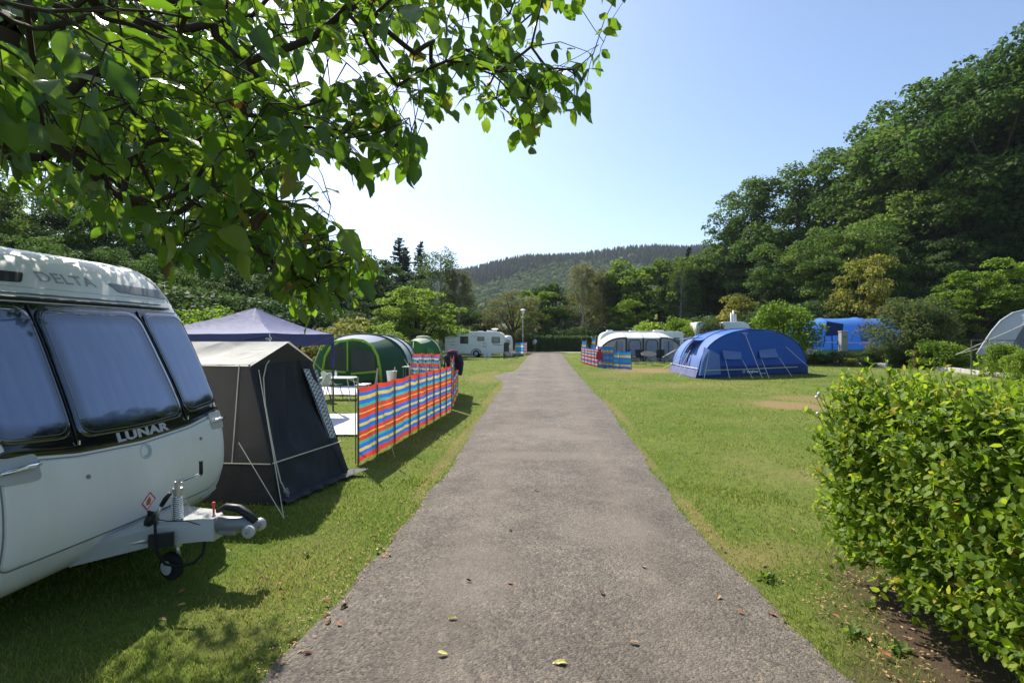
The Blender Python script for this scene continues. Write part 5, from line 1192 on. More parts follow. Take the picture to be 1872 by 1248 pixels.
def windbreak(label, pts, h, mat, poletop=0.15, z0=0.03, group='striped windbreaks', sag=0.035, seed=0, tall=None, cols=8):
    pts = [Vector((p[0], p[1], 0)) for p in pts]; o = thing('windbreak', label, 'windbreak', (pts[0] + pts[-1]) / 2, group)
    V = []; Tt = []; F = []; nv = 22; ncol = 0; c0 = wloc(o)
    for k in range(len(pts) - 1):
        a, b = pts[k], pts[k + 1]; d = b - a; nrm = Vector((d.y, -d.x, 0)).normalized(); hh = h[k] if isinstance(h, list) else h
        for i in range(cols + (k == len(pts) - 2)):
            u = i / cols
            for j in range(nv + 1):
                v = j / nv; e = math.sin(math.pi * u)
                dd = sag * e * (0.4 + mnoise.noise(Vector((k * 2.3 + u * 1.5, v * 2.5 + u * 2, seed)))) + 0.03 * e * mnoise.noise(Vector((k * 3 + u * 5, v * 5 - u * 4, seed + 3)))
                zz = z0 + hh * v - 0.025 * e * (v ** 3) + 0.02 * e * ((1 - v) ** 4)
                V.append(a.lerp(b, u) + nrm * dd + Vector((0, 0, zz)) - c0); Tt.append(min(0.999, max(0.0, v + 0.012 * mnoise.noise(Vector((k + u * 2, v * 3, seed + 9))))))
            ncol += 1
    for c in range(ncol - 1):
        for j in range(nv): F.append((c * (nv + 1) + j, (c + 1) * (nv + 1) + j, (c + 1) * (nv + 1) + j + 1, c * (nv + 1) + j + 1))
    me = np_mesh('fabric', np.array([tuple(v) for v in V]), np.array(F), tint=np.array(Tt), smooth=True); link('fabric', me, mat, o, c0)
    for k, p in enumerate(pts):
        hh = (h[min(k, len(h) - 1)] if isinstance(h, list) else h); top = z0 + hh + (poletop[k % len(poletop)] if isinstance(poletop, (list, tuple)) else poletop)
        lean = Vector((rnd.uniform(-.015, .015), rnd.uniform(-.015, .015), 0)); d = (pts[min(k + 1, len(pts) - 1)] - pts[max(k - 1, 0)]); nrm = Vector((d.y, -d.x, 0)).normalized() * 0.012
        pl = MB().tube([p - Vector((0, 0, .15)) + nrm, p + Vector((0, 0, z0 + hh)) + nrm, p + lean + Vector((0, 0, top)) + nrm], [0.012, 0.012, 0.011], 7).build('pole', 'pole_wood', o, smooth=True)
        MB().tube([p + lean + Vector((0, 0, top - 0.015)) + nrm, p + lean + Vector((0, 0, top + 0.03)) + nrm], 0.014, 7).build('pole_cap', 'pole_dark', pl)
        for sgn in (-1, 1): MB().tube([p + nrm * sgn * 2.0 + Vector((0, 0, z0 + 0.005)), p + nrm * sgn * 2.0 + Vector((0, 0, z0 + hh * 0.97))], 0.008, 5).build('pole_pocket', 'pole_dark', o)
    return o
pA = [G(651, 853)]; pE = G(824, 750)
us = [(651, 853)]; 
pa0, pa1 = G(651, 853), G(825, 750)
def onseg(u):
    """point of the line pa0-pa1 seen at column u"""
    d = ray(u, 800); k = d.x / d.y; w = pa1 - pa0; t = (k * pa0.y - pa0.x) / (w.x - k * w.y); return pa0 + w * t
main = [onseg(u) for u in (653, 688, 720, 748, 764, 779, 792, 804, 815, 825)]
wb1 = windbreak('long red, blue and yellow striped windbreak beside the track, nearest the camera', main, 1.13, 'wb_rainbow', [0.17, 0.25, 0.22, 0.20, 0.22, 0.2, 0.2, 0.2, 0.12, 0.1], seed=1)
cord('guy_rope', 'cord_lime', wb1, main[1] + Vector((0, 0, 1.1)), G(722, 838), 0.005)
a2 = main[-1] + Vector((-0.08, 0.35, 0)); b2 = G(836, 718); c2 = P(808, 700, b2.y + 0.3)
windbreak('short striped windbreak with a dark jacket over its corner', [a2, a2.lerp(b2, .33), a2.lerp(b2, .66), b2], 1.27, 'wb_rainbow', 0.06, seed=4)
windbreak('far striped windbreak turning left behind the jacket', [P(754, 640, b2.y + 1.2), P(772, 640, b2.y + 1.0), P(790, 640, b2.y + .8), P(806, 640, b2.y + .6)], 1.27, 'wb_rainbow', 0.05, seed=6)
windbreak('striped windbreak inside the enclosure, mostly hidden by the long one', [P(752, 690, 15.2), P(768, 690, 15.0), P(786, 690, 14.8), P(803, 690, 14.6)], 1.08, 'wb_rainbow', 0.1, seed=8)
# jacket over the corner
simple('jacket_cloth', (0.030, 0.018, 0.035), 0.85, vary=0.3, scale=5, bmp=0.4, bscale=12)
simple('jacket_pink', (0.26, 0.06, 0.12), 0.85, vary=0.2, scale=5)
simple('jacket_red', (0.42, 0.030, 0.060), 0.85, vary=0.2, scale=5, bmp=0.4, bscale=12)
def draped(label, p, w, drop, mat, mat2, depth=0.06, d=Vector((1, 0, 0)), name='jacket'):
    """a coat folded over a windbreak: front flap, back flap and a hanging sleeve"""
    o = thing(name, label, 'jacket', (p.x, p.y, p.z - drop)); nrm = Vector((d.y, -d.x, 0)); rows = []
    for i in range(9):
        u = i / 8 - 0.5; row = []; sh = 1 - 0.25 * abs(u) * 2
        for j in range(15):
            t = j / 14 * 2 - 1; dz = -abs(t) ** 1.2 * drop * (sh if t < 0 else 0.8 * sh); off_ = nrm * (depth * (1 if t < 0 else -1) * min(1, abs(t) * 3.0) * (1 + 0.5 * math.sin(i * 1.8 + j * .5)))
            row.append(p + d * (u * w * (1 + 0.15 * abs(t))) + Vector((0, 0, dz + 0.035 * math.cos(u * 6))) + off_)
        rows.append(row)
    MB().sheet(rows, 0.02).build('coat', mat, o, smooth=True)
    MB().tube([p + d * w * .45 + nrm * .06, p + d * w * .60 + nrm * .09 + Vector((0, 0, -drop * .5)), p + d * w * .55 + nrm * .10 + Vector((0, 0, -drop * 1.0)), p + d * w * .5 + nrm * .10 + Vector((0, 0, -drop * 1.15))], [.07, .075, .065, .05], 8).build('sleeve', mat, o, smooth=True)
    MB().tube([p + d * w * -.4 + Vector((0, 0, .04)), p + Vector((0, 0, .085)), p + d * w * .35 + Vector((0, 0, .05))], [.03, .05, .03], 8).build('collar', mat2, o, smooth=True)
    return o
draped('dark plum jacket slung over the corner of the striped windbreak', Vector((a2.lerp(b2, .5).x - 0.05, a2.lerp(b2, .5).y, 1.38)), 0.46, 0.55, 'jacket_cloth', 'jacket_pink')

# ---- table, benches, chairs, mats behind the windbreak
TB = G(618, 727); ty = TB.y
FT = thing('folding_table', 'white folding picnic table with attached benches behind the windbreak', 'table', (TB.x, ty, 0))
tc = P(618, 690, ty)
MB().box((tc.x, ty, tc.z), (1.05, 0.62, 0.035), bev=0.01).build('table_top', 'white_plastic', FT)
for sx in (-1, 1):
    for sy in (-1, 1): MB().tube([(tc.x + sx * .38, ty + sy * .24, tc.z - .02), (tc.x + sx * .50, ty + sy * .26, 0.0)], .014, 6).build('leg', 'white_plastic', FT)
    bx = tc.x + sx * 0.80
    MB().box((bx, ty, 0.42), (0.30, 0.62, 0.03), bev=0.008).build('bench_seat', 'white_plastic', FT)
    for sy in (-1, 1): MB().tube([(bx - .1, ty + sy * .24, .41), (bx + .1, ty + sy * .25, 0)], .013, 6).build('bench_leg', 'pole_dark', FT); MB().tube([(bx + .1, ty + sy * .24, .41), (bx - .1, ty + sy * .25, 0)], .013, 6).build('bench_leg', 'white_plastic', FT)
    MB().tube([(bx, ty, .40), (tc.x + sx * .3, ty, tc.z - .03)], .012, 6).build('brace', 'white_plastic', FT)
bo_ = MB().lathe([(.035, 0), (.035, .11), (.012, .15), (.012, .18)], P(614, 688, ty) * 1 + Vector((0, 0, .01)), (0, 0, 1), 12).build('bottle', 'white_plastic', None, smooth=True, angle=40); tag(bo_, 'small white bottle standing on the folding table', 'bottle')
def shell_chair(label, x, y, rz, group):
    M = Matrix.Translation((x, y, 0)) @ Matrix.Rotation(rz, 4, 'Z'); o = thing('chair', label, 'chair', (x, y, 0), group)
    rows = []
    for j in range(13):
        t = j / 12; row = []
        for i in range(9):
            u = i / 4 - 1; w = 0.21 * (1 - 0.25 * max(0, t - .6) / .4)
            if t < .5: q = Vector((u * w, -0.2 + 0.42 * t / .5, 0.44 - 0.02 * (1 - u * u) + .03 * (t / .5) ** 3))
            else: s_ = (t - .5) / .5; q = Vector((u * w, 0.22 + 0.12 * s_ - 0.05 * u * u, 0.47 + 0.38 * s_ - 0.06 * u * u * s_))
            row.append(M @ q)
        rows.append(row)
    MB().sheet(rows, 0.012).build('seat_shell', 'white_plastic', o, smooth=True)
    for sx in (-1, 1):
        for sy in (-1, 1): MB().tube([M @ Vector((sx * .15, sy * .15, .43)), M @ Vector((sx * .21, sy * .22, 0))], .012, 6).build('leg', 'pole_dark' if sx < 0 else 'white_plastic', o)
    return o
q = G(585, 733); shell_chair('white moulded chair at the left end of the folding table', q.x, q.y, R(-100), 'white moulded chairs')
q = G(600, 729); shell_chair('white moulded chair pushed in beside the folding table', q.x + 0.05, q.y + 0.2, R(150), 'white moulded chairs')
m, nt, bs = newmat('mat_white'); co = N(nt, 'ShaderNodeTexCoord'); br = N(nt, 'ShaderNodeTexBrick'); br.inputs['Scale'].default_value = 3.0; br.inputs['Mortar Size'].default_value = 0.012
br.inputs['Color1'].default_value = rgb((0.60, 0.60, 0.62)); br.inputs['Color2'].default_value = rgb((0.68, 0.68, 0.68)); br.inputs['Mortar'].default_value = rgb((0.40, 0.40, 0.40)); nt.links.new(co.outputs['Object'], br.inputs['Vector']); nt.links.new(br.outputs[0], bs.inputs['Base Color']); bs.inputs['Roughness'].default_value = 0.8
def ground_mat(label, q, mat, name='groundsheet'):
    pts = [G(u, v) for u, v in q]; c = sum(pts, Vector()) / 4; rows = panel(*[p + Vector((0, 0, 0.035)) for p in pts], nu=14, nv=14, wr=0.0)
    rows = [[p + Vector((0, 0, 0.02 * mnoise.noise(p * 1.7))) for p in r_] for r_ in rows]
    return tag(MB().sheet(rows, 0.02).build(name, mat, smooth=True, angle=40), label, 'groundsheet')
ground_mat('white groundsheet lying behind the long striped windbreak', ((560, 798), (680, 797), (672, 757), (560, 760)), 'mat_white')
ground_mat('pale groundsheet under the folding table', ((560, 722), (700, 724), (704, 708), (575, 707)), 'mat_white')
bk = G(716, 712); BK = thing('bucket', 'white bucket standing behind the long striped windbreak', 'bucket', (bk.x, bk.y, 0))
MB().tube([(bk.x - .22, bk.y, 0), (bk.x - .10, bk.y, .42)], .014, 6).build('stand_leg', 'pole_wood', BK); MB().tube([(bk.x + .22, bk.y, 0), (bk.x + .10, bk.y, .42)], .014, 6).build('stand_leg', 'pole_wood', BK)
MB().lathe([(.13, 0), (.15, .02), (.19, .36), (.20, .37), (.185, .36), (.14, .05)], (bk.x, bk.y, .30), (0, 0, 1), 16).build('pail', 'white_plastic', BK, smooth=True, angle=40)
sm_ = G(753, 712); SH = thing('camp_stand', 'small folding camp stand with a dark top behind the windbreak', 'table', (sm_.x, sm_.y, 0))
MB().box((sm_.x, sm_.y, .82), (.62, .42, .03), bev=.008).build('top', 'silver_plastic', SH)
for sx in (-1, 1):
    for sy in (-1, 1): MB().tube([(sm_.x + sx * .26, sm_.y + sy * .16, .81), (sm_.x + sx * .28, sm_.y + sy * .18, 0)], .012, 5).build('leg', 'grey_plastic', SH)
# ================================================================== FAR CARAVAN AND ITS CLUTTER
simple('car_window', (0.030, 0.042, 0.060), 0.06, vary=0.3, scale=2, spec=0.9, coat=1.0)
simple('car_window_pale', (0.22, 0.24, 0.22), 0.12, vary=0.3, scale=3, spec=0.8)
simple('decal_grey', (0.17, 0.18, 0.19), 0.4, vary=0.1)
simple('green_tarp', (0.020, 0.070, 0.045), 0.6, vary=0.2)
simple('dark_board', (0.020, 0.018, 0.020), 0.5, vary=0.2)
simple('post_grey', (0.34, 0.35, 0.36), 0.45, metal=0.4, vary=0.1)
simple('lamp_white', (0.72, 0.73, 0.74), 0.35, vary=0.05)
simple('concrete', (0.40, 0.38, 0.34), 0.9, vary=0.2, scale=8, bmp=0.3, bscale=50)
simple('sleeper_wood', (0.50, 0.47, 0.42), 0.9, vary=0.3, scale=5, bmp=0.5, bscale=25)
simple('brown_post', (0.16, 0.075, 0.035), 0.8, vary=0.25, scale=8)
simple('steel_rail', (0.20, 0.20, 0.20), 0.5, metal=0.6, vary=0.2)

def far_caravan(name, label, x0, x1, y0, y1, h, windows, front='right', group=None, roofbits=(), z0=0.0, wheel=None, decals=True):
    """caravan seen from the side: body along x, side wall facing the camera at y0"""
    o = thing(name, label, 'caravan', ((x0 + x1) / 2, (y0 + y1) / 2, z0), group); L = x1 - x0; f = 1 if front == 'right' else -1
    pf = [(0, .32), (-.01, .6), (0, 1.4), (.02, 2.2), (.06, h - .12), (.16, h - .03), (.5, h), (L * .5, h + .01), (L - .9, h), (L - .55, h - .05), (L - .28, h - .20), (L - .12, h - .45), (L - .06, h - .9), (L, h - 1.4), (L, .8), (L - .03, .5), (L - .10, .32), (L * .5, .28)]
    pf = [((x0 + a) if f > 0 else (x1 - a), b + z0) for a, b in pf]
    loft_body(pf, y0, y1, 0.06, 'body', 'caravan_white', o)
    X = lambda a: x0 + a * L if f > 0 else x1 - a * L
    for a, b, za, zb, mt in windows:
        xa, xb = sorted((X(a), X(b))); w = MB().box(((xa + xb) / 2, y0 - .008, z0 + (za + zb) / 2), (xb - xa, .05, zb - za), bev=.012).build('window', 'black_plastic', o)
        MB().box(((xa + xb) / 2, y0 - .033, z0 + (za + zb) / 2), (xb - xa - .12, .012, zb - za - .12)).build('pane', mt, w)
    if wheel is not None:
        wx = X(wheel); w = MB().lathe([(.16, 0), (.30, 0), (.325, .03), (.325, .16), (.30, .19)], (wx, y0 - .03, z0 + .325), (0, 1, 0), 22).build('wheel', 'rubber', o, smooth=True, angle=40)
        MB().lathe([(.0, .0), (.05, -.02), (.17, -.005), (.18, .02)], (wx, y0 - .04, z0 + .325), (0, 1, 0), 18).build('rim', 'silver_plastic', w, smooth=True, angle=40)
        w2 = MB().lathe([(.16, 0), (.30, 0), (.325, .03), (.325, .16), (.30, .19)], (wx, y1 - .2, z0 + .325), (0, 1, 0), 18).build('wheel', 'rubber', o, smooth=True, angle=40)
        pts = [(wx + .44 * math.cos(a), y0 - .012, z0 + .36 + .40 * math.sin(a)) for a in [math.pi * k / 12 for k in range(13)]]
        MB().tube(pts, .035, 6).build('wheel_arch', 'black_plastic', o, smooth=True)
    for a, w_, hh in roofbits: MB().box((X(a), (y0 + y1) / 2, z0 + h + hh / 2), (w_, .7, hh), bev=hh * .3).build('roof_vent', 'white_plastic', o)
    for a in (.10, .9): MB().tube([(X(a), y0 + .3, z0 + .32), (X(a) + .1, y0 + .3, z0 + .0)], .03, 6).build('corner_steady', 'galvanised', o)
    if decals:
        for (a, b, za, zb) in ((.02, .17, 1.36, 1.39), (.08, .17, 1.17, 1.10), (.79, .94, 1.22, 1.12), (.80, .95, 1.16, 1.10)):
            MB().box(((X(a) + X(b)) / 2, y0 - .004, z0 + (za + zb) / 2), (abs(X(b) - X(a)), .012, .035), ry=math.atan2(za - zb, X(b) - X(a))).build('decal', 'decal_grey', o)
        for (za, w_) in ((1.27, .34), (.98, .38)): MB().box((X(.655), y0 - .006, z0 + za), (w_, .02, .11), bev=.004).build('service_hatch', 'silver_plastic', o)
        for k in range(2): MB().tube([(X(.435 + .05 * k), y0 - .01, z0 + 1.82), (X(.455 + .05 * k), y0 - .01, z0 + 1.95), (X(.475 + .05 * k), y0 - .01, z0 + 1.98)], .018, 5).build('decal', 'decal_grey', o)
        MB().box((X(.5), y0 - .002, z0 + 1.10), (L * .96, .008, .008)).build('side_rail', 'silver_plastic', o)
    return o
ycv = G(870, 652.5).y; xa = P(813, 630, ycv).x; xb = P(924, 630, ycv).x
FC = far_caravan('caravan', 'white caravan side-on at the end of the left-hand lawn', xa, xb, ycv, ycv + 2.2, P(870, 606, ycv).z,
            [(.255, .39, 1.24, 1.92, 'car_window'), (.54, .655, 1.50, 1.87, 'car_window_pale'), (.775, .91, 1.30, 1.86, 'car_window_pale')], roofbits=((.12, .5, .10), (.34, .42, .10), (.57, .45, .07), (.76, .9, .12)), wheel=.52)
xw = P(895, 640, ycv).x
for k, (u, w_) in enumerate(((887, .28), (894.5, .34))):
    p = P(u, 650, ycv - .5); bx_ = MB().box((p.x, p.y, .18), (w_, .3, .36), bev=.03).build('water_container', 'lamp_white'); tag(bx_, ('left-hand' if not k else 'right-hand') + ' white water container under the far caravan', 'container')
p = P(862, 651, ycv - .6); tag(MB().box((p.x, p.y, .07), (.7, .35, .13), bev=.03).build('levelling_ramp', 'silver_plastic'), 'low pale step box by the far caravan wheel', 'step')
dsh = P(905, 604, ycv + 1.0); MB().lathe([(.0, 0), (.2, .03), (.33, .09), (.34, .10), (.2, .06)], (dsh.x, dsh.y, P(870, 606, ycv).z + .16), (0, -.2, 1), 16).build('aerial_disc', 'white_plastic', FC, smooth=True)
MB().tube([(dsh.x, dsh.y, P(870, 606, ycv).z), (dsh.x, dsh.y, P(870, 606, ycv).z + .18)], .02, 6).build('aerial_mast', 'white_plastic', FC)
# pitch sign in front of the caravan nose
sp_ = G(921.5, 657); SG = thing('pitch_sign', 'dark board on a post in front of the far caravan nose', 'sign', (sp_.x, sp_.y, 0))
MB().box((sp_.x, sp_.y, .62), (.07, .07, 1.24), bev=.008).build('post', 'dark_board', SG); bt, bb = P(925, 626, sp_.y).z, P(925, 642, sp_.y).z
MB().box((sp_.x + .20, sp_.y - .045, (bt + bb) / 2), (.42, .03, bt - bb), bev=.006).build('board', 'dark_board', SG)
# white car nose behind the caravan front, bicycle, tarp, blue screens
q = P(929, 640, ycv + 1.5); SB = thing('storage_pod', 'white rounded front box leaning at the far caravan nose', 'box', (q.x, q.y, 0))
MB().lathe([(.42, 0), (.45, .3), (.45, 1.5), (.38, 1.85), (.2, 2.0)], (q.x, q.y, 0.0), (0, 0, 1), 14).build('shell', 'caravan_white', SB, smooth=True)
MB().box((q.x + .05, q.y - .46, 1.35), (.35, .03, .5), bev=.01).build('pane', 'car_window', SB)
BI = G(935, 655); bk_ = thing('bicycle', 'dark bicycle parked by the far caravan hitch', 'bicycle', (BI.x, BI.y, 0))
for dx in (-.42, .42):
    w = MB().tube([(BI.x + dx + .30 * math.cos(a), BI.y, .32 + .30 * math.sin(a)) for a in [2 * math.pi * k / 18 for k in range(19)]], .022, 6).build('wheel', 'rubber', bk_)
    for k in range(6): MB().tube([(BI.x + dx, BI.y, .32), (BI.x + dx + .29 * math.cos(k * 1.047), BI.y, .32 + .29 * math.sin(k * 1.047))], .004, 3).build('spoke', 'chrome', w)
MB().tube([(BI.x - .42, BI.y, .32), (BI.x - .15, BI.y, .72), (BI.x + .30, BI.y, .76), (BI.x + .02, BI.y, .34), (BI.x - .15, BI.y, .72)], .02, 6).build('frame', 'sign_red', bk_); MB().tube([(BI.x + .42, BI.y, .32), (BI.x + .30, BI.y, .80), (BI.x + .28, BI.y, 1.0)], .016, 6).build('fork', 'cast_grey', bk_)
MB().tube([(BI.x + .26, BI.y - .25, 1.0), (BI.x + .29, BI.y, 1.01), (BI.x + .26, BI.y + .25, 1.0)], .014, 6).build('handlebar', 'black_plastic', bk_); MB().box((BI.x - .18, BI.y, .86), (.24, .13, .05), bev=.015).build('saddle', 'black_plastic', bk_); MB().tube([(BI.x - .15, BI.y, .70), (BI.x - .17, BI.y, .86)], .014, 6).build('seat_post', 'cast_grey', bk_)
TP = G(941, 651); rows = []
for j in range(9):
    t = j / 8; rows.append([Vector((TP.x + (.95 - .25 * t) * math.cos(a) * (1 - t ** 2.2), TP.y + .55 * math.sin(a) * (1 - t ** 2.2), .55 * t + .05 * mnoise.noise(Vector((a, t * 3, 1))))) for a in [2 * math.pi * k / 16 for k in range(16)]])
tag(MB().grid(rows, closed=True).build('tarpaulin', 'green_tarp', smooth=True), 'dark green tarpaulin heap on the grass by the far caravan', 'tarpaulin')
windbreak('light blue windbreak at the end of the lawn beside the lamp post', [P(942, 640, 53.0), P(947, 640, 52.6), P(952, 640, 52.2), P(957, 640, 52.4)], 1.25, 'wb_beach', 0.06, seed=11)
windbreak('orange and white windbreak right behind the lamp post', [P(957.5, 640, 53.4), P(961, 640, 55.0), P(963, 640, 57.0)], 1.25, 'wb_plaid', 0.05, seed=12)
# lamp post
lp = G(956, 648); LP = thing('lamp_post', 'grey lamp post with a white lantern at the end of the track', 'lamp post', (lp.x, lp.y, 0)); lt = P(956, 566, lp.y).z
MB().tube([(lp.x, lp.y, 0), (lp.x, lp.y, 1.2), (lp.x, lp.y, 1.25), (lp.x, lp.y, lt - .45)], [.075, .075, .045, .042], 10).build('post', 'post_grey', LP, smooth=True)
la = MB().lathe([(.06, 0), (.10, .05), (.20, .40), (.20, .42)], (lp.x, lp.y, lt - .48), (0, 0, 1), 14).build('lantern', 'lamp_white', LP, smooth=True, angle=40); MB().lathe([(.30, 0), (.30, .02), (.12, .12), (.02, .15)], (lp.x, lp.y, lt - .06), (0, 0, 1), 14).build('cap', 'lamp_white', la, smooth=True, angle=40)
MB().lathe([(.0, 0), (.08, .01), (.09, .14), (.0, .16)], (lp.x - .12, lp.y, P(956, 580, lp.y).z - .06), (0, 0, 1), 10).build('camera_dome', 'lamp_white', LP, smooth=True); MB().box((lp.x, lp.y - .05, P(956, 614, lp.y).z), (.16, .10, .26), bev=.02).build('junction_box', 'post_grey', LP)
hp_ = G(1005, 640); HP = thing('hookup_post', 'small white post at the far end of the track', 'post', (hp_.x, hp_.y, 0)); MB().box((hp_.x, hp_.y, .45), (.18, .18, .9), bev=.02).build('post', 'lamp_white', HP); MB().box((hp_.x, hp_.y, .93), (.22, .22, .06), bev=.02).build('cap', 'lamp_white', HP)
dq = P(978, 625, 64); DS = thing('satellite_dish', 'white satellite dish against the dark hedge at the track end', 'dish', (dq.x, dq.y, 0)); MB().lathe([(.0, 0), (.2, .03), (.34, .11), (.35, .12)], dq, (-.5, -.8, .35), 16).build('dish', 'lamp_white', DS, smooth=True); MB().tube([(dq.x, dq.y, 0), dq], .025, 6).build('pole', 'post_grey', DS)

# ================================================================== RIGHT-HAND PITCHES
fabric('tent_blue', (0.060, 0.180, 0.56), 0.22, wr=0.3, wscale=2.2)
fabric('tent_blue_deep', (0.030, 0.110, 0.43), 0.16, wr=0.3, wscale=2.0)
fabric('tent_blue_pale', (0.16, 0.26, 0.56), 0.25, wr=0.4, wscale=3.0)
fabric('tent_blue_navy', (0.016, 0.045, 0.19), 0.08, wr=0.3, wscale=3.0)
fabric('mud_lilac', (0.17, 0.18, 0.36), 0.12, wr=0.4, wscale=4)
fabric('awning_white', (0.70, 0.70, 0.69), 0.25, wr=0.2, wscale=2)
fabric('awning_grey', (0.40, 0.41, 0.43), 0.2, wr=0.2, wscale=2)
fabric('tent3_grey', (0.17, 0.175, 0.20), 0.12, wr=0.35, wscale=2.5); fabric('tent3_silver', (0.52, 0.53, 0.54), 0.2, wr=0.4, wscale=3)
simple('awning_window', (0.24, 0.25, 0.27), 0.15, vary=0.35, scale=2.5, spec=0.7); simple('awning_band', (0.035, 0.037, 0.042), 0.6, vary=0.15)
simple('print_white', (0.75, 0.76, 0.78), 0.6, vary=0.03)

fabric('tent_sky', (0.15, 0.36, 0.80), 0.55, wr=0.3, wscale=2.2)
# ---- blue tunnel tent
L0 = G(1277, 691); R0 = G(1476, 682.5); L3 = G(1224, 678.5); ax = (L3 - L0); ln = ax.length; ax.normalize()
ax = (ax + Vector((0.18, 0, 0))).normalized() if ax.x < -0.3 else ax
hB = P(1350, 602.5, (L0.y + R0.y) / 2).z
BT = thing('tunnel_tent', 'big blue arched tunnel tent pitched on the right-hand lawn', 'tent', (L0 + R0) / 2 + ax * 2)
st = [(L0 + ax * s_ + Vector((i * .04, 0, 0)), R0 + ax * s_ - Vector((i * .04, 0, 0)), hB * k) for i, (s_, k) in enumerate(((0, 1.0), (1.5, 1.03), (3.2, 1.02), (ln, .97)))]
ar = tunnel(BT, st, [('tent_blue_pale', 'tent_blue', 'tent_blue'), ('tent_blue', 'tent_blue', 'tent_blue'), ('tent_blue_pale', 'tent_blue', 'tent_blue')], ['tent_blue_navy', 'tent_blue_navy', 'tent_blue_navy', 'tent_blue_navy'], pw=0.80, sleeve_r=0.03)  # sunlight on the left side put into the paler blue panels
fn = (R0 - L0).cross(Vector((0, 0, 1))).normalized(); fn = fn if fn.y < 0 else -fn
end_panel(BT, 'front_panel', 'tent_blue_deep', ar[0], 0.06, 0.52, 9, out=fn, seed=31, wr=0.05); end_panel(BT, 'front_mud_flap', 'tent_blue_navy', ar[0], 0.10, 0.0, 0.52, out=fn, seed=33, wr=0.03); end_panel(BT, 'back_panel', 'tent_blue_deep', ar[-1], 0.04, out=-fn)
fp = lambda u, v, off=0.14: on_plane(u, v, L0 + fn * off, fn)
zl = L0.lerp(R0, 0.02); MB().tube([fp(u, v, .13) for u, v in ((1288, 677), (1320, 676), (1360, 675), (1410, 672.5), (1458, 670.5))], 0.022, 5).build('lime_line', 'cord_lime', BT, smooth=True)
for q in (((1324, 656), (1356, 657), (1355, 643), (1320, 640)), ((1390, 654), (1424, 653), (1417, 637), (1387, 640))):
    rows = panel(*[fp(u, v, .22 if k < 2 else .10) for k, (u, v) in enumerate(q)], nu=8, nv=6, sag=0.08, wr=0.05, seed=q[0][0]); MB().sheet(rows, .01).build('window_flap', 'tent_blue_pale', BT, smooth=True)
MB().grid(panel(*[fp(u, v, .12) for u, v in ((1277, 686), (1318, 684), (1315, 648), (1287, 634))], nu=8, nv=8, wr=.03, seed=5)).build('corner_panel', 'tent_blue_pale', BT, smooth=True)
for a, b in (((1297, 640), (1287, 692)), ((1326, 657), (1334, 692.5)), ((1357, 657), (1376, 692.5)), ((1363, 612), (1394, 692.5)), ((1392, 655), (1406, 692)), ((1424, 653), (1447, 688)), ((1437, 634), (1493, 684))):
    cord('guy_rope', 'cord_cream', BT, fp(*a, .12), G(*b) + Vector((0, 0, .02)), 0.013); peg(BT, G(*b))
MB().grid(panel(*[fp(u, v, .16) for u, v in ((1360, 612), (1366, 612), (1367, 608), (1357, 608))], nu=2, nv=2)).build('guy_patch', 'tent_blue_pale', BT)
for k, (t0, t1) in enumerate(((0, .34), (.34, .68), (.68, 1.0))):
    a, b = st[0][0].lerp(st[3][0], t0), st[0][0].lerp(st[3][0], t1); o_ = Vector((-0.05, 0, 0))
    MB().grid(panel(a + Vector((-.14, 0, .01)), b + Vector((-.14, 0, .01)), b + Vector((-.02, 0, .42)), a + Vector((-.02, 0, .42)), nu=8, nv=4, wr=.03, seed=k)).build('side_mud_flap', 'mud_lilac', BT, smooth=True)
    MB().tube([a + Vector((-.05, 0, .43)), b + Vector((-.05, 0, .43))], .022, 5).build('flap_tape', 'print_white', BT)
# open side door with a porch hood
a, b = ar[1][4], ar[2][4]; a2_, b2_ = ar[1][6], ar[2][6]
MB().sheet(panel(a + Vector((-.55, -.1, .42)), b + Vector((-.55, 0, .42)), b2_ + Vector((-.03, 0, .1)), a2_ + Vector((-.03, 0, .1)), nu=8, nv=5, sag=.06), .012).build('door_hood', 'tent_blue_navy', BT, smooth=True)
dd = lambda i, s_: ar[1][i].lerp(ar[2][i], s_) + Vector((-.05, 0, 0)); MB().grid([[dd(i, .25 + .5 * k / 6) for k in range(7)] for i in range(1, 6)]).build('side_door', 'tent_blue_navy', BT, smooth=True)
for a, b in (((1240, 640), (1222, 684)), ((1262, 640), (1235, 688)), ((1268, 646), (1240, 690)), ((1245, 655), (1212, 674))):
    cord('guy_rope', 'cord_cream', BT, P(a[0], a[1], 26.0 if a[0] < 1250 else 24.6), G(*b) + Vector((0, 0, .02)), 0.012)
vs, fs = text_tris('berghaus', 0.16, 0.006, 1.25); c_ = fp(1376, 680.5, .17); ux = (R0 - L0).normalized()
MB().add([c_ + ux * x + Vector((0, 0, y)) for x, y in vs], fs).build('lettering', 'print_white', BT, recalc=False)
MB().tube([fp(1360, 679, .17) + ux * (.07 * math.cos(a)) + Vector((0, 0, .06 * math.sin(a))) for a in [k * .785 for k in range(9)]], .012, 4).build('logo_mark', 'print_white', BT)
for k in range(3): MB().box(fp(1390 + 4 * k, 682, .17), (.08, .01, .03)).build('print_mark', 'print_white', BT)

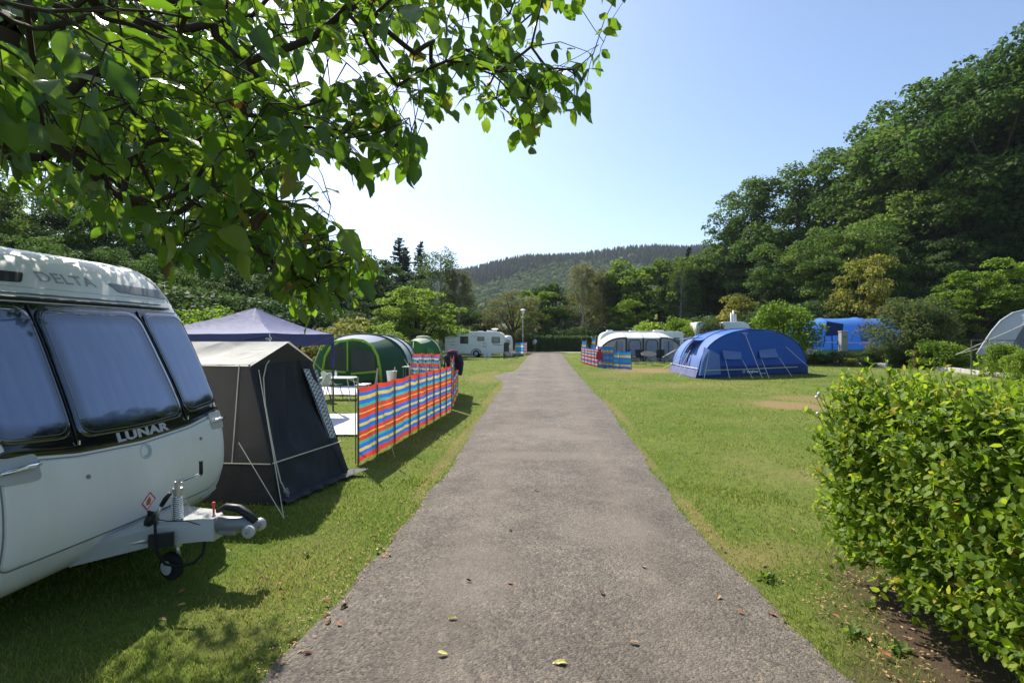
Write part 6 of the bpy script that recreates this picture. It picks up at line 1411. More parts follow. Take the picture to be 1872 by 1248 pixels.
# ---- caravan with an inflatable awning
ya = G(1170, 660).y; RC_ = far_caravan('caravan', 'white caravan behind the grey and white awning', P(1096, 630, ya + 2.6).x, P(1251, 630, ya + 2.6).x, ya + 2.7, ya + 4.9, P(1200, 605.5, ya + 2.7).z, [(.05, .12, 1.3, 1.8, 'car_window')], front='left', roofbits=((.27, .8, .12), (.58, .5, .08), (.86, .5, .12)), wheel=.5, decals=False)
AW = thing('awning', 'white inflatable caravan awning with dark arches and grey windows', 'awning', (P(1170, 640, ya).x, ya + 1.2, 0))
xs_ = [P(u, 630, ya).x for u in (1092, 1145, 1176, 1207, 1248)]; zev = P(1176, 617.5, ya).z; zr = P(1176, 607.5, ya + 2.6).z
def aw_z(x):                       # front eave height: the two ends curve down to the ground
    if x < xs_[1]: t = (xs_[1] - x) / (xs_[1] - xs_[0]); return zev * max(0.0, 1 - t ** 2.6) ** 0.5
    if x > xs_[3]: t = (x - xs_[3]) / (xs_[4] - xs_[3]); return zev * (max(0.0, 1 - (0.93 * t) ** 3.2)) ** 0.6
    return zev
for k in range(4):
    rows = []
    for i in range(13):
        x = xs_[k] + (xs_[k + 1] - xs_[k]) * i / 12; ze_ = aw_z(x); zb_ = ze_ * (zr / zev); rows.append([Vector((x + (0.25 * (1 - j / 6) if k == 0 else 0) * 0, ya + 2.65 * j / 6, ze_ + (zb_ - ze_) * math.sin(j / 6 * math.pi / 2) ** .8 - .03 * math.sin(math.pi * i / 12))) for j in range(7)])
    MB().grid(rows).build('roof_panel', 'awning_white', AW, smooth=True)
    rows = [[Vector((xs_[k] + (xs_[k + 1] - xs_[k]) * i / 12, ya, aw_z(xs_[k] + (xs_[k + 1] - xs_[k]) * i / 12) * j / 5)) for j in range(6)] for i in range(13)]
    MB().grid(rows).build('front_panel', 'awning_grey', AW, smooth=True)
    x0_, x1_ = xs_[k] + (1.0 if k == 0 else .25), xs_[k + 1] - (.7 if k == 3 else .25)
    w = MB().grid(panel((x0_, ya - .03, .55), (x1_, ya - .03, .55), (x1_, ya - .03, zev - .22), (x0_ + (.45 if k == 0 else 0), ya - .03, zev - .22), nu=5, nv=5)).build('window', 'awning_window', AW, smooth=True)
    if k in (1, 2): MB().tube([(x0_ - .06, ya - .04, .05), (x0_ - .06, ya - .04, zev - .35), (x0_ + .08, ya - .04, zev - .15), (x1_ - .08, ya - .04, zev - .15), (x1_ + .06, ya - .04, zev - .35), (x1_ + .06, ya - .04, .05)], .035, 6).build('door_seam', 'awning_band', AW, smooth=True)
    else: MB().box(((x0_ + x1_) / 2, ya - .05, (zev + .3) / 2), (.05, .02, zev - .78)).build('window_bar', 'awning_band', w)
for x in xs_[1:4]: MB().box((x, ya - .035, zev / 2), (.14, .06, zev), bev=.02).build('arch_pole', 'awning_band', AW); MB().tube([Vector((x, ya + 2.65 * j / 6, zev + (zr - zev) * math.sin(j / 6 * math.pi / 2) ** .8 + .02)) for j in range(7)], .025, 5).build('roof_seam', 'awning_grey', AW)
MB().tube([Vector((x, ya - .04, aw_z(x))) for x in np.linspace(xs_[0] + .01, xs_[1], 16)], .07, 6).build('end_arch', 'awning_band', AW, smooth=True)
MB().tube([Vector((x, ya - .04, aw_z(x) + .01)) for x in np.linspace(xs_[3], xs_[4] - .02, 12)], .05, 6).build('end_arch', 'awning_band', AW, smooth=True)

# ---- right-hand windbreaks
windbreak('red and white checked windbreak by the right edge of the track', [G(1063, 663), G(1069, 665), G(1075, 667), G(1081, 668.5), G(1087, 670), G(1093, 671.5)], 1.12, 'wb_plaid', 0.2, seed=21)
windbreak('blue and orange windbreak with a red jacket at its end', [G(1093.5, 671.5), G(1102, 672.5), G(1108, 673), G(1114, 673.5), G(1121, 674)], [1.28] * 5, 'wb_blue', 0.1, seed=22)
windbreak('pale blue beach windbreak nearest the blue tunnel tent', [G(1122, 674.3), G(1133, 675), G(1154, 676.5)], 1.05, 'wb_beach', 0.04, seed=23, sag=0.08)
windbreak('blue windbreak far behind the checked one', [P(1064, 640, 47), P(1072, 640, 46)], 1.5, 'wb_beach', 0.15, seed=24); windbreak('tall blue windbreak by the left end of the awning', [P(1082, 640, 45), P(1089, 640, 44.5)], 1.75, 'wb_blue', 0.15, seed=25)
q = P(1097, 641, G(1095, 672).y - .05); draped('red jacket hanging over the blue and orange windbreak', Vector((q.x, q.y, q.z)), .40, .62, 'jacket_red', 'jacket_red', d=Vector((0.9, -0.4, 0)))
# ---- camp furniture in front of the awning
simple('camp_green', (0.018, 0.026, 0.018), 0.8, vary=0.2, scale=5); simple('camp_black', (0.010, 0.010, 0.011), 0.6, vary=0.2)
def camp_chair(label, u, v, rz, group='camping chairs by the awning', name='camp_chair'):
    p = G(u, v); M = Matrix.Translation((p.x, p.y, 0)) @ Matrix.Rotation(rz, 4, 'Z'); o = thing(name, label, 'chair', (p.x, p.y, 0), group); A = lambda *q_: M @ Vector(q_)
    MB().sheet(panel(A(-.26, -.25, .44), A(.26, -.25, .44), A(.26, .22, .40), A(-.26, .22, .40), nu=6, nv=6, sag=.05), .012).build('seat', 'camp_green', o, smooth=True)
    MB().sheet(panel(A(-.26, .22, .42), A(.26, .22, .42), A(.26, .38, .98), A(-.26, .38, .98), nu=6, nv=6, sag=.05), .012).build('backrest', 'camp_green', o, smooth=True)
    for sx in (-1, 1):
        MB().tube([A(sx * .27, -.27, 0), A(sx * .27, .22, .44), A(sx * .27, .39, 1.0)], .012, 5).build('leg', 'camp_black', o); MB().tube([A(sx * .27, .27, 0), A(sx * .27, -.26, .45), A(sx * .27, -.26, .62)], .012, 5).build('leg', 'camp_black', o)
        MB().box(A(sx * .29, -.02, .63), (.05, .5, .03), rz=rz).build('armrest', 'camp_black', o)
    return o
camp_chair('dark folding chair left of the round camp table', 1171, 664, R(10)); camp_chair('dark folding chair right of the round camp table', 1207, 664, R(-15)); camp_chair('dark low folding chair nearest the beach windbreak', 1159, 665, R(60))
q = G(1186, 667); CT = thing('camp_table', 'black oval camp table standing on edge of the lawn by the awning', 'table', (q.x, q.y, 0))
MB().lathe([(.0, 0), (.50, 0), (.52, .02), (.50, .04), (.0, .04)], (q.x, q.y, .72), (0, -.35, 1), 22).build('table_top', 'camp_black', CT, smooth=True, angle=40)
for sx in (-1, 1):
    for sy in (-1, 1): MB().tube([(q.x + sx * .30, q.y + sy * .22, .70), (q.x - sx * .30, q.y + sy * .24, 0)], .014, 5).build('leg', 'camp_black', CT)
q = G(1222, 664); LO = thing('lounger', 'dark reclining camp lounger leaning beside the blue tent', 'chair', (q.x, q.y, 0))
MB().sheet(panel((q.x - .7, q.y - .3, .25), (q.x - .7, q.y + .3, .25), (q.x + .6, q.y + .3, 1.0), (q.x + .6, q.y - .3, 1.0), nu=6, nv=6, sag=.04), .02).build('sling', 'camp_black', LO, smooth=True)
for sy in (-1, 1): MB().tube([(q.x - .75, q.y + sy * .32, .22), (q.x + .65, q.y + sy * .32, 1.03)], .014, 5).build('rail', 'cast_grey', LO); MB().tube([(q.x - .5, q.y + sy * .32, 0), (q.x + .1, q.y + sy * .32, .68)], .014, 5).build('leg', 'camp_black', LO); MB().tube([(q.x + .4, q.y + sy * .32, 0), (q.x - .2, q.y + sy * .32, .52)], .014, 5).build('leg', 'camp_black', LO)

# ---- hidden caravans behind
yb = 46.0; far_caravan('caravan', 'white caravan mostly hidden behind the blue tent roof, poles above', P(1318, 620, yb).x, P(1374, 620, yb).x, yb, yb + 2.2, 2.65, [(.3, .6, 1.5, 2.0, 'car_window')], z0=.55, decals=False, wheel=.5)
far_caravan('caravan', 'white caravan half hidden by thin shrubs left of the poles', P(1272, 620, yb - 1).x, P(1300, 620, yb - 1).x, yb - 1, yb + 1.2, 2.62, [(.3, .6, 1.5, 2.0, 'car_window')], z0=.55, decals=False, wheel=.5)
for k, (u, v) in enumerate(((1337, 572), (1341, 567), (1345, 574))):
    q = P(u, v, yb + 3); tag(MB().tube([(q.x, q.y, 0), (q.x, q.y, q.z * .6), q], [.12, .10, .09], 8).build('tall_pole', 'white_plastic', smooth=True), ('left', 'tallest middle', 'right')[k] + ' of three pale poles above the hidden caravan', 'pole', 'pale poles above the hidden caravan')

# ---- terrace: second blue tent, grey tent, garden
zT = 0.95
yt = 38.5; l_ = P(1476, 640, yt); r_ = P(1690, 640, yt + 1.5); B2 = thing('tunnel_tent', 'bright blue tunnel tent on the terrace behind the tangled shrub', 'tent', ((l_.x + r_.x) / 2, yt + 1.5, zT))
ht2 = P(1560, 579, yt).z - zT
xsA = [P(u, 640, yt).x for u in (1478, 1524, 1590, 1655, 1700)]
# side-on tunnel: arches run away from the camera
st = [(Vector((x, yt + .2, zT)), Vector((x, yt + 3.6, zT)), ht2 * k) for x, k in zip(xsA, (.80, .98, 1.0, .98, .8))]
ar = tunnel(B2, st, [('tent_sky', 'tent_sky', 'tent_sky')] * 4, ['tent_blue_deep'] * 5, sleeve_r=.04)
end_panel(B2, 'end_panel', 'tent_sky', ar[0], .1, zT, 9, out=Vector((-1, 0, 0))); end_panel(B2, 'end_panel', 'tent_blue', ar[-1], .1, zT, 9, out=Vector((1, 0, 0)))
q = lambda u, v, o_=.12: P(u, v, yt - o_)
MB().sheet(panel(q(1510, 614), q(1540, 612), q(1542, 592), q(1512, 587), nu=6, nv=6, sag=.1), .01).build('door_flap', 'tent_blue_navy', B2, smooth=True)
MB().grid(panel(q(1575, 625), q(1588, 624), q(1588, 596), q(1568, 594), nu=4, nv=4)).build('window_panel', 'tent_blue_deep', B2)
for a, b in (((1512, 588), (1505, 634)), ((1570, 592), (1556, 622)), ((1541, 592), (1530, 630))): MB().tube([q(*a, .14), q(*b, .3)], .03, 5).build('door_pole', 'tent_blue_navy', B2)
MB().tube([q(1482, 625), q(1600, 627)], .03, 5).build('skirt_tape', 'print_white', B2)
yg = 28.5; l_ = P(1786, 642, yg); GTT = thing('tunnel_tent', 'grey and silver tent at the right edge of the picture', 'tent', (l_.x + 2, yg + 1.5, zT)); hg = P(1860, 560, yg).z - zT
b0 = Vector((l_.x, yg, zT))
st = [(b0 + Vector((1.1, -.5, 0)), b0 + Vector((6.2, -.7, 0)), hg * .90), (b0, b0 + Vector((7.2, -.2, 0)), hg), (b0 + Vector((2.2, 1.9, 0)), b0 + Vector((9.0, 1.6, 0)), hg), (b0 + Vector((4.6, 3.8, 0)), b0 + Vector((10.5, 3.4, 0)), hg * .9)]
ar = tunnel(GTT, st, [('tent3_silver', 'tent3_silver', 'tent3_silver')] * 3, [None] + ['tent3_silver'] * 3, pw=[(-1, 0), (-.9, .25), (-.8, .48), (-.68, .70), (-.52, .86), (-.28, .95), (0, 1)], sleeve_r=.05); end_panel(GTT, 'front_panel', 'tent3_grey', ar[0], .05, zT, 9, seed=41, wr=.04); end_panel(GTT, 'back_panel', 'tent3_grey', ar[-1], .05, zT, 9, out=Vector((0, 1, 0)))
for t in (.35, .62): MB().tube([ar[0][int(24 * t)] + Vector((0, -.06, 0)), ar[0][0].lerp(ar[0][-1], t) + Vector((0, -.12, 0))], .03, 5).build('front_seam', 'tent3_silver', GTT)
for a in (3, 6): cord('guy_rope', 'cord_cream', GTT, ar[0][a], Vector((l_.x - 1.3, yg - .3, zT)), .014)
# kerb of timber sleepers
def sleeper_row(name, label, pts, n, zt=.16):
    o = thing(name, label, 'kerb', Vector(pts[0]).to_3d() if len(pts[0]) == 2 else pts[0])
    P_ = [Vector((p[0], p[1], 0)) for p in pts]; seg = []; tot = sum((b - a).length for a, b in zip(P_[:-1], P_[1:]))
    def at(s_):
        for a, b in zip(P_[:-1], P_[1:]):
            d = (b - a).length
            if s_ <= d: return a.lerp(b, s_ / d)
            s_ -= d
        return P_[-1]
    for i in range(n):
        a, b = at(tot * i / n), at(tot * (i + .985) / n); m_ = (a + b) / 2; zz = tz(m_.x, m_.y)
        MB().box((m_.x, m_.y, zz + zt / 2 - .03 + rnd.uniform(-.015, .015)), ((b - a).length, .16, zt + .06), rz=math.atan2((b - a).y, (b - a).x) + rnd.uniform(-.015, .015), bev=.015).build('sleeper', 'sleeper_wood', o)
    return o
sleeper_row('timber_kerb', 'bleached timber edging in front of the terrace tent', [tuple(G(u, v).xy) for u, v in ((1462, 662.5), (1520, 665.5), (1575, 669), (1622, 672.5))], 7, .30)
sleeper_row('timber_kerb', 'bleached timber edging along the ivy bank on the right', [tuple(G(u, v).xy) for u, v in ((1672, 673), (1740, 680), (1800, 686), (1875, 694))], 8, .22)
# standpipe, box, brown post, rail
def stand(name, label, cat, u, v0, v1, Y, w, mat, cap=None):
    a, b = P(u, v0, Y), P(u, v1, Y); o = thing(name, label, cat, (a.x, a.y, a.z)); MB().box((a.x, a.y, (a.z + b.z) / 2 - .15), (w, w, b.z - a.z + .3), bev=.02).build('post', mat, o)
    if cap: MB().box((a.x, a.y, b.z), (w * 1.15, w * 1.15, .08), bev=.02).build('cap', cap, o); MB().box((a.x, a.y - w / 2 - .02, b.z - .35), (w * .5, .06, .14), bev=.015).build('tap_plate', 'cast_grey', o)
    return o
stand('standpipe', 'concrete water standpipe in front of the terrace tent', 'standpipe', 1541, 634, 606, 35.5, .40, 'concrete', 'concrete')
stand('hookup_box', 'small white electric box left of the standpipe', 'box', 1480, 640, 632, 36.5, .36, 'lamp_white', 'lamp_white')
stand('wooden_post', 'brown wooden post at the gap in the timber edging', 'post', 1674, 673, 641, 31.0, .30, 'brown_post')
pr = [P(u, 622, 26.5) for u in (1776, 1805, 1858)]; RL = thing('handrail', 'thin metal handrail in front of the grey tent', 'rail', pr[0])
MB().tube(pr, .025, 6).build('top_rail', 'steel_rail', RL)
for p in pr: MB().tube([p, (p.x, p.y, tz(p.x, p.y) - .1)], .022, 6).build('rail_post', 'steel_rail', RL)
# planting on the bank
GB = 'garden shrubs on the ivy bank'
for k, (kind, u, v, Y, w, lab) in enumerate((('shrub_round', 1712, 617, 30.5, 1.25, 'rounded green shrub right of the brown post'), ('shrub_round', 1745, 628, 30.0, 1.1, 'lower green shrub beside the rounded one by the brown post'), ('shrub_round', 1832, 621, 25.5, .85, 'leafy climber bush on the handrail'), ('shrub_round', 1866, 634, 23.8, .9, 'green bush with white flowers at the right edge'),
    ('shrub_dark', 1500, 645, 36.2, 1.5, 'low spreading bush left of the standpipe'), ('shrub_dark', 1535, 640, 35.2, 1.3, 'low bush at the foot of the standpipe'), ('shrub_dark', 1575, 640, 34.2, 1.6, 'low bush right of the standpipe'), ('shrub_dark', 1612, 625, 33.2, 1.2, 'bramble at the end of the timber edging'), ('shrub_dark', 1470, 650, 38.0, 1.2, 'low bush behind the hook-up box'), ('shrub_gold', 1555, 655, 33.6, 1.4, 'low yellowish groundcover clump by the timber edging'))):
    T(kind, u, v, Y, 'garden_shrub', lab, 'shrub', w, group=GB, parts=S2)
n = 26000; yy = 19 + 14 * rng.random(n); xx = kerb_x(yy) + 0.15 + 4.6 * rng.random(n) ** 1.1; hh_ = 0.12 + .22 * rng.random(n) * (0.5 + 0.5 * np.sin(xx * 2.1) * np.sin(yy * 1.7))
cc = np.stack([xx, yy, terrain(xx, yy) + hh_], -1); tag(link('ivy_bank', leaf_cloud('ivy_bank', cc, rng.standard_normal((n, 3)) * .5 + np.array([-.3, -.3, 1]), .075 * (.6 + .8 * rng.random(n)), .5 + .2 * rng.standard_normal(n)), 'ash_leaf'), 'low leafy ground cover on the bank at the right', 'ground cover', kind='stuff')
# ================================================================== FOREGROUND WALNUT TREE
leafmat('walnut_leaf', [(0.0, (0.022, 0.050, 0.010)), (0.45, (0.040, 0.082, 0.014)), (0.8, (0.085, 0.125, 0.022)), (0.93, (0.16, 0.13, 0.03)), (1.0, (0.055, 0.026, 0.010))],
        [(0.0, (0.085, 0.20, 0.012)), (0.45, (0.21, 0.40, 0.018)), (0.8, (0.42, 0.56, 0.035)), (0.93, (0.50, 0.42, 0.06)), (1.0, (0.06, 0.025, 0.008))], trans=0.46, rough=0.36, spec=0.5, veins=True)
def leaf_shape(seed, curl, fold, w=0.46, n=5):
    """unit leaf along +x, upper side +z: verts, quads-as-tris, vein attribute"""
    g = random.Random(seed); V = []; A = []; F = []
    for i in range(n + 1):
        t = i / n; ww = w * 0.5 * (math.sin(math.pi * min(1, t ** 0.9)) ** 0.6) * (1 - 0.12 * t) if 0 < i < n else 0.004
        if i == n: ww = 0.002
        z0 = -curl * t * t + 0.02 * math.sin(t * 9 + seed); 
        for s_ in (-1, -.5, 0, .5, 1):
            e = 1 + 0.10 * g.uniform(-1, 1) * (abs(s_) == 1)
            V.append((t - curl * 0.15 * t * t, s_ * ww * e, z0 + fold * abs(s_) * ww * 1.2 - 0.10 * fold * s_ * s_ * ww + 0.012 * math.sin(t * 14 + s_ * 3 + seed) * abs(s_))); A.append(1.0 if s_ == 0 else (0.25 if abs(s_) == .5 else 0.0))
    for i in range(n):
        for k in range(4):
            a = i * 5 + k; F += [(a, a + 5, a + 6), (a, a + 6, a + 1)]
    return np.array(V), np.array(F), np.array(A)
SHAPES = [leaf_shape(1, 0.10, 0.35, .56), leaf_shape(2, 0.28, 0.55, .58), leaf_shape(3, -0.06, 0.20, 0.62), leaf_shape(4, 0.40, 0.15, 0.54)]
MASK = np.array([(-60, -60), (1088, -60), (1080, 28), (1012, 40), (1000, 70), (1020, 100), (1108, 110), (1102, 132), (1062, 145), (1082, 222), (1050, 222), (1025, 195), (1000, 190), (985, 280), (955, 285), (930, 245), (890, 250), (870, 185), (850, 225), (800, 215), (780, 150), (740, 165), (700, 118), (640, 112), (640, 145), (735, 190), (775, 250), (772, 325), (690, 345), (640, 330), (590, 300), (565, 310), (550, 390), (600, 415), (690, 480), (690, 520), (640, 560), (590, 600), (560, 600), (530, 570), (480, 540), (440, 500), (400, 490), (330, 520), (300, 515), (280, 445), (150, 430), (140, 400), (70, 365), (30, 330), (0, 400), (-60, 420)], float)
def in_poly(u, v, poly):
    ins = np.zeros(len(u), bool); n = len(poly)
    for i in range(n):
        x0, y0 = poly[i]; x1, y1 = poly[(i + 1) % n]
        c = ((y0 > v) != (y1 > v)) & (u < (x1 - x0) * (v - y0) / (y1 - y0 + 1e-12) + x0); ins ^= c
    return ins
g = np.random.default_rng(77)
FORK = np.array([-2.75, 0.35, 2.5])
def ok_nodes(p, drop=0.12, strict=True):
    q = p.copy(); q[:, 2] -= drop; u, v, d = project(q)
    frame = (d > 0.2) & (u > -40) & (u < 1910) & (v > -40) & (v < 1290)
    inside = in_poly(u, v, MASK); r = np.linalg.norm(p - np.array([0, 0, CAM_H]), axis=1)
    ok = np.where(frame, inside, True) & (r > 1.45)
    ok &= ~((d > .1) & (u > 1110) & (v > -500) & (v < 1300))
    ok &= ~((p[:, 0] < -2.85) & (p[:, 1] > 2.0) & (p[:, 1] < 5.6) & (p[:, 2] < 3.0)) & ~((u > 560) & frame & ((d > 3.2) | (d < 1.7))) & ~((v > 370) & frame & (d > 3.0)) & ~((u > 430) & (d > 3.9))
    return ok, frame & inside, d
cand = np.array([-1.9, 2.9, 3.9]) + (g.random((120000, 3)) - 0.5) * 2 * np.array([4.2, 4.6, 2.6])
cand = cand[(((cand - np.array([-1.9, 2.9, 3.9])) / np.array([4.2, 4.6, 2.6])) ** 2).sum(1) < 1]
ok, vis, d = ok_nodes(cand); cand, vis, d = cand[ok], vis[ok], d[ok]
u_, v_, _ = project(cand - np.array([0, 0, .12]))
wgt = np.where(vis, np.clip(1.9 / np.maximum(d, .8), .62, 1.3) ** 1.6 * np.where((v_ > 200) & (u_ > 420), 1.5, 1.0), 0.07)
pick = g.random(len(cand)) < wgt / wgt.max()
cand = cand[pick]; vis = vis[pick]
# thin to a minimum spacing, denser where seen
nodes = []; vs_ = []
for p, s_ in zip(cand, vis):
    md = 0.086 if s_ else 0.42
    if all((p[0] - q[0]) ** 2 + (p[1] - q[1]) ** 2 + (p[2] - q[2]) ** 2 > md * md for q in nodes): nodes.append(p); vs_.append(s_)
    if len(nodes) > 2300: break
# hand-placed tips along the drooping ends seen in the photograph
tips = [(700, -10, 2.5), (770, 30, 2.4), (830, 62, 2.35), (890, 100, 2.3), (940, 140, 2.25), (985, 150, 2.2), (1035, 140, 2.15), (1085, 112, 2.1), (1050, 150, 2.1), (940, 190, 2.25), (975, 195, 2.2), (900, 150, 2.3), (860, 130, 2.4), (810, 140, 2.4), (1040, -20, 2.1), (1000, 0, 2.2),
        (590, 210, 2.3), (650, 215, 2.25), (700, 235, 2.2), (745, 240, 2.1), (735, 280, 2.1), (680, 270, 2.2), (640, 280, 2.25), (600, 250, 2.3), (530, 230, 2.4),
        (420, 400, 2.3), (470, 430, 2.2), (520, 425, 2.15), (560, 445, 2.1), (600, 440, 2.05), (640, 455, 2.0), (665, 480, 2.0), (620, 490, 2.0), (570, 490, 2.05), (520, 480, 2.0), (545, 520, 1.95), (580, 530, 1.95), (500, 500, 2.0), (460, 470, 2.1), (590, 400, 2.1), (620, 520, 1.9), (560, 540, 1.85), (530, 500, 1.8), (60, 250, 4.6), (110, 280, 4.6), (150, 310, 4.4), (200, 330, 4.3), (250, 350, 4.2), (300, 350, 4.0), (90, 320, 4.5), (130, 350, 4.4), (180, 370, 4.2), (230, 390, 4.0), (280, 390, 3.8), (330, 370, 3.8), (370, 350, 3.6), (140, 250, 4.8), (200, 270, 4.6), (260, 290, 4.4), (320, 300, 4.2), (380, 310, 4.0), (40, 300, 4.6), (240, 240, 4.6), (300, 240, 4.4), (360, 260, 4.2), (100, 230, 4.8), (360, 420, 2.5), (310, 440, 2.5), (300, 470, 2.4), (180, 390, 2.8), (340, 460, 2.4), (390, 440, 2.4)]
for k in range(230):
    tips.append((g.uniform(20, 430), g.uniform(150, 400), g.uniform(3.5, 5.2)))
for u, v, Y in tips:
    if Y > 3.3 and not in_poly(np.array([u]), np.array([v + 20.]), MASK)[0]: continue
    p = np.array(P(u, v - 14, Y)); nodes.append(p); vs_.append(True)
nodes = np.array(nodes); order = np.argsort(np.linalg.norm(nodes - FORK, axis=1)); nodes = nodes[order]; vs_ = np.array(vs_)[order]
pts = [FORK]; par = [-1]; plen = [0.0]
for p in nodes:
    A_ = np.array(pts); dd = np.linalg.norm(A_ - p, axis=1)
    mid = (A_ + p) / 2; um, vm, dm = project(mid); bad = (dm > .2) & (um > 0) & (um < 1872) & (vm > 0) & (vm < 1248) & ~in_poly(um, vm, MASK)
    rm = np.linalg.norm(mid - np.array([0, 0, CAM_H]), axis=1)
    cost = dd + 0.10 * np.array(plen) + 1.2 * bad + 2.0 * (rm < .8); k = int(np.argmin(cost)); pts.append(p); par.append(k); plen.append(plen[k] + dd[k])
pts = np.array(pts); n = len(pts); desc = np.ones(n)
for i in range(n - 1, 0, -1): desc[par[i]] += desc[i]
rad = np.clip(0.0017 * desc ** 0.46, 0.0018, 0.05)
WT = thing('walnut_tree', 'broadleaved tree whose leafy boughs overhang the top left foreground', 'tree', (-2.75, 0.3, 0))
MB().tube([(-2.78, 0.25, -.2), (-2.8, 0.25, .1), (-2.76, 0.3, 1.0), (-2.80, 0.30, 1.9), tuple(FORK + np.array([0, 0, .1]))], [.26, .20, .165, .15, .10], 12).build('trunk', 'bark', WT, smooth=True)
has = np.zeros(n, bool)
LV = []                            # (matrix 3x3 columns, origin, size, shape, tint)
rmb = MB()
def add_leaf(o, dirv, up, size, dark=0.0):
    x = dirv.normalized(); z = (up - x * up.dot(x)); z = z.normalized() if z.length > 1e-4 else x.orthogonal().normalized(); y = z.cross(x)
    t = min(.82, max(0, g.normal(.42, .18))); 
    if g.random() < .028: t = g.uniform(.86, 1.0)
    LV.append((o.copy(), x, y, z, size, int(g.integers(0, 4)), t))
for i in range(1, n):
    n_before = len(LV)
    nl = 1 if not vs_[i - 1] else 2
    base = Vector(pts[i]); pd = (base - Vector(pts[par[i]])); pd = pd.normalized() if pd.length > 1e-5 else Vector((0, 0, 1))
    for c in range(nl):
        for tr_ in range(7):
            rd = Vector(tuple(g.standard_normal(3))); d = (pd * .7 + rd * .75 + Vector((0.05, 0, -.25))).normalized(); L = g.uniform(.12, .24); k = int(g.integers(1, 3)); sz = g.uniform(.058, .104)
            e = base + d * L + Vector((0, 0, -.06 * L)); td = (d * .7 + Vector((0, 0, g.uniform(-1.0, -.1)))).normalized(); tc = np.array([tuple(e + td * sz * .6)]); a1, a2_, a3 = project(tc)
            if not (a3[0] > .2 and 0 < a1[0] < 1872 and 0 < a2_[0] < 1248) or in_poly(a1, a2_, MASK)[0]: break
        else: continue
        m_ = base + d * L * .5 + Vector((0, 0, .02)); rmb.tube([base, m_, e], [.0024, .0018, .0013], 4, cap=False)
        up = Vector((g.normal(0, .45), g.normal(0, .45), 1)); sd = d.cross(up).normalized()
        add_leaf(e, td, up, sz * 1.12)
        for j in range(k):
            q = base.lerp(e, .40 + .45 * j / max(1, k))
            for s_ in (-1, 1):
                if g.random() < .93: add_leaf(q, sd * s_ + d * .45 + Vector((0, 0, g.uniform(-1.2, -.05))), up + sd * s_ * -.3 + Vector(tuple(.25 * g.standard_normal(3))), sz * g.uniform(.75, 1.05))
    has[i] = len(LV) > n_before
rmb.build('leaf_stalks', 'twig', WT, recalc=False)
need = has.copy()
for i in range(n - 1, 0, -1):
    if need[i]: need[par[i]] = True
mb = MB()
for i in range(1, n):
    if not need[i]: continue
    a, b = Vector(pts[par[i]]), Vector(pts[i]); L = (b - a).length; j = Vector(tuple(g.standard_normal(3))) * 0.05 * L; ra = min(rad[par[i]], rad[i] * 1.6)
    mb.tube([a, a.lerp(b, .35) + j + Vector((0, 0, .03 * L)), a.lerp(b, .7) + j * .6, b], [ra, (ra * .6 + rad[i] * .4), (ra * .25 + rad[i] * .75), rad[i]], 5, cap=False)
br_ = mb.build('branches', 'twig', WT, smooth=True, recalc=False)
cen = np.array([tuple(o + x * s_ * .5) for o, x, y, z, s_, k, t in LV]); uu, vv_, dd = project(cen)
# leaves hanging clear outside the photographed outline are dropped
out_ = (dd > .2) & (uu > 0) & (uu < 1872) & (vv_ > 0) & (vv_ < 1248) & ~in_poly(uu, vv_, MASK)
tipsd = np.array([tuple(o + x * s_) for o, x, y, z, s_, k, t in LV]); ut, vt, dt = project(tipsd)
keep = ~(out_ & (g.random(len(LV)) < .12)) & ~((np.linalg.norm(cen - np.array([0, 0, CAM_H]), axis=1) < 1.25))
show = np.where(keep & (dd > .3) & (uu > 0) & (uu < 1872) & (vv_ > 0) & (vv_ < 1248), np.array([l[4] for l in LV]) / dd, 0)
big_ = set(np.argsort(-show)[:300].tolist())
LMESH = {}
def leaf_mesh(k, tb):
    if (k, tb) not in LMESH:
        V, F, A = SHAPES[k]; me = np_mesh('leaf', V, F, tint=np.full(len(V), tb / 10), smooth=True, extra=A); me.materials.append(MATS['walnut_leaf']); LMESH[(k, tb)] = me
    return LMESH[(k, tb)]
VV = []; FF = []; TT_ = []; AA = []; b = 0; w0 = wloc(WT)
for i, (o, x, y, z, s_, k, t) in enumerate(LV):
    if not keep[i]: continue
    if i in big_:
        ob = bpy.data.objects.new('leaf', leaf_mesh(k, int(round(t * 10)))); COL.objects.link(ob); ob.parent = WT
        ob.matrix_local = Matrix(((x.x * s_, y.x * s_, z.x * s_, o.x - w0.x), (x.y * s_, y.y * s_, z.y * s_, o.y - w0.y), (x.z * s_, y.z * s_, z.z * s_, o.z - w0.z), (0, 0, 0, 1)))
    else:
        V, F, A = SHAPES[k]; M3 = np.array([tuple(x), tuple(y), tuple(z)]) * s_; VV.append(V @ M3 + np.array(o) - np.array(w0)); FF.append(F + b); b += len(V); TT_.append(np.full(len(V), t)); AA.append(A)
me = np_mesh('foliage', np.concatenate(VV), np.concatenate(FF), tint=np.concatenate(TT_), smooth=True, extra=np.concatenate(AA))
tag(link('foliage', me, 'walnut_leaf', WT, w0), kind='stuff')
print('walnut nodes', n, 'leaves', int(keep.sum()))

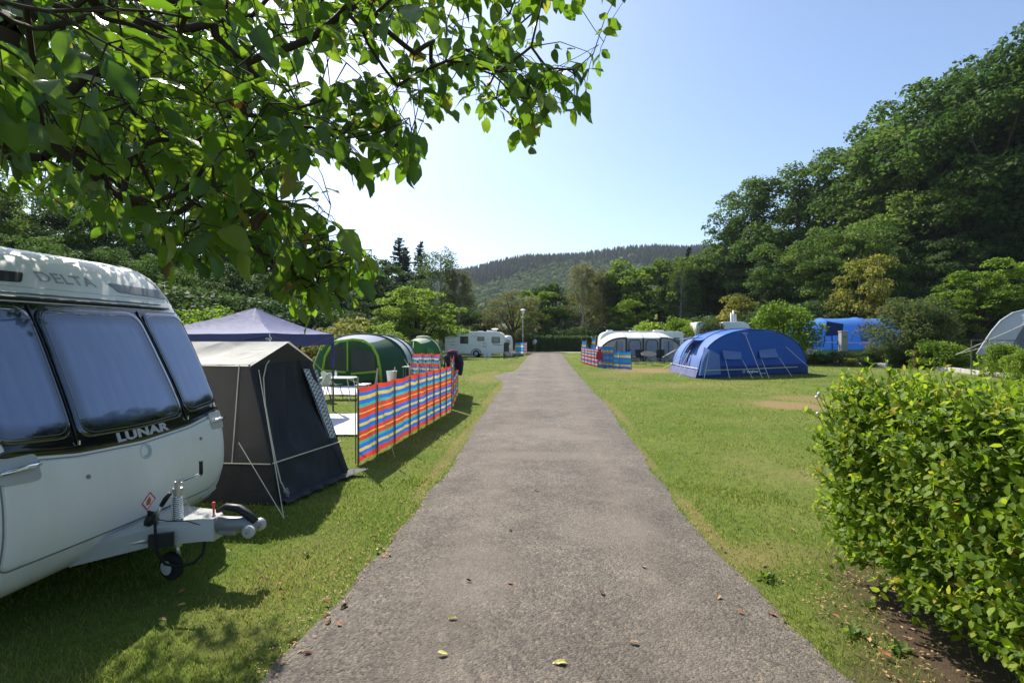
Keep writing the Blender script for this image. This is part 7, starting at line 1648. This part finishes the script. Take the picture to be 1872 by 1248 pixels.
# ================================================================== FOREGROUND HEDGE
leafmat('hedge_leaf', [(0.0, (0.045, 0.095, 0.008)), (0.5, (0.110, 0.185, 0.012)), (0.85, (0.180, 0.265, 0.018)), (0.97, (0.26, 0.29, 0.04)), (1.0, (0.45, 0.33, 0.04))],
        [(0.0, (0.14, 0.28, 0.01)), (0.5, (0.32, 0.50, 0.02)), (0.85, (0.54, 0.64, 0.04)), (1.0, (0.62, 0.50, 0.06))], trans=0.45, rough=0.55, spec=0.22)
HL = (np.array([(0, 0, 0), (.28, .27, .05), (.68, .26, .04), (1, 0, -.10), (.68, -.26, .04), (.28, -.27, .05), (.33, 0, -.01), (.70, 0, -.02)], float), np.array([(0, 6, 1), (0, 5, 6), (1, 6, 7), (1, 7, 2), (5, 4, 7), (5, 7, 6), (2, 7, 3), (4, 3, 7)]))
HX0, HX1, HY0, HY1, HZ = 2.24, 4.7, 0.4, 4.22, 1.44
HG = thing('hedge', 'bright green leafy hedge filling the right foreground', 'hedge', (3.4, 2.4, 0))
g = np.random.default_rng(99)
def hedge_face_x(y, z):            # the face towards the track leans out above and in at the foot
    return HX0 + 0.26 * max(0, 0.55 - z) ** 1.0 + 0.17 * mnoise.noise(Vector((y * 1.5, z * 1.7, 3))) + 0.07 * mnoise.noise(Vector((y * 4.5, z * 4.5, 5))) + 0.30 * max(0, z - 1.15) ** 1.2 + 0.16 * max(0, (y - 3.9)) ** 1.0 + 0.05 * max(0, 3.0 - y)
stems = MB(); LP_, LX, LZ, LS, LT = [], [], [], [], []
def shoot(p, d, L, n, s0, lift=0.0):
    p = Vector(p); d = Vector(d).normalized(); side = d.orthogonal().normalized(); q = p.copy(); dd_ = d.copy(); pl = [p]
    tn = g.normal(.42, .17)
    for i in range(n):
        dd_ = (dd_ + Vector(tuple(.16 * g.standard_normal(3))) + Vector((0, 0, lift))).normalized(); q = q + dd_ * (L / n); pl.append(q.copy()); a = i * 2.4 + g.uniform(-.5, .5)
        s_ = Matrix.Rotation(a, 3, dd_) @ side
        for sg in ((1, -1) if g.random() < .75 else (1,)):
            x = (s_ * sg + dd_ * .55 + Vector((0, 0, g.uniform(-.25, .35)))).normalized(); LP_.append(q.copy()); LX.append(x); LZ.append((dd_ * .8 + Vector((0, 0, .8)) + Vector(tuple(.4 * g.standard_normal(3))))); LS.append(s0 * g.uniform(.65, 1.25) * (1 - .35 * (i / n) ** 2)); LT.append(tn + g.normal(0, .12) + .25 * (i / n))
    x = (dd_ + Vector((0, 0, .2))); LP_.append(q.copy()); LX.append(x); LZ.append(Vector((0, 0, 1)) + s_ * .5); LS.append(s0 * .6); LT.append(tn + .3)
    stems.tube([pl[0], pl[len(pl) // 2], pl[-1]], [.0032, .0024, .0012], 4, cap=False)
for k in range(1250):              # face towards the track
    y = HY0 + (HY1 - HY0) * g.random() ** .75; z = .12 + (HZ - .12) * g.random() ** .8; x = hedge_face_x(y, z) + .10 + .10 * g.random()
    shoot((x, y, z), (-1.0, g.normal(0, .4), .55 + g.normal(0, .35)), g.uniform(.16, .36), 6, .066, .05)
for k in range(420):               # far end
    x = HX0 + .1 + 2.2 * g.random(); z = .2 + (HZ - .2) * g.random(); shoot((x, HY1 - .12 + .1 * math.sin(x * 3), z), (g.normal(-.2, .4), 1.0, .5), g.uniform(.16, .32), 6, .064, .05)
for k in range(1150):              # top
    y = HY0 + (HY1 - HY0 + .05) * g.random() ** .8; x = HX0 + .02 + (HX1 - HX0) * g.random(); zt = HZ - .17 + .13 * mnoise.noise(Vector((x * 1.5, y * 1.5, 7))) + .06 * mnoise.noise(Vector((x * 5, y * 5, 2))) - .35 * max(0, HX0 + .30 - x) - .20 * max(0, y - 3.8)
    shoot((x, y, zt), (g.normal(-.15, .4), g.normal(0, .4), 1.0), g.uniform(.18, .40), 6, .066, .08)
for x, y, L in ((2.62, 4.0, .48), (2.75, 3.95, .42), (2.40, 4.05, .34), (3.05, 3.9, .42), (3.6, 3.9, .30), (3.1, 3.3, .34), (2.9, 3.8, .36), (2.55, 3.5, .33), (3.3, 3.6, .4), (3.9, 3.7, .38), (2.45, 3.7, .4), (3.45, 3.1, .36), (2.7, 2.9, .32), (4.1, 3.9, .4)): shoot((x, y, HZ - .15), (g.normal(0, .15), g.normal(0, .15), 1), L, 8, .075, .1)
for k in range(260):               # sparse inside
    shoot((HX0 + .35 + 1.9 * g.random(), HY0 + (HY1 - HY0) * g.random(), .3 + .9 * g.random()), (g.normal(0, 1), g.normal(0, 1), .6), .25, 6, .052)
LP_a = np.array([tuple(p) for p in LP_]); X_ = np.array([tuple(p) for p in LX]); Z_ = np.array([tuple(p) for p in LZ]); S_ = np.array(LS); T_ = np.clip(np.array(LT), 0, .96); T_[g.random(len(T_)) < .006] = 1.0
X_ /= np.linalg.norm(X_, axis=1, keepdims=True); Z_ -= X_ * (Z_ * X_).sum(1, keepdims=True); Z_ /= np.linalg.norm(Z_, axis=1, keepdims=True); Y_ = np.cross(Z_, X_)
uu, vv_, dd = project(LP_a + X_ * S_[:, None] * .5); show = np.where((dd > .3) & (uu > 0) & (uu < 1872) & (vv_ > 0) & (vv_ < 1248) & ((LP_a[:, 2] > HZ + .02) | (LP_a[:, 0] < HX0 + .06)), S_ / dd, 0); big_ = np.argsort(-show)[:300]; isb = np.zeros(len(S_), bool); isb[big_] = True
w0 = np.array(wloc(HG)); V0, F0 = HL; HM = {}
for i in big_:
    tb = int(round(T_[i] * 8))
    if tb not in HM: HM[tb] = np_mesh('leaf', V0, F0, tint=np.full(len(V0), tb / 8), smooth=True); HM[tb].materials.append(MATS['hedge_leaf'])
    ob = bpy.data.objects.new('leaf', HM[tb]); COL.objects.link(ob); ob.parent = HG; s_ = S_[i]; c = LP_a[i] - w0
    ob.matrix_local = Matrix([[X_[i][r_] * s_, Y_[i][r_] * s_, Z_[i][r_] * s_, c[r_]] for r_ in range(3)] + [[0, 0, 0, 1]])
r_ = ~isb; M3 = np.stack([X_[r_], Y_[r_], Z_[r_]], 1) * S_[r_][:, None, None]; V = np.einsum('vk,nkj->nvj', V0, M3) + (LP_a[r_] - w0)[:, None]; nn = r_.sum()
me = np_mesh('foliage', V.reshape(-1, 3), (F0[None] + (np.arange(nn) * len(V0))[:, None, None]).reshape(-1, 3), tint=np.repeat(T_[r_], len(V0)), smooth=True); tag(link('foliage', me, 'hedge_leaf', HG, w0), kind='stuff')
stems.build('shoots', 'twig', HG, recalc=False)
simple('hedge_stem', (0.12, 0.075, 0.04), 0.9, vary=0.3, scale=14)
for k in range(34):
    x = HX0 + .42 + .28 * g.random() if k < 22 else HX0 + .8 + 1.2 * g.random(); y = .8 + 3.3 * g.random() if k > 3 else (3.95, 3.75, 3.5, 3.9)[k]
    p = Vector((x, y, -.05)); MB().tube([p, p + Vector((g.normal(0, .06), g.normal(0, .06), .35)), p + Vector((g.normal(-.08, .12), g.normal(0, .12), .8)), p + Vector((g.normal(-.1, .2), g.normal(0, .2), 1.25))], [.018, .013, .010, .005], 6).build('stem', 'hedge_stem', HG, smooth=True)
simple('snow_berry', (0.78, 0.78, 0.74), 0.5, vary=0.04)
for u, v, Y in ((1497, 722, 4.1), (1604, 716, 4.05), (1607, 719, 4.04), (1493, 728, 4.1), (1495, 758, 4.15)):
    p = P(u, v, Y); MB().lathe([(.0, 0), (.010, .002), (.013, .010), (.011, .02), (.0, .024)], p, (0, 0, 1), 10).build('white_berry', 'snow_berry', HG, smooth=True); MB().tube([p, p + Vector((.04, -.02, -.10))], .002, 4).build('berry_stalk', 'twig', HG)
print('hedge leaves', len(S_))

# ================================================================== FALLEN LEAVES, LITTER, WEEDS
simple('dry_orange', (0.34, 0.12, 0.045), 0.8, vary=0.4, scale=25); simple('dry_brown', (0.085, 0.042, 0.022), 0.85, vary=0.4, scale=25); simple('dry_yellow', (0.58, 0.50, 0.14), 0.6, vary=0.2, scale=20); simple('dry_tan', (0.36, 0.22, 0.10), 0.8, vary=0.3, scale=25)
FALL = []
for k in range(4):
    V, F, A = leaf_shape(50 + k, (-.35, .3, -.15, .5)[k], (.9, .5, 1.3, .7)[k], .5); V = V.copy(); V[:, 2] += .12 * np.sin(V[:, 0] * 5 + k) + .3 * np.abs(V[:, 1]) ; V[:, 2] -= V[:, 2].min(); FALL.append((V, F))
FME = {}
def fallen(label, u, v, size, mat, group='fallen leaves', k=None):
    p = G(u, v); k = rnd.randrange(4) if k is None else k; key = (k, mat)
    if key not in FME: FME[key] = np_mesh('fallen_leaf', FALL[k][0] * np.array([1, 1, .55]), FALL[k][1], smooth=True); FME[key].materials.append(MATS[mat])
    l, r = road_edges(p.y); on = l < p.x < r; t = (p.x - l) / (r - l); z = (.008 + .035 * (1 - (2 * t - 1) ** 4)) if on else .022
    o = bpy.data.objects.new('fallen_leaf', FME[key]); COL.objects.link(o); o.location = (p.x, p.y, z); o.scale = (size,) * 3; o.rotation_euler = (rnd.uniform(-.25, .25), rnd.uniform(-.2, .2), rnd.uniform(0, 6.28)); tag(o, label, 'leaf', group); return o
fallen('large pale yellow leaf lying at the bottom centre of the track', 1038, 1226, .085, 'dry_yellow', k=0); fallen('yellow leaf on the track left of centre', 819, 1143, .060, 'dry_yellow', k=2); fallen('orange-yellow leaf near the bottom left of the track', 800, 1210, .065, 'dry_yellow', k=1)
fallen('curled yellow-brown leaf on the track right of the large pale one', 1167, 1190, .060, 'dry_tan', k=3); fallen('small curled yellow leaf on the right side of the track', 1180, 1048, .050, 'dry_tan', k=3); fallen('dark brown curled leaf right of the middle of the track', 1098, 1091, .065, 'dry_brown', k=2); fallen('dark leaf in the middle of the track further up', 933, 979, .055, 'dry_brown', k=2)
fallen('small dark leaf on the track left of centre', 862, 1073, .045, 'dry_brown'); fallen('tiny orange leaf beside the small dark one on the track', 938, 1078, .045, 'dry_orange'); fallen('dark leaf furthest up the middle of the track', 985, 903, .06, 'dry_brown')
fallen('large brown leaf at the left track edge by the stones', 636, 1108, .075, 'dry_brown', k=2); fallen('pale dry leaf standing in the grass left of the track', 556, 1020, .085, 'dry_tan', k=1); fallen('orange leaf pile top by the left track edge', 700, 1016, .08, 'dry_orange', k=0)
for (u, v, m_, s_) in ((690, 1012, 'dry_yellow', .06), (712, 1020, 'dry_orange', .05), (605, 1135, 'dry_orange', .06), (592, 1105, 'dry_orange', .05), (618, 1145, 'dry_orange', .05), (590, 1128, 'dry_tan', .05), (540, 1175, 'dry_orange', .05), (555, 1200, 'dry_orange', .05), (512, 1075, 'dry_orange', .05), (512, 1090, 'dry_tan', .05), (473, 1055, 'dry_brown', .06), (475, 1080, 'dry_tan', .07), (415, 1010, 'dry_tan', .05), (340, 1085, 'dry_orange', .06), (340, 1110, 'dry_tan', .06), (290, 1140, 'dry_tan', .06), (660, 952, 'dry_orange', .05), (680, 985, 'dry_orange', .05), (630, 965, 'dry_tan', .05), (705, 935, 'dry_orange', .04), (735, 950, 'dry_orange', .04)):
    fallen('small %s leaf among those on the grass left of the track' % {'dry_orange': 'rusty orange', 'dry_tan': 'tan', 'dry_brown': 'dark brown', 'dry_yellow': 'yellow'}[m_], u, v, s_, m_, 'small dry leaves left of the track')
for (u, v, m_, s_) in ((1345, 968, 'dry_orange', .07), (1400, 1000, 'dry_tan', .05), (1320, 1010, 'dry_brown', .06), (1315, 1097, 'dry_tan', .06), (1348, 1125, 'dry_orange', .05), (1420, 1130, 'dry_orange', .06), (1428, 1138, 'dry_tan', .05), (1490, 1070, 'dry_orange', .05), (1520, 1131, 'dry_orange', .06), (1395, 1043, 'dry_brown', .05), (1385, 918, 'dry_orange', .05), (1450, 973, 'dry_tan', .05), (1630, 1210, 'dry_orange', .07), (1590, 1180, 'dry_tan', .06), (1560, 1155, 'dry_brown', .06)):
    fallen('small %s leaf among those on the ground right of the track' % {'dry_orange': 'rusty orange', 'dry_tan': 'tan', 'dry_brown': 'dark brown', 'dry_yellow': 'yellow'}[m_], u, v, s_, m_, 'small dry leaves right of the track')
# litter of twigs and crumbs under the hedge and along the edges
n = 1500; yy = np.concatenate([1.6 + 2.7 * g.random(900), 2.4 + 6 * g.random(600) ** 1.5]); xx = np.concatenate([1.85 + .9 * g.random(900), np.array([road_edges(q)[0] for q in yy[900:]]) + .10 * g.standard_normal(600) - .05])
V = []; a = g.random(n) * 6.28; L = .012 + .03 * g.random(n); dx, dy = np.cos(a) * L / 2, np.sin(a) * L / 2; w = .002 + .006 * g.random(n); px_, py_ = -np.sin(a) * w, np.cos(a) * w; z = .010 + .012 * g.random(n)
V = np.stack([np.stack([xx - dx, yy - dy, z], -1), np.stack([xx + px_, yy + py_, z + .006], -1), np.stack([xx + dx, yy + dy, z + .003], -1), np.stack([xx - px_, yy - py_, z + .004], -1)], 1)
tag(link('leaf_litter', np_mesh('leaf_litter', V.reshape(-1, 3), np.arange(n * 4).reshape(-1, 4)), 'dry_tan'), 'crumbs of dead leaf and twig along the track edges', 'litter', kind='stuff')
# weeds at the foot of the hedge
leafmat('weed_leaf', [(0, (0.05, 0.11, 0.015)), (1, (0.12, 0.20, 0.03))], [(0, (0.15, 0.30, 0.02)), (1, (0.30, 0.42, 0.05))], trans=.4, rough=.5)
def weed(label, u, v, n, s0):
    p = G(u, v); o = thing('weed', label, 'weed', (p.x, p.y, 0), 'weeds by the hedge'); V = []; F = []; b = 0; T2 = []
    for i in range(n):
        a = g.random() * 6.28; el = g.uniform(.1, 1.1); x = Vector((math.cos(a) * math.cos(el), math.sin(a) * math.cos(el), math.sin(el))); z_ = Vector((0, 0, 1)) - x * x.z; z_.normalize(); y_ = z_.cross(x); s_ = s0 * g.uniform(.6, 1.3)
        M3 = np.array([tuple(x), tuple(y_ * .8), tuple(z_)]) * s_; q = np.array([g.normal(0, s0 * .5), g.normal(0, s0 * .5), .01]); V.append(V0 @ M3 + q); F.append(F0 + b); b += len(V0); T2.append(np.full(len(V0), g.random()))
    link('leaves', np_mesh('leaves', np.concatenate(V), np.concatenate(F), tint=np.concatenate(T2), smooth=True), 'weed_leaf', o, wloc(o))
weed('pale green weed clump on the grass edge left of the hedge foot', 1405, 1060, 40, .055); weed('broad-leaved weed on the bare soil under the hedge', 1560, 1160, 22, .06); weed('small weed by the hedge stem', 1590, 1110, 16, .05); weed('weed tuft at the lower edge of the bare soil', 1640, 1190, 24, .055)
for o in bpy.data.objects:
    if o.name.startswith('timber_kerb'): o['kind'] = 'thing'
# ================================================================== AIR
m = bpy.data.materials.new('haze_air'); m.use_nodes = True; nt = m.node_tree; nt.nodes.remove(nt.nodes['Principled BSDF'])
pv = nt.nodes.new('ShaderNodeVolumePrincipled'); pv.inputs['Color'].default_value = (0.80, 0.88, 1.0, 1); pv.inputs['Density'].default_value = 0.00015; pv.inputs['Anisotropy'].default_value = 0.2
nt.links.new(pv.outputs[0], nt.nodes['Material Output'].inputs['Volume']); MATS['haze_air'] = m
hz = MB().box((100, 700, 99.0), (4200, 2900, 206)).build('haze', 'haze_air'); tag(hz, 'thin summer haze in the valley air', 'haze', kind='stuff')
